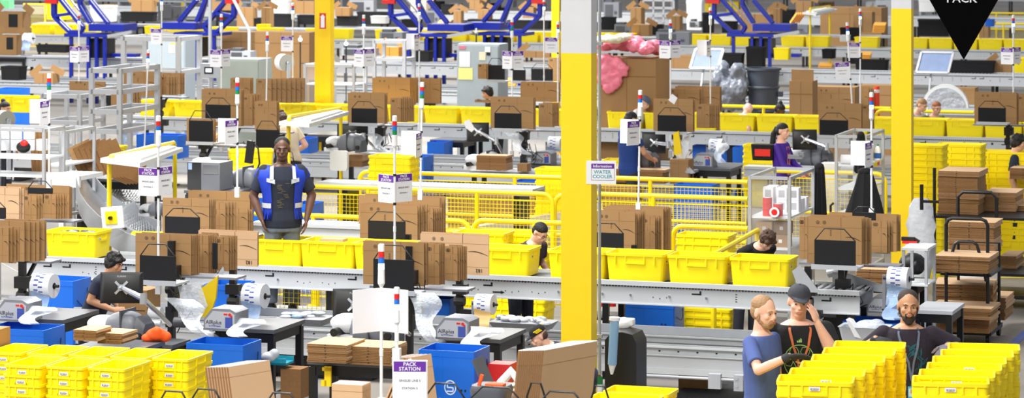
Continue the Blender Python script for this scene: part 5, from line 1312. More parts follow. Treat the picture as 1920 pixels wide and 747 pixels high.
b = M(); b.cyl((-.1, 0, .06), (.1, 0, .06), .06, 18); solo('label_roll', b, PAPER, 'white roll lying on the top board of the taller aluminium shelf', 'roll', on(tB, aB, .14, .12, zB[0]), RZ)
for i, (x, y, w_, h_, lb) in enumerate([(.2, .5, .16, .18, 'upper board, centre'), (.24, .8, .14, .2, 'upper board, rear'), (.22, .5, .18, .12, 'middle board'), (.2, .9, .2, .15, 'lowest board')]):
    solo('label_box', M().box(-w_/2, -.08, 0, w_/2, .08, h_).box(-w_/3, -.082, .04, w_/3, -.08, h_-.05), PAPER, 'white box on the taller aluminium shelf, '+lb, 'box', on(tB, aB, x, y, zB[[0, 0, 1, 2][i]]), group='white boxes on the taller shelf')
for i in range(2): b = M(); b.cyl((0, 0, 0), (0, 0, .06), .045, 16); solo('tape_roll', b, RED, 'red tape roll on the taller aluminium shelf, %s' % ('left', 'right')[i], 'tape roll', on(tB, aB, .26, .3+.12*i, zB[0]), group='red tape rolls')
t = thing('cleaner_bottle', 'white bottle with green cap and blue label on the taller shelf', 'bottle', on(tB, aB, .36, .86, zB[0])); b = M(); b.loft([b.rrect(.08, .06, .02, 0), b.rrect(.08, .06, .02, .14), b.rrect(.03, .03, .01, .18)]); obj('bottle_body', b, WHT, t)
obj('label', M().box(-.041, -.031, .02, .041, .031, .09), mat('label_blue', (30, 90, 170)), t); b = M(); b.cyl((0, 0, .18), (0, 0, .2), .014, 8); obj('cap', b, GRN, t)
def drape(px, y0, y1, s, w0, w1, label, wide=1, nm='jacket'):
    a = pt(px, y0, s); h = (y1-y0)/s; b = M(); n = 24; rings = []
    for k in range(9):
        f = k/8; w_ = (w0+(w1-w0)*f)/s/2; rings.append([(w_*math.cos(q)*(1+.08*math.sin(5*q+3*f)), (.05+.07*f)*math.sin(q)*(1+.2*math.sin(7*q)), -h*f+.02*math.sin(4*q)*f) for q in [2*math.pi*i/n for i in range(n)]])
    b.loft(rings[::-1]); b.ell((0, 0, 0), (w0/s/2*1.05, .06, .05)); return solo(nm, b, BFAB, label, 'jacket', a)
drape(1536, 313, 415, 160, 18, 30, 'black jacket hanging on the corner of the lower aluminium shelf')
drape(1622, 322, 402, 156, 26, 72, 'wide black jacket hanging before the taller aluminium shelf')
drape(1614, 254, 322, 150, 14, 26, 'upper part of a black coat hooked on the taller shelf', nm='coat')
cloth_sheet([(1536, 307), (1568, 307), (1566, 400), (1540, 398)], .3, WHT, 'white plastic crate panel between the two aluminium shelves', 'crate', 136, 'white_crate')
# left aluminium frames
alu(75, 246, 155, .28, .9, 'aluminium rack with clear panels left of the steel steps', [zz(300, 152)], mids=(1.0,))
alu(-40, 239, 160, .85, .5, 'aluminium shelf of white rolls at the left edge', [zz(287, 158), zz(320, 158), .6], panels=False)
for i in range(7):
    b = M(); b.cyl((0, 0, 0), (0, 0, .13), .07, 16); solo('label_roll', b, WHT, 'white roll on the shelf at the left edge, %s row, %s' % ('upper' if i > 3 else 'lower', ORD[i % 4]+' from left'), 'roll', pt(-8+24*(i % 4), 286, 158)+V*.2+Vector((0, 0, .01+.135*(i > 3))), group='white rolls on the left shelf')
b = M(); b.ell((0, 0, 0), (.09, .06, .07)); b.ell((.03, -.04, .05), (.05, .04, .04), 1); o = solo('tape_gun', b, [BLK, RED], 'red and black tape gun on the left edge shelf', 'tape gun', pt(44, 276, 158))
fan(60, 240, 330, 156, 5, 8, 7, -4, 'the dark upright pair at the left edge shelf', m=CARD)
for x in (70, 150): pass
for i in range(6):
    solo('flat_box', sheet_mesh(.3, .38, random, False).mesh('flat_box', [CARD, CARDE, INK]) if i == 0 else bpy.data.objects['flat_box_dark'].data if 'flat_box_dark' in bpy.data.objects else sheet_mesh(.3, .38, random, False).mesh('flat_box', [CARDE, CARDE, INK]), None, 'dark flat box leaning in the black rack before the chute, %s from left' % ORD[i], 'flat box', pt(150+9*i, 332, 152)+V*.02*i, rot=(math.radians(-8), math.radians(-22), RZ+math.radians(50)), group='flat boxes leaning before the chute')
for i in range(5):
    solo('flat_box', sheet_mesh(.25, .36, random, False).mesh('flat_box', [CARDE, CARDE, INK]), None, 'dark flat box leaning under the left lamp hood, %s from left' % ORD[i], 'flat box', pt(206+5*i, 333, 152)+V*.02*i, rot=(math.radians(-8), math.radians(24), RZ+math.radians(50)), group='flat boxes leaning before the chute')
t = table(fl(142, 150), .95, .5, zz(334, 150), 'grey bench carrying leaning dark flat boxes', top=MGREY)
tote('plain', pt(190, 312, 138), RZ, 'lone yellow tote between the steel steps and the left lamp hood')
# tall steel steps frame
t, a_, z_ = alu(172, 128, 126, .46, 1.3, 'tall grey steel frame with rungs at upper left', (), panels=False, bar=.07, mids=(zz(160, 122), zz(196, 122), zz(232, 122)))
t, a_, z_ = alu(232, 68, 104, 1.08, .9, 'large grey aluminium frame around the far control cabinet', (), panels=False, bar=.08, mids=(zz(122, 100),))
t, a_, z_ = alu(80, 176, 124, .62, .8, 'grey frame beside the tall steel steps', (), panels=False, bar=.06, mids=(zz(215, 120),))
# label printer and side bench (left of vested man)
t = thing('label_printer', 'grey and black label printer with white cloth on top, left of the vested man', 'printer', pt(352, 356, 152)); z0 = 0
w_ = 62/152/CT; b = M(); b.box(0, 0, 0, w_, .4, .34); obj('housing', b, MGREY, t); obj('front_panel', M().box(-.002, -.006, .0, w_*.42, 0, .34), BLK, t); obj('window', M().box(w_*.48, -.005, .2, w_*.95, 0, .31), mat('smoke_glass', (90, 90, 92), .2), t)
obj('display', M().box(.01, -.008, .25, .06, -.005, .33), mat('pale_screen', (170, 200, 240), .3), t)
table(fl(345, 152), .7, .6, zz(357, 152), 'small bench under the grey label printer'); b = M(); b.ell((0, 0, 0), (.12, .08, .05)); b.ell((.08, 0, .02), (.07, .05, .04)); o = solo('cloth', b, WHT, 'white crumpled cloth on the label printer', 'cloth', pt(376, 303, 150)); remesh(o, .015, 2)
tote('plain', pt(445, 352, 136), RZ, 'yellow tote with black scanner cables left of the vested man')
tote('plain', pt(470, 318, 134), RZ+.5, 'tilted yellow tote immediately left of the vested man')
b = M(); b.bar((0, 0, 0), (.04, 0, .3), .1, .06); b.tube([(.05, 0, .3), (.14, 0, .2), (.16, 0, 0), (.1, 0, -.15)], .012, 6); solo('hand_scanner', b, BLK, 'black scanner holster with cables left of the vested man', 'scanner', pt(466, 306, 140))
# ================================================================== CARTS, TABLE AND BAG AT THE RIGHT
def cart(px0, px1, ytop, s, depth, shelves, label, inner=None, zt=None):
    a = fl(px0, s); w_ = (px1-px0)/(s*CT); z = zz(ytop, s); t = thing('box_cart', label, 'cart', a)
    R = .07; obj('frame', M().tube([(0, 0, .1), (0, 0, z-R), (R*.3, 0, z-R*.3), (R, 0, z), (w_-R, 0, z), (w_-R*.3, 0, z-R*.3), (w_, 0, z-R), (w_, 0, .1)], .02, 8), BLKM, t)
    obj('frame', M().tube([(0, depth, .1), (0, depth, z*.75), (w_, depth, z*.75), (w_, depth, .1)], .018, 8), BLKM, t)
    for k in shelves: obj('shelf', M().box(-.06, -.02, k-.025, w_+.04, depth, k), BLKM, t)
    for x in (0, w_):
        for y in (.03, depth-.03): b = M(); b.cyl((x-.02, y, .06), (x+.02, y, .06), .06, 14); obj('wheel', b, BLK, t)
    if inner:
        x0, x1, yi = inner; A = (x0-px0)/(s*CT); B = (x1-px0)/(s*CT); zi = zz(yi, s)
        obj('handle', M().tube([(A, -.03, zi-.42), (A+.02, -.03, zi-.3), (A+.1, -.03, zi-.03), (A+.14, -.03, zi), (B-.14, -.03, zi), (B-.1, -.03, zi-.03), (B-.02, -.03, zi-.3), (B, -.03, zi-.42)], .018, 8), BLKM, t)
    return t
s1 = 172
cart(1774, 1848, 409, s1, .75, (zz(512, s1), zz(622, s1), .14), 'front black cart loaded with flattened boxes', inner=(1774, 1846, 452))
cart(1758, 1920, 0, 155, .8, (zz(405, 157), zz(509, 157), .14), 'rear long black cart loaded with flattened boxes') if False else None
t = thing('box_cart', 'rear wide black cart loaded with flattened boxes, right edge', 'cart', fl(1752, 158)); w_ = 1.35
for x, yt in ((0, 315), (.62, None), (w_, None)):
    obj('post', M().cyl((x, 0, .1), (x, 0, zz(yt, 158) if yt else zz(404, 158)), .02, 8), BLKM, t)
    obj('post', M().cyl((x, .8, .1), (x, .8, zz(404, 158)), .02, 8), BLKM, t)
for y in (404, 508): obj('shelf', M().box(-.02, -.02, zz(y, 158)-.03, w_, .8, zz(y, 158)), BLKM, t)
for x in (.04, w_-.1):
    for y in (.05, .75): b = M(); b.cyl((x-.02, y, .07), (x+.02, y, .07), .07, 14); obj('wheel', b, BLK, t)
obj('shelf', M().box(-.02, -.02, .12, w_, .8, .16), BLKM, t)
zh = zz(378, 164); A = (1797-1752)/(158*CT); B = (1865-1752)/(158*CT)
obj('handle', M().tube([(A, -.1, zh-.75), (A, -.1, zh-.06), (A+.06, -.1, zh), (B-.06, -.1, zh), (B, -.1, zh-.06), (B, -.1, zh-.75)], .02, 8), BLKM, t)
GP = 'flattened boxes on the black carts'
def cp(x0, y0, x1, y1, s, dep, where, n=None, **k):
    n = n or max(2, round((y1-y0)/s/.045)); pile(x0, y0, x1, s, n, dep, where, GP, t=(y1-y0)/s/n, **k)
cp(1758, 320, 1832, 404, 157, .6, 'the tall left pile of the rear cart', n=8)
cp(1845, 360, 1902, 404, 156, .6, 'the middle pile of the rear cart', n=5)
cp(1908, 386, 1940, 404, 156, .6, 'the right pile of the rear cart', n=3)
cp(1874, 480, 1904, 508, 157, .6, 'the lower board of the rear cart', n=5)
cp(1778, 415, 1860, 478, 164, .55, 'the pile behind the front cart handle', n=6)
cp(1752, 479, 1850, 510, 174, .6, 'the upper board of the front cart', n=4)
cp(1752, 532, 1856, 570, 170, .6, 'the middle board of the front cart', n=6, skew=5)
cp(1740, 575, 1852, 596, 174, .6, 'the lower board of the front cart', n=4)
cp(1752, 598, 1850, 622, 173, .6, 'the lowest bundle of the front cart', n=4)
cp(1858, 558, 1884, 600, 168, .6, 'the pile poking out right of the front cart', n=6)
cp(1893, 315, 1945, 336, 142, .5, 'the pile at the right edge behind the carts', n=4)
rect(1800, 510, 1866, 530, 160, .02, PAPER, 'paper_board', 'white board tucked behind the front cart', 'board', seam=False)
# grey plastic bag
b = M(); n = 16; rings = []
for k in range(10):
    f = k/9; w0 = (.03+.13*math.sin(math.pi*min(1, f*.75+.12)))*(1+.2*(k % 2)); rings.append([(w0*math.cos(q)*(1+.15*math.sin(4*q+k)), .09*math.sin(q)*(.4+f), -.95*f) for q in [2*math.pi*i/n for i in range(n)]])
b.loft(rings[::-1]); solo('plastic_bag', b, mat('grey_bag', (196, 200, 206), .35, bump=.6, scale=12), 'long pale grey plastic bag hanging left of the black carts', 'bag', pt(1727, 372, 158))
b = M(); b.cyl((0, 0, -.2), (0, 0, .1), .022, 8); b.bar((0, 0, -.1), (.2, 0, -.1), .03); solo('grip_bar', b, BLKM, 'short black handle grip above the grey plastic bag', 'handle', pt(1728, 362, 159))
# small white table
t = thing('side_table', 'small white table with red stapler at right', 'table', fl(1690, 178)); zt_ = zz(465, 178)
obj('tabletop', M().box(0, 0, zt_-.025, .28, .5, zt_), WMET, t)
for x in (.02, .26):
    for y in (.02, .48): obj('leg', M().box(x-.015, y-.015, 0, x+.015, y+.015, zt_-.02), LGREY, t)
obj('shelf', M().box(0, 0, zt_-.4, .28, .5, zt_-.38), WMET, t)
b = M(); b.box(-.08, -.03, 0, .08, .03, .03, 1); b.box(-.09, -.025, .03, .05, .025, .07, 0); b.bar((.05, 0, .05), (.1, 0, .02), .03, m=0); solo('stapler', b, [BLK, RED], 'red stapler on the small white table', 'stapler', pt(1703, 459, 176)+V*.1)
b = M(); b.ell((0, 0, 0), (.15, .12, .12)); b.ell((.06, -.05, -.02), (.08, .08, .09)); solo('helmet', b, BLK, 'black rounded bag on the lower shelf of the white table', 'bag', pt(1708, 497, 175)+V*.1) 
# right end station extras
t = solo('end_plate', M().prism([(0, 0), (.55, -.05), (.55, .02), (.12, .14), (0, .14)], 0, .01), CONV, 'pale grey side plate rising at the right end of the conveyor', 'plate', pt(1540, 548, 190)+V*.5)
t = solo('end_plate', M().prism([(0, 0), (.2, .0), (.0, .26), (-.08, .2)], 0, .01), GALV, 'slanted metal plate at the last tote of the near line', 'plate', pt(1500, 548, 193))
b = M(); b.cyl((0, 0, 0), (.16, 0, .05), .045, 14); b.cyl((.16, 0, .05), (.2, 0, .06), .02, 10); solo('motor', b, ALU, 'round silver motor on the right conveyor end', 'motor', pt(1540, 520, 188)+V*.3)
b = M(); b.loft([b.rrect(.38, .26, .04, 0), b.rrect(.44, .3, .04, .13), b.rrect(.46, .32, .04, .14), b.rrect(.42, .28, .04, .13), b.rrect(.36, .24, .04, .01)]); solo('grey_tub', b, LGREY, 'grey tub with clear bags left of the bearded man', 'tub', pt(1622, 640, 205))
b = M(); b.ell((0, 0, 0), (.14, .1, .08)); b.ell((.08, 0, .03), (.08, .08, .06)); o = solo('clear_bags', b, FILM, 'clear plastic bags heaped in the grey tub', 'bags', pt(1628, 616, 205)); remesh(o, .02, 1)
cloth_sheet([(1586, 600), (1602, 632), (1615, 636), (1594, 603)], .15, PAPER, 'white sheet standing in the grey tub', 'paper', 206)
table(fl(1540, 186), .6, .6, .66, 'black work table under the right conveyor end')
table(fl(1712, 186), .4, .7, zz(590, 188), 'grey table right of the bearded man head', top=LGREY)
air_machine(pt(1655, 585, 190), 'small air pillow machine behind the bearded man', .8)
pile(1604, 504, 1660, 178, 6, .4, 'the dark pile behind the right film roll', t=.03)
table(fl(1600, 176), .7, .5, zz(533, 178)-.01, 'dark table behind the right film roll')
t = thing('mat_rod', 'horizontal steel rod with round end caps below the lower conveyor', 'rod', pt(1200, 704, 196)); b = M(); b.cyl((0, 0, 0), (.93, 0, 0), .014, 8); obj('rod', b, GALV, t)
b = M(); b.box(.93, -.03, -.1, 1.02, .05, .05); b.cyl((.955, -.035, .02), (.955, -.03, .02), .018, 10); b.cyl((.955, -.035, -.05), (.955, -.03, -.05), .018, 10); obj('end_block', b, LGREY, t); obj('bracket', M().box(.68, -.03, -.09, .8, .03, .05), LGREY, t)
# ================================================================== BLUE LIFTING FRAMES
def lift(px, s, mirror, label, W=.07):
    """a pair of tilted blue side frames above a blue base table"""
    k = 1/85.0; sg = -1 if mirror else 1; o = fl(px, s)
    t = thing('lifting_frame', label, 'machine', o)
    zy = lambda y: (zz(y, s)); X = lambda x: sg*x/(s*CT)
    for d in (0, .14):
        b = M(); w_ = W
        def ln(*pts, ww=w_):
            for (x0, y0), (x1, y1) in zip(pts, pts[1:]): b.bar((X(x0), d, zy(y0)), (X(x1), d, zy(y1)), ww)
        ln((0, -22), (0, 30), (31, 59), (52, 59), (57, 50), (15, 0), (0, -22)); ln((1, 30), (36, 25)); ln((52, -16), (52, 10), (72, 42)) if not mirror else ln((50, -10), (72, 42))
        ln((72, 0), (107, 42))
        obj('side_frame', b, BSTL, t)
    b = M()
    for (x, y) in ((0, 0), (31, 59), (57, 50), (1, 30)): b.cyl((X(x), 0, zy(y)), (X(x), .14, zy(y)), .03, 8)
    obj('cross_tube', b, BSTL, t)
    b = M(); b.bar((X(50), .1, zy(-5)), (X(75), .3, zy(52)), .035); b.bar((X(20), .3, zy(-3)), (X(68), .3, zy(50)), .03); obj('piston', b, SILV, t)
    b = M(); x0, x1 = sorted((X(72), X(140))); b.box(x0, -.05, zy(57), x1, .7, zy(44)); obj('top_box', b, BSTL, t)
    b = M(); x0, x1 = sorted((X(26), X(112))); b.box(x0, -.1, zy(68), x1, .7, zy(62)); obj('base_beam', b, BSTL, t)
    b = M(); b.bar((X(112), -.1, zy(66)), (X(158), -.1, zy(57)), .07); obj('roller_edge', b, ALU, t)
    for x in (34, 68, 84, 100):
        b = M(); b.box(min(X(x), X(x+5)), -.05, 0, max(X(x), X(x+5)), .05, zy(68)); obj('leg', b, BSTL, t)
    b = M(); x0, x1 = sorted((X(62), X(104))); b.box(x0, .1, zy(108), x1, .5, zy(72)); obj('drive_box', b, BLK, t)
    b = M(); x0, x1 = sorted((X(100), X(150))); b.box(x0, .3, zy(106), x1, .6, zy(100)); obj('drive_beam', b, BSTL, t)
    b = M(); b.bar((X(-12), -.06, zy(3)), (X(12), -.06, zy(3)), .09); obj('red_bumper', b, RED, t)
    return t
lift(99, 80, False, 'blue lifting frame at top left above the purple signs')
lift(731, 80, False, 'blue lifting frame at top centre, arms leaning left')
lift(1338, 80, False, 'blue lifting frame right of the white column above the grey drums')
lift(437, 82, True, 'blue lifting frame at top, second from left, mirrored beside the white pipe')
lift(1011, 80, True, 'blue lifting frame at top touching the big column, mirrored')
# cabinets
def cabinet(x0, y0, x1, s, dep, label, m, parts=()):
    a = fl(x0, s); w_ = (x1-x0)/(s*CT); z = zz(y0, s); t = thing('control_cabinet', label, 'cabinet', a)
    obj('housing', M().box(0, 0, .1, w_, dep, z).box(.03, .03, 0, w_-.03, dep-.03, .1), m, t); obj('door', M().box(.02, -.015, .15, w_-.02, 0, z-.03), m, t)
    for n_, px0, py0, px1, py1, mm in parts: obj(n_, M().box((px0-x0)/(s*CT), -.02, zz(py1, s), (px1-x0)/(s*CT), -.015, zz(py0, s)), mm, t)
    return t
CABM = mat('cabinet_grey', (160, 172, 180), .45); PYEL = mat('pale_yellow_paper', (226, 226, 140), .7)
cabinet(857, 82, 936, 105, .5, 'tall grey control cabinet with papers, left of the big column', CABM, (('notice', 862, 97, 882, 125, PAPER), ('notice', 860, 127, 887, 149, PYEL), ('notice', 899, 97, 911, 112, mat('cream_paper', (226, 220, 190))), ('notice', 910, 87, 920, 97, PAPER), ('switch', 913, 97, 920, 103, BLK), ('sticker', 861, 86, 874, 92, mat('red_sticker', (210, 120, 140)))))
cabinet(270, 74, 350, 92, .5, 'grey control cabinet inside the large aluminium frame', CABM, (('notice', 319, 82, 330, 98, mat('cream_paper')), ('handle', 322, 80, 345, 83, YEL2)))
cabinet(407, 110, 488, 104, .6, 'grey-green cabinet right of the small screen panel', mat('sage_grey', (150, 160, 156), .5))
t = thing('operator_panel', 'pale operator panel with lit screen left of the grey-green cabinet', 'control panel', pt(376, 146, 108)); w_ = .36; obj('housing', M().box(0, 0, 0, w_, .12, .25), LGREY, t); obj('screen', M().box(.07, -.004, .07, .24, 0, .19), BLK, t); obj('display', M().box(.1, -.006, .1, .21, -.004, .165), mat('lit_screen', (225, 240, 255), emit=1.2), t); obj('stand', M().box(.15, .03, -1.5, .21, .09, 0), GALV, t)
b = M(); b.tube([(0, 0, .75), (.25, 0, .3), (.42, 0, 0), (.47, 0, -.1), (.47, 0, -.6)], .035, 10); solo('steel_pipe', b, mat('white_pipe', (214, 218, 222), .3), 'bent white pipe right of the second blue lifting frame', 'pipe', pt(430, 48, 86))
solo('steel_mast', M().box(-.03, -.03, 0, .03, .03, zz(-20, 86)), GALV, 'grey perforated mast left of the mirrored blue frame, top left', 'mast', fl(394, 86))
# gaylords, drums, cartons
def gay(x0, y0, x1, s, dep, label, m=CARD, name='pallet_box', floor=True, y1=None):
    return rect(x0, y0, x1, y1 or y0+40, s, dep, m, name, label, 'pallet box', floor=floor)
gay(1124, 110, 1228, 112, .9, 'large brown pallet box under the pink bubble wrap')
b = M(); r = random.Random(2)
for k in range(40):
    x = r.uniform(-.05, .86); yy = r.uniform(-.05, .85); b.ell((x, yy, .1+.13*math.sin(x*2.4+.9)+r.uniform(0, .05)), (.14, .14, .1), n=10, k=7)
for k in range(30):
    x = r.uniform(-.05, .42); b.ell((x, -.06-r.random()*.04, -r.random()*max(.1, .55-.9*abs(x-.15))), (.12, .06, .1), n=10, k=7)
o = solo('bubble_wrap', b, PINK, 'pink bubble wrap heaped over the pallet box right of the column', 'bubble wrap', pt(1124, 110, 112)); remesh(o, .022, 3); crumple(o, .09)
b = M()
for k in range(16): b.ell((r.uniform(-.0, .35), r.uniform(-.12, .5), .17+r.uniform(0, .04)), (.12, .12, .06), n=10, k=7)
o = solo('bubble_wrap', b, CREAM, 'cream bubble wrap lying on the pink wrap beside the column', 'bubble wrap', pt(1124, 106, 113)+Vector((0, 0, .1))); remesh(o, .022, 3); crumple(o, .07)
gay(415, 60, 494, 80, .8, 'brown pallet box behind the white bent pipe'); gay(478, 60, 582, 84, .7, 'wide brown pallet box left of the far yellow column')
gay(1538, 14, 1648, 62, 1.0, 'tall brown pallet box behind the two signal poles, top right'); rect(1230, 104, 1297, 128, 88, .5, CARD, 'shipping_carton', 'long brown carton behind the purple signs right of the column', 'carton')
rect(1480, 152, 1522, 196, 108, .4, CARD, 'shipping_carton', 'open brown carton right of the grey drums', 'carton', floor=True)
rect(1484, 130, 1524, 152, 108, .01, CARD, 'carton_flap', 'raised rear flap of the open carton right of the drums', 'flap', seam=False)
b = M(); b.ell((0, 0, 0), (.15, .1, .05)); b.ell((.1, 0, .03), (.1, .1, .05)); o = solo('crumpled_paper', b, LGREY, 'crumpled grey paper in the open carton right of the drums', 'paper', pt(1505, 148, 107)); remesh(o, .03, 1)
rect(1524, 163, 1600, 215, 106, .5, CARD, 'shipping_carton', 'brown carton behind the rack left of the right column', 'carton', floor=True)
rect(1610, 160, 1668, 195, 100, .4, CARD, 'shipping_carton', 'brown carton beside the orange barrier post', 'carton', floor=True)
rect(1140, 185, 1200, 205, 112, .4, CARD, 'shipping_carton', 'low brown carton under the pink wrapped pallet box', 'carton')
rect(1790, 165, 1826, 195, 96, .4, CARD, 'shipping_carton', 'brown carton behind the round foil sheet at right', 'carton')
t = thing('barrier_post', 'orange barrier post with white band left of the right yellow column', 'post', fl(1644, 104)); b = M(); b.cyl((0, 0, 0), (0, 0, zz(162, 104)), .05, 12); obj('post', b, mat('orange_plastic', (240, 70, 30)), t); b = M(); b.cyl((0, 0, zz(174, 104)), (0, 0, zz(168, 104)), .053, 12); obj('reflective_band', b, PAPER, t)
def drum(px, y, s, r0, n, label):
    for i in range(n):
        z1 = zz(y, s)-.16*i
    t = thing('waste_drum', label, 'drum', fl(px, s)); z = zz(y, s); b = M(); N = 24
    rg = lambda rr, zq: [(rr*math.cos(2*math.pi*i/N), rr*math.sin(2*math.pi*i/N), zq) for i in range(N)]
    R = [rg(r0*.8, 0)]
    for i, f in enumerate((.3, .55, .8)): R += [rg(r0*(.8+.2*f)-.01, z*f-.04), rg(r0*(.8+.2*f)+.015, z*f-.02), rg(r0*(.8+.2*f)+.015, z*f), rg(r0*(.8+.2*f)-.01, z*f+.02)]
    R += [rg(r0, z-.05), rg(r0+.03, z-.04), rg(r0+.03, z), rg(r0-.01, z), rg(r0-.03, z-.3)]
    b.loft(R); obj('shell', b, mat('drum_grey', (70, 78, 92), .5), t); b = M(); b.box(-r0-.06, -.06, z*.7, -r0+.02, .06, z*.75); b.box(r0-.02, -.06, z*.7, r0+.06, .06, z*.75); obj('handle', b, mat('drum_grey'), t)
drum(1431, 127, 103, .3, 3, 'stack of dark grey waste drums right of the big column')
b = M(); r = random.Random(9)
for k in range(18): b.ell((r.uniform(-.25, .25), r.uniform(-.2, .2), r.uniform(.1, .75)), (.16, .16, .17))
o = solo('bin_bag', b, mat('grey_film', (120, 126, 138), .3, bump=.8, scale=8), 'grey plastic sack beside the dark drums', 'bag', pt(1372, 205, 103)); remesh(o, .025, 3); crumple(o, .16, .2)
# framed screens / blue panels
def framed(x0, y0, x1, y1, s, label, sk=.15):
    a = pt(x0, y1, s); w_ = (x1-x0)/(s*CT); h = (y1-y0)/s; t = thing('framed_panel', label, 'panel', a); t.rotation_euler = (math.radians(-28), 0, RZ)
    q = lambda x, z: (x+sk*z, 0, z); b = M(); b.loft([[(x+sk*z, y, z) for x, z in ((0, 0), (w_, 0), (w_, h*1.1), (0, h*1.1))] for y in (.02, 0)]); obj('panel', b, mat('blue_grey_screen', (128, 150, 190), .4, var=.2), t)
    b = M(); P = [q(0, 0), q(w_, 0), q(w_, h*1.1), q(0, h*1.1)]
    for i in range(4): b.bar(P[i], P[(i+1) % 4], .045)
    obj('frame', b, ALU, t)
    obj('prop', M().box(w_*.4, .1, -1.2, w_*.45, .15, h*.4), GALV, t)
framed(1718, 98, 1775, 136, 92, 'framed blue-grey panel right of the right yellow column'); framed(1294, 92, 1345, 128, 90, 'pale blue framed panel behind the white sign back, right of column')
b = M(); N = 24; b.loft([[(.42*math.cos(q), y, .42*math.sin(q)) for q in [math.pi*i/N for i in range(N+1)]] for y in (.1, 0)]); b.loft([[(.36*math.cos(q), y, .36*math.sin(q)) for q in [math.pi*i/N for i in range(N+1)]] for y in (0, -.012)], 1)
solo('round_foil', b, [WHT, mat('crinkled_foil', (190, 196, 208), .3, .3, bump=1, scale=9, var=.2)], 'half-round foil covered wheel guard behind the two men at right', 'guard', pt(1772, 202, 104))
# reels
def reel(px, y, s, r0, label):
    t = thing('film_reel', label, 'reel', pt(px, y, s), RZ+math.radians(50)); b = M(); b.cyl((0, -.1, 0), (0, .1, 0), r0*.97, 28); obj('winding', b, WHT, t); b = M(); b.cyl((0, -.115, 0), (0, -.1, 0), r0, 28); obj('flange', b, mat('reel_grey', (150, 150, 140)), t); b = M(); b.cyl((0, -.13, 0), (0, -.115, 0), r0*.16, 12); obj('hub', b, BLK, t)
    b = M(); b.box(-.03, -.2, -y*0-.9, .03, -.16, 0); b.cyl((0, -.2, 0), (0, .12, 0), .02, 8); obj('stand', b, GALV, t)
reel(533, 117, 100, .16, 'grey flanged reel left of the far yellow column'); reel(619, 116, 100, .15, 'grey flanged reel right of the far yellow column'); reel(8, 224, 122, .14, 'large tan reel behind the dark-haired head at far left')
t, a_, z_ = alu(572, 120, 103, .95, .6, 'glazed sealing machine frame below the far yellow column', (zz(150, 101),), mids=(), bar=.05)
rect(578, 126, 600, 150, 101, .3, CARD, 'shipping_carton', 'carton seen inside the glazed sealing machine', 'carton')
t, a_, z_ = alu(702, 75, 100, .6, .5, 'grey tubular frame left of the second blue lifting frame', (), panels=False, bar=.06, mids=(zz(105, 98),))
rect(0, 0, 1, 1, 60, .1, GALV, 'x', 'x', 'x') if False else None
# ================================================================== FAR BACKGROUND CLUTTER (top band)
def opencarton(x0, y0, x1, y1, s, label, lean=0):
    a = pt(x0, y1, s); w_ = (x1-x0)/(s*CT); h = (y1-y0)/s; t = thing('open_carton', label, 'carton', a)
    b = M(); b.box(0, 0, 0, w_, .4, .01); b.box(0, .39, 0, w_, .4, h); b.box(0, 0, 0, .01, .4, h); b.box(w_-.01, 0, 0, w_, .4, h); b.box(0, 0, 0, w_, .01, h); obj('body', b, CARD, t)
    b = M(); b.bar((0, .2, h), (-.12, .2, h+.12), .3, .008); obj('flap', b, CARD, t); b = M(); b.bar((w_, .2, h), (w_+.1, .2, h+.14), .3, .008); obj('flap', b, CARD, t); obj('opening_shade', M().box(w_*.45, -.002, h*.3, w_*.8, 0, h*.9), BLK, t)  # flat black patch on the front paints the shaded inside; no hole is cut
opencarton(-6, 22, 46, 63, 75, 'brown carton with painted dark mouth at the top left edge'); opencarton(-4, 66, 34, 104, 77.5, 'lower brown carton at the left edge, beside the small film roll')
table(fl(-10, 78), .8, .5, zz(104, 77.5), 'table carrying the cartons at the top left edge'); 
rect(0, 0, 18, 16, 66, .3, mat('pale_green', (120, 215, 150)), 'green_crate', 'pale green crate in the top left corner', 'crate', seam=False); 
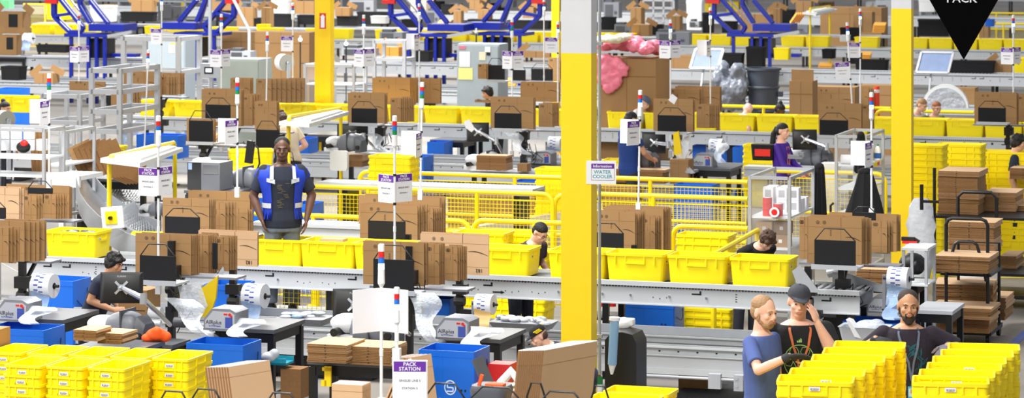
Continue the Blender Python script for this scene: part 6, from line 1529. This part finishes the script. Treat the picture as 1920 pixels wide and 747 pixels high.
far = [ # x0,y0,x1,y1,s,kind
 (86, 0, 130, 36, 62, 'Y'), (168, 10, 214, 40, 62, 'W'), (224, 22, 290, 40, 64, 'K'), (246, 0, 286, 22, 62, 'C'), (296, 12, 342, 38, 66, 'D'), (404, 20, 430, 40, 64, 'K'), (396, 4, 440, 20, 60, 'C'), (444, 14, 475, 50, 62, 'C'), (462, 34, 482, 48, 62, 'K'),
 (490, 14, 506, 56, 66, 'C'), (506, 26, 545, 50, 64, 'K'), (508, 0, 540, 24, 60, 'W'), (556, 28, 592, 46, 64, 'K'), (552, 2, 590, 26, 60, 'C'), (628, 14, 655, 30, 64, 'C'), (630, 30, 668, 48, 64, 'K'), (655, 0, 700, 24, 58, 'G'), (668, 22, 730, 46, 62, 'K'), (694, 30, 724, 44, 66, 'W'), (752, 36, 786, 52, 66, 'K'), (770, 0, 800, 20, 60, 'P'),
 (826, 8, 846, 28, 62, 'K'), (850, 20, 864, 46, 64, 'C'), (876, 36, 940, 54, 64, 'K'), (896, 18, 916, 40, 64, 'C'), (940, 0, 962, 14, 58, 'D'), (880, 0, 900, 18, 60, 'C'), (800, 20, 824, 44, 62, 'M'), (950, 38, 1030, 54, 62, 'K'), (980, 14, 1000, 34, 62, 'C'),
 (1126, 32, 1150, 56, 68, 'K'), (1152, 46, 1184, 66, 70, 'M'), (1182, 14, 1202, 46, 66, 'C'), (1184, 46, 1216, 68, 72, 'C'), (1206, 0, 1262, 44, 58, 'F'), (1216, 46, 1240, 66, 70, 'K'), (1286, 0, 1316, 56, 60, 'W'), (1292, 40, 1310, 52, 66, 'L'), (1258, 30, 1274, 56, 68, 'C'), (1316, 24, 1334, 62, 66, 'K'), (1132, 4, 1160, 34, 60, 'M'),
 (1352, 40, 1378, 62, 68, 'K'), (1388, 26, 1442, 60, 66, 'C'), (1446, 18, 1486, 42, 66, 'K'), (1450, 16, 1462, 44, 67, 'C'), (1492, 2, 1520, 30, 64, 'C'), (1452, 46, 1514, 60, 66, 'M'), (1574, 52, 1610, 76, 68, 'K'), (1642, 0, 1672, 64, 58, 'G'), (1600, 22, 1634, 60, 66, 'C'), (1574, 66, 1590, 78, 72, 'W'),
 (1720, 36, 1776, 68, 66, 'K'), (1722, 0, 1752, 22, 62, 'W'), (1836, 44, 1852, 70, 66, 'C'), (1846, 36, 1862, 50, 68, 'B'), (1774, 114, 1860, 138, 86, 'K'), (1862, 116, 1895, 138, 86, 'C'), (1900, 108, 1925, 138, 84, 'Y'), (1722, 118, 1760, 136, 84, 'K'), (1602, 112, 1660, 134, 84, 'K'), (1398, 88, 1430, 128, 86, 'K'), (1348, 100, 1390, 128, 86, 'K'), (66, 84, 130, 98, 86, 'K'), (0, 124, 40, 150, 86, 'K'), (64, 138, 100, 156, 90, 'C'), (712, 60, 756, 76, 84, 'M'), (714, 88, 748, 112, 88, 'E'), (768, 96, 805, 116, 88, 'K'), (980, 96, 1030, 108, 84, 'C'), (1230, 60, 1290, 84, 78, 'M'), (1540, 92, 1560, 110, 80, 'K'), (1586, 100, 1610, 120, 80, 'K'), (1450, 90, 1478, 112, 82, 'Y'), (430, 96, 470, 110, 90, 'L'), (640, 90, 700, 104, 88, 'G'), (480, 46, 500, 60, 68, 'Y')]
KD = {'Y': (YEL, 'yellow', 'storage crate'), 'W': (WHT, 'white', 'storage crate'), 'K': (BFAB, 'black', 'storage crate'), 'C': (CARD, 'brown', 'carton'), 'D': (DGREY, 'dark grey', 'equipment box'), 'M': (MGREY, 'mid grey', 'equipment box'), 'G': (GALV, 'steel grey', 'equipment box'), 'P': (mat('pale_card', (226, 200, 178)), 'pale beige', 'carton'), 'F': (ALU, 'silver', 'slotted frame'), 'L': (LGREY, 'light grey', 'equipment box'), 'B': (BLUE, 'blue', 'storage crate'), 'E': (mat('amber_box', (214, 150, 60)), 'amber', 'carton')}
WH = [(130, 'in the top left corner region'), (330, 'by the leftmost blue frames'), (480, 'right of the mirrored left blue frame'), (600, 'at the far yellow column'), (720, 'right of the far yellow column'), (880, 'behind the centre blue frame'), (1050, 'left of the white column top'), (1250, 'right of the white column top'), (1350, 'beside the pole left of the third blue frame'), (1480, 'right of the third blue frame'), (1700, 'left of the right yellow column'), (1930, 'around the black triangle')]
SEEN = {}
for (x0, y0, x1, y1, s, kd) in far:
    m, cn, nm = KD[kd]; wh = [w2 for lim, w2 in WH if x0 < lim][0]
    size = 'small' if (x1-x0)*(y1-y0) < 500 else 'large' if (x1-x0)*(y1-y0) > 1300 else 'medium'
    depth = .35; a = pt(x0, y1, s); w_ = (x1-x0)/(s*CT); h = (y1-y0)/s; b = M()
    if kd == 'F':
        for i in range(4): b.box(w_*i/3-.03, 0, 0, w_*i/3+.03, .05, h)
        for i in range(4): b.box(0, .0, h*i/3-.04, w_, .04, h*i/3+.04)
    elif kd in 'YKWB':
        b.loft([b.rrect(w_*.92, depth*.9, .02, 0, w_/2, depth/2), b.rrect(w_*.97, depth*.96, .02, h*.86, w_/2, depth/2), b.rrect(w_, depth, .02, h*.88, w_/2, depth/2), b.rrect(w_, depth, .02, h, w_/2, depth/2), b.rrect(w_-.03, depth-.03, .02, h, w_/2, depth/2), b.rrect(w_*.9, depth*.88, .02, .02, w_/2, depth/2)])
    elif kd in 'CPE':
        b.box(0, 0, 0, w_, depth, h, 0); b.box(w_*.47, -.004, 0, w_*.5, 0, h, 1); b.bar((0, depth/2, h), (-.08, depth/2, h+.1), depth*.9, .01, 0); b.bar((w_, depth/2, h), (w_+.06, depth/2, h+.12), depth*.9, .01, 0)
    else:
        b.box(0, 0, 0, w_, depth, h, 0); b.box(w_*.1, -.02, h*.15, w_*.6, 0, h*.85, 1); b.box(w_*.7, -.03, h*.3, w_*.85, 0, h*.45, 1); b.box(.03, .05, h, w_*.5, depth-.05, h+.06, 1)
    lb = '%s %s %s, %s' % (size, cn, nm, wh) 
    pos = 'upper' if y0 < 14 else 'middle' if y0 < 40 else 'lower'
    lb2 = lb+', %s row' % pos; SEEN[lb2] = SEEN.get(lb2, 0)+1
    if SEEN[lb2] > 1: lb2 = lb2.replace(size, size+['', ' right-hand', ' farther right'][min(2, SEEN[lb2]-1)], 1)
    solo(nm.replace(' ', '_'), b, [m, CARDE if kd in 'CPE' else DGREY], lb2, nm.split()[-1], a, RZ+math.radians((x0*7) % 11-5))
# supports: long benches under the far clutter
for i, (x0, x1, y, s, lb) in enumerate([(60, 300, 42, 63, 'top left'), (390, 600, 50, 64, 'left of the far column'), (620, 830, 50, 64, 'right of the far column'), (840, 1045, 56, 64, 'left of the white column'), (1128, 1345, 68, 69, 'right of the white column'), (1350, 1670, 62, 66, 'left of the right column'), (1720, 1930, 70, 66, 'at the black triangle')]):
    a = fl(x0, s); e = along(a, x1); L = (e-a).length; z = zz(y+1, s); t = thing('long_bench', 'faraway grey packing bench, '+lb, 'bench', a)
    obj('tabletop', M().box(0, 0, z-.06, L, .6, z), GALV, t); x = .2
    while x < L: obj('leg', M().box(x-.03, .05, 0, x+.03, .12, z-.06).box(x-.03, .5, 0, x+.03, .56, z-.06), BLKM, t); x += 2.2
for i, (x0, x1, s) in enumerate([(-20, 600, 52), (640, 1040, 50), (1130, 1660, 50), (1725, 1960, 52)]):   # faraway shelving bays
    a = fl(x0, s); e = along(a, x1); L = (e-a).length; t = thing('storage_shelving', 'faraway grey shelving along the top edge, %s of four from left' % ORD[i], 'shelving', a)
    n = max(2, int(L/2.2)); r = random.Random(i)
    for k in range(n+1): obj('upright', M().box(L*k/n-.04, 0, 0, L*k/n+.04, .8, 3.2), GALV, t)
    for z in (.5, 1.1, 1.7, 2.3): obj('shelf', M().box(0, 0, z-.05, L, .8, z), GALV, t)
for i in range(46):
    x = 20+i*41+random.uniform(-12, 12); s = 50.5; lv = random.choice((.5, 1.1, 1.1)); m, cn = random.choice(((CARD, 'brown'), (CARD, 'brown'), (LGREY, 'grey'), (BFAB, 'black'), (YEL2, 'yellow'), (WHT, 'white')))
    if 590 < x < 640 or 1040 < x < 1120 or 1665 < x < 1720: continue
    p = fl(x, s)+V*.1; w_ = random.uniform(.35, .6); h = random.uniform(.25, .45)
    b = M(); b.box(0, 0, 0, w_, .5, h, 0); b.box(w_*.45, -.004, 0, w_*.5, 0, h, 1); b.box(.02, .02, h, w_-.02, .24, h+.01, 0); b.box(.02, .26, h, w_-.02, .48, h+.01, 0)
    p.z = lv; solo('stored_box', b, [m, DGREY], '%s box on the faraway shelving, %s from the left' % (cn, ORD[i] if i < 20 else '%d-th' % (i+1)), 'box', p, group='boxes on the faraway shelving')
# ================================================================== PEOPLE IN THE HALL
NAVY = mat('navy_cloth', (38, 42, 62), .9, bump=.25, scale=9); DNAVY = mat('dark_navy_tee', (34, 40, 54), .9, bump=.25, scale=9); DPURP = mat('dark_plum_tee', (38, 30, 44), .9, bump=.3, scale=9)
BTEE = mat('black_tee', (20, 20, 24), .9, bump=.3, scale=9); SBLUE = mat('slate_blue_tee', (74, 92, 150), .9, bump=.3, scale=9); RBLUE = mat('royal_blue_cloth', (16, 52, 120), .85, bump=.3); VEST = mat('vest_blue', (12, 54, 180), .6, bump=.2); REFL = mat('reflective_tape', (196, 200, 206), .4)
JEAN = mat('grey_jeans', (110, 118, 130), .9, bump=.2); BEIG = mat('beige_knit', (222, 204, 176), .9, bump=.3); PURJ = mat('purple_jacket', (62, 20, 140), .7, bump=.2); CORAL = mat('coral_top', (244, 130, 122), .8)
# --- bearded man leaning on both blocks
t, sh, LM, Hd, so = person('bearded man in dark printed t-shirt leaning on two blocks of yellow totes', 1703, 545, 240, 1.8, face=-4, turn=2, nod=4, skin=SK_M, hairs=('buzz', mat('stubble', (56, 46, 42), .8)), shirt=DPURP, beard='full', near=True, vs=.008, build=1.14, sleeve=.86,
    arms={-1: ((-.33, .06, 1.27), (-.25, -.12, 1.39), (.6, -.3, -.05), (0, -.3, 1), .7), 1: ((.4, .02, 1.3), (.29, -.17, 1.35), (-.3, -.2, -.3), (.2, -.3, 1), .7)}, gloves={-1: mat('black_glove', (42, 44, 50), .8), 1: mat('grey_glove', (120, 116, 130), .8)}, thumb=-1)
b = M(); r = random.Random(6); TL = mat('teal_shirt_print', (22, 88, 104), .8, var=.4, scale=30)
for k in range(26):
    x0, z0 = r.uniform(-.02, .2), r.uniform(1.0, 1.36); x0 -= .05; ang = r.uniform(0, 3.1); L = r.uniform(.03, .08)
    b.add([(x0-math.cos(ang)*L, -.16, z0-math.sin(ang)*L), (x0+.008, -.16, z0-.012), (x0+math.cos(ang)*L, -.16, z0+math.sin(ang)*L), (x0-.008, -.16, z0+.012)], [(0, 1, 2, 3)])
o = obj('shirt_print', b, TL, t); wrapmesh(o, so, .003)
lanyard(t, so, LM, mat('grey_lanyard', (96, 108, 128), .7), bz=1.06, clipx=.02)
# --- man with cap, hand at face
t, sh, LM, Hd, so = person('man in camouflage cap and black t-shirt holding a hand to his face', 1500, 537, 241, 1.84, face=2, turn=-4, nod=8, tilt=3, skin=SK_L, hairs=('under', HGI), shirt=BTEE, near=True, vs=.008, build=1.25, sleeve=.8, cap_=(mat('camo_cap', (52, 54, 64), .8, var=.6, scale=22), 6),
    arms={-1: ((-.3, .0, 1.15), (-.27, -.12, .93), (-.02, -.05, -.25)), 1: ((.25, -.14, 1.24), (.12, -.165, 1.49), (-.12, .02, .3), (.8, -.6, .2), .25)}, thumb=-1)
GL = mat('lime_print', (150, 190, 110), .7); b = M(); cx, cz, R = -.01, 1.2, .125
def ringp(cx, cz, R, n, w_, k0=0):
    for k in range(n):
        a0, a1 = 2*math.pi*k/n+k0, 2*math.pi*(k+1)/n+k0; P = lambda rr, a: (cx+rr*math.cos(a), -.17, cz+rr*math.sin(a)); b.add([P(R, a0), P(R+w_, a0), P(R+w_, a1), P(R, a1)], [(0, 1, 2, 3)])
ringp(cx, cz, R, 28, .006); ringp(cx, cz, .045, 6, .005); 
for k in range(6):
    a = math.pi/3*k; ringp(cx+.088*math.cos(a), cz+.088*math.sin(a), .036, 6, .004)
for k in range(3): b.add([(cx-.02+.014*k, -.17, 1.352), (cx-.008+.014*k, -.17, 1.352), (cx-.008+.014*k, -.17, 1.362+.008*k), (cx-.02+.014*k, -.17, 1.368+.008*k)], [(0, 1, 2, 3)])
o = obj('shirt_print', b, GL, t); wrapmesh(o, so, .004)
lanyard(t, so, LM, mat('orange_lanyard', (196, 104, 60), .7), bz=.98, clipx=.0)
# --- man in blue tee pointing right
t, sh, LM, Hd, so = person('man in slate blue t-shirt pointing right with a dark glove', 1434, 556, 245, 1.8, face=48, turn=-6, nod=6, skin=SK_L, hairs=('buzz', HBL), shirt=SBLUE, beard='short', near=True, vs=.008, build=.9, sleeve=.75,
    arms={-1: ((-.29, -.19, 1.25), (-.2, -.4, 1.36), (.35, -.5, .03), (.5, .2, .9), .2), 1: ((.24, .04, 1.14), (.24, .0, .9))}, gloves={-1: mat('black_glove')}, thumb=-1)
# --- man in vest
PF = zz(258, 178)-1.83
t, sh, LM, Hd, so = person('man in blue reflective vest standing behind the railing', 529, 258, 178, 1.83, zfeet=PF, face=8, turn=-4, nod=3, skin=SK_D, hairs=('buzz', HB), shirt=DNAVY, pants=JEAN, near=True, vs=.009, build=1.12, sleeve=.8,
    arms={-1: ((-.29, .03, 1.16), (-.21, -.07, .93), (.1, -.05, -.3)), 1: ((.3, .03, 1.16), (.24, -.07, .92), (-.05, -.05, -.3))})
b = M(); tor = [(.93, .168, .12), (1.02, .158, .114), (1.12, .158, .112), (1.24, .17, .12), (1.34, .176, .118), (1.41, .15, .095), (1.455, .1, .07)]
for s0 in (-1, 1):      # two front panels + the back as one open shell
    vs = []; n = 11
    for z, rx, ry in tor:
        for i in range(n):
            q = math.radians(-90+s0*(34+146*i/(n-1)*1.0)); vs.append(((rx*1.12+.03)*math.cos(q), (ry*1.06+.03)*math.sin(q), z))
    b.add(vs, [(k*n+i, k*n+i+1, (k+1)*n+i+1, (k+1)*n+i) for k in range(len(tor)-1) for i in range(n-1)])
o = obj('safety_vest', b, VEST, t); m_ = o.modifiers.new('s', 'SOLIDIFY'); m_.thickness = .008; wrapmesh(o, so, .012); 
b = M()
for s0 in (-1, 1):
    for zc in (1.07,):
        n = 10; vs = []
        for i in range(n):
            q = math.radians(-90+s0*(36+100*i/(n-1))); vs += [(.24*math.cos(q), .19*math.sin(q), zc-.025), (.24*math.cos(q), .19*math.sin(q), zc+.025)]
        b.add(vs, [(2*i, 2*i+2, 2*i+3, 2*i+1) for i in range(n-1)])
    o = obj('reflective_tape', b, REFL, t); wrapmesh(o, so, .022); b = M()
    vs = [(s0*.09, -.17, 1.34), (s0*.19, -.15, 1.36), (s0*.19, -.15, 1.31), (s0*.09, -.17, 1.29)]; b.add(vs, [(0, 1, 2, 3)]); o = obj('reflective_tape', b, REFL, t); wrapmesh(o, so, .022); b = M()
    vs = [(s0*.1, -.15, 1.34), (s0*.145, -.15, 1.34), (s0*.12, -.07, 1.45), (s0*.085, -.07, 1.45)]; b.add(vs, [(0, 1, 2, 3)]); o = obj('reflective_tape', b, REFL, t); wrapmesh(o, so, .022); b = M()
b = M(); r = random.Random(4)
for k in range(16): x0, z0 = r.uniform(-.06, .06), 1.05+.016*k; b.add([(x0-.03, -.17, z0), (x0+.03, -.17, z0), (x0+.02, -.17, z0+.009), (x0-.02, -.17, z0+.01)], [(0, 1, 2, 3)])
o = obj('shirt_print', b, mat('dull_gold_print', (92, 82, 60), .8), t); wrapmesh(o, so, .003)
# platform he stands on
p = fl(474, 179)-V*.3; t = thing('crossover_platform', 'grey crossover platform under the man in the vest', 'platform', (p.x, p.y, 0)); obj('deck', M().box(0, 0, PF-.06, 1.1, 1.0, PF), GALV, t)
for x in (.05, 1.05):
    for y in (.05, .95): obj('leg', M().box(x-.03, y-.03, 0, x+.03, y+.03, PF-.06), GALV, t)
# --- near line workers
t, sh, LM, Hd, so = person('dark-haired man in glasses looking down behind the near totes', 1019, 421, 180, 1.74, face=42, nod=8, turn=4, lean=26, skin=SK_L, hairs=('short', HB), shirt=mat('charcoal_print_tee', (60, 46, 52), .9, var=.6, scale=16), glasses=True, vs=.009,
    arms={-1: ((-.22, -.12, 1.16), (-.1, -.36, 1.08), (.1, -.3, 0)), 1: ((.24, -.1, 1.16), (.1, -.36, 1.08), (-.1, -.3, 0))})
person('brown-haired bent head above the near totes, right of centre', 1446, 440, 178, 1.66, face=25, nod=12, lean=44, skin=SK_L, hairs=('messy', HBR), shirt=BTEE, vs=.01, arms={-1: ((-.22, -.12, 1.16), (-.1, -.36, 1.0)), 1: ((.22, -.12, 1.16), (.1, -.36, 1.0))})
person('dark-haired worker in navy t-shirt behind the left monitor', 219, 475, 196, 1.7, face=62, nod=-6, lean=26, skin=SK_M, hairs=('messy', HB), shirt=NAVY, vs=.009, build=1.05, arms={-1: ((-.2, -.14, 1.16), (-.08, -.36, 1.06), (.1, -.3, 0)), 1: ((.22, -.1, 1.16), (.1, -.34, 1.04), (-.1, -.3, 0))})
t, sh, LM, Hd, so = person('worker in black cap with yellow lettering bending behind the box bundle', 1002, 614, 216, 1.55, face=-78, nod=-22, lean=52, skin=SK_L, hairs=('under', HBR), shirt=NAVY, near=True, vs=.009, cap_=(BFAB, 0),
    arms={-1: ((-.2, -.6, .95), (-.14, -.85, .78), (.05, -.4, 0), (0, 0, 1), .5), 1: ((.2, -.6, .95), (.1, -.85, .78), (-.1, -.3, 0))})
C_ = t
b = M(); b.X = Hd
for k in range(3): b.box(.084, -.02-.012*k+.0, .06+.014*k, .0915, .055-.008*k, .068+.014*k)
b.box(-.05, .095, .05, -.03, .108, .1); obj('cap_lettering', b, YEL2, t)
# --- middle line
t, sh, LM, Hd, so = person('woman in purple jacket with long dark ponytail at the middle line', 1468, 231, 134, 1.68, face=58, nod=4, skin=SK_L, hairs=('pony', HB), shirt=PURJ, vs=.01, build=.9, sleeve=1.75, arms={-1: ((-.18, -.12, 1.14), (-.06, -.36, 1.06), (.1, -.4, 0)), 1: ((.2, -.1, 1.14), (.08, -.34, 1.04), (-.1, -.4, 0))})
o = obj('coral_top', ribbon([(0, -.14, 1.42), (0, -.17, 1.3), (0, -.17, 1.15), (0, -.16, 1.0)], .1), CORAL, t); wrapmesh(o, so, .004)
b = M(); b.cyl((-.05, -.36, 1.02), (.1, -.36, 1.02), .04, 10); obj('cuff', b, CORAL, t)
solo('hand_scanner', M().box(-.1, -.04, 0, .1, .04, .05).box(.06, -.04, .03, .12, .04, .09), MGREY, 'grey scanner held by the woman in the purple jacket', 'scanner', pt(1492, 298, 138))
t_ = solo('tote_bag', M().loft([M().rrect(.3, .2, .05, 0), M().rrect(.34, .22, .05, .22)]), BFAB, 'black bag with red panel left of the purple jacket', 'bag', pt(1432, 300, 134)); obj('red_panel', M().box(-.1, -.12, .06, .12, -.11, .16), RED, t_)
person('worker in blue shirt with black hair seen from behind at middle line', 1186, 210, 130, 1.68, face=120, nod=16, skin=SK_M, hairs=('short', HB), shirt=RBLUE, vs=.011, build=1.05, arms={-1: ((-.2, -.14, 1.16), (-.08, -.36, 1.04), (.1, -.3, 0)), 1: ((.24, -.1, 1.14), (.14, -.34, 1.0), (-.1, -.3, 0))})
person('person in grey cap and white top behind the middle totes', 1213, 182, 113, 1.66, face=60, nod=6, lean=22, skin=SK_L, hairs=('under', HBR), shirt=mat('white_cloth', (220, 222, 226), .9), vs=.013, cap_=(mat('grey_cap', (84, 92, 108), .8), 0))
person('person in beige top bending beneath the lamp hood', 527, 214, 122, 1.6, face=205, nod=20, lean=24, skin=SK_L, hairs=('bun', HBR), shirt=BEIG, vs=.012, build=1.15, arms={-1: ((-.32, -.1, 1.12), (-.2, -.34, .98), (.1, -.3, 0)), 1: ((.3, -.1, 1.12), (.1, -.34, .98), (-.1, -.3, 0))})
person('dark-haired man in profile behind the totes left of the column', 913, 163, 109, 1.7, face=-70, nod=-6, lean=16, skin=SK_M, hairs=('messy', HB), shirt=BTEE, vs=.012)
person('person with pale pink head scarf behind the middle totes', 1406, 198, 113, 1.62, face=150, nod=8, lean=42, skin=SK_L, hairs=('short', mat('pink_scarf', (232, 196, 192), .8)), shirt=mat('pale_grey_cloth', (190, 192, 198), .9), vs=.013)
person('person with black hair and red band behind the middle totes', 1467, 196, 113, 1.62, face=60, nod=-14, lean=42, skin=SK_D, hairs=('bun', HB), shirt=mat('white_cloth'), vs=.013)
t, sh, LM, Hd, so = person('sandy-haired man facing right beside the right yellow column', 1732, 186, 114, 1.76, face=50, nod=-6, lean=30, skin=SK_L, hairs=('short', HBL), shirt=mat('white_cloth'), vs=.01)
t, sh, LM, Hd, so = person('ginger man in glasses right of the sandy-haired man', 1757, 191, 114, 1.74, face=20, nod=-20, lean=32, skin=SK_L, hairs=('short', HGI), shirt=mat('dull_green_cloth', (110, 120, 90), .9), glasses=True, vs=.01)
t, sh, LM, Hd, so = person('dark-haired person in navy top with green patch, right edge', 1911, 252, 140, 1.62, face=75, nod=10, skin=SK_L, hairs=('messy', HB), shirt=mat('dark_teal_cloth', (34, 44, 60), .9), vs=.01, build=1.05)
b = M(); ringp(0, 0, .1, 12, .03) if False else None
b = M()
for q, m in ((0, 0), (1, 1), (2, 2)):
    b.add([(-.25, -.1+.06*j, 1.14+.07*q) for j in (0, 1)]+[(-.25, -.04, 1.2+.07*q), (-.25, -.1, 1.2+.07*q)], [(0, 1, 2, 3)], m)
o = obj('sleeve_patch', b, [mat('orange_patch', (235, 140, 50)), mat('cyan_patch', (90, 200, 215)), mat('green_patch', (120, 210, 60))], t); wrapmesh(o, so, .004)
person('dark-haired person cut by the left edge behind the tan reel', 10, 191, 120, 1.66, face=60, nod=6, skin=SK_M, hairs=('bun', HB), shirt=BTEE, vs=.012)
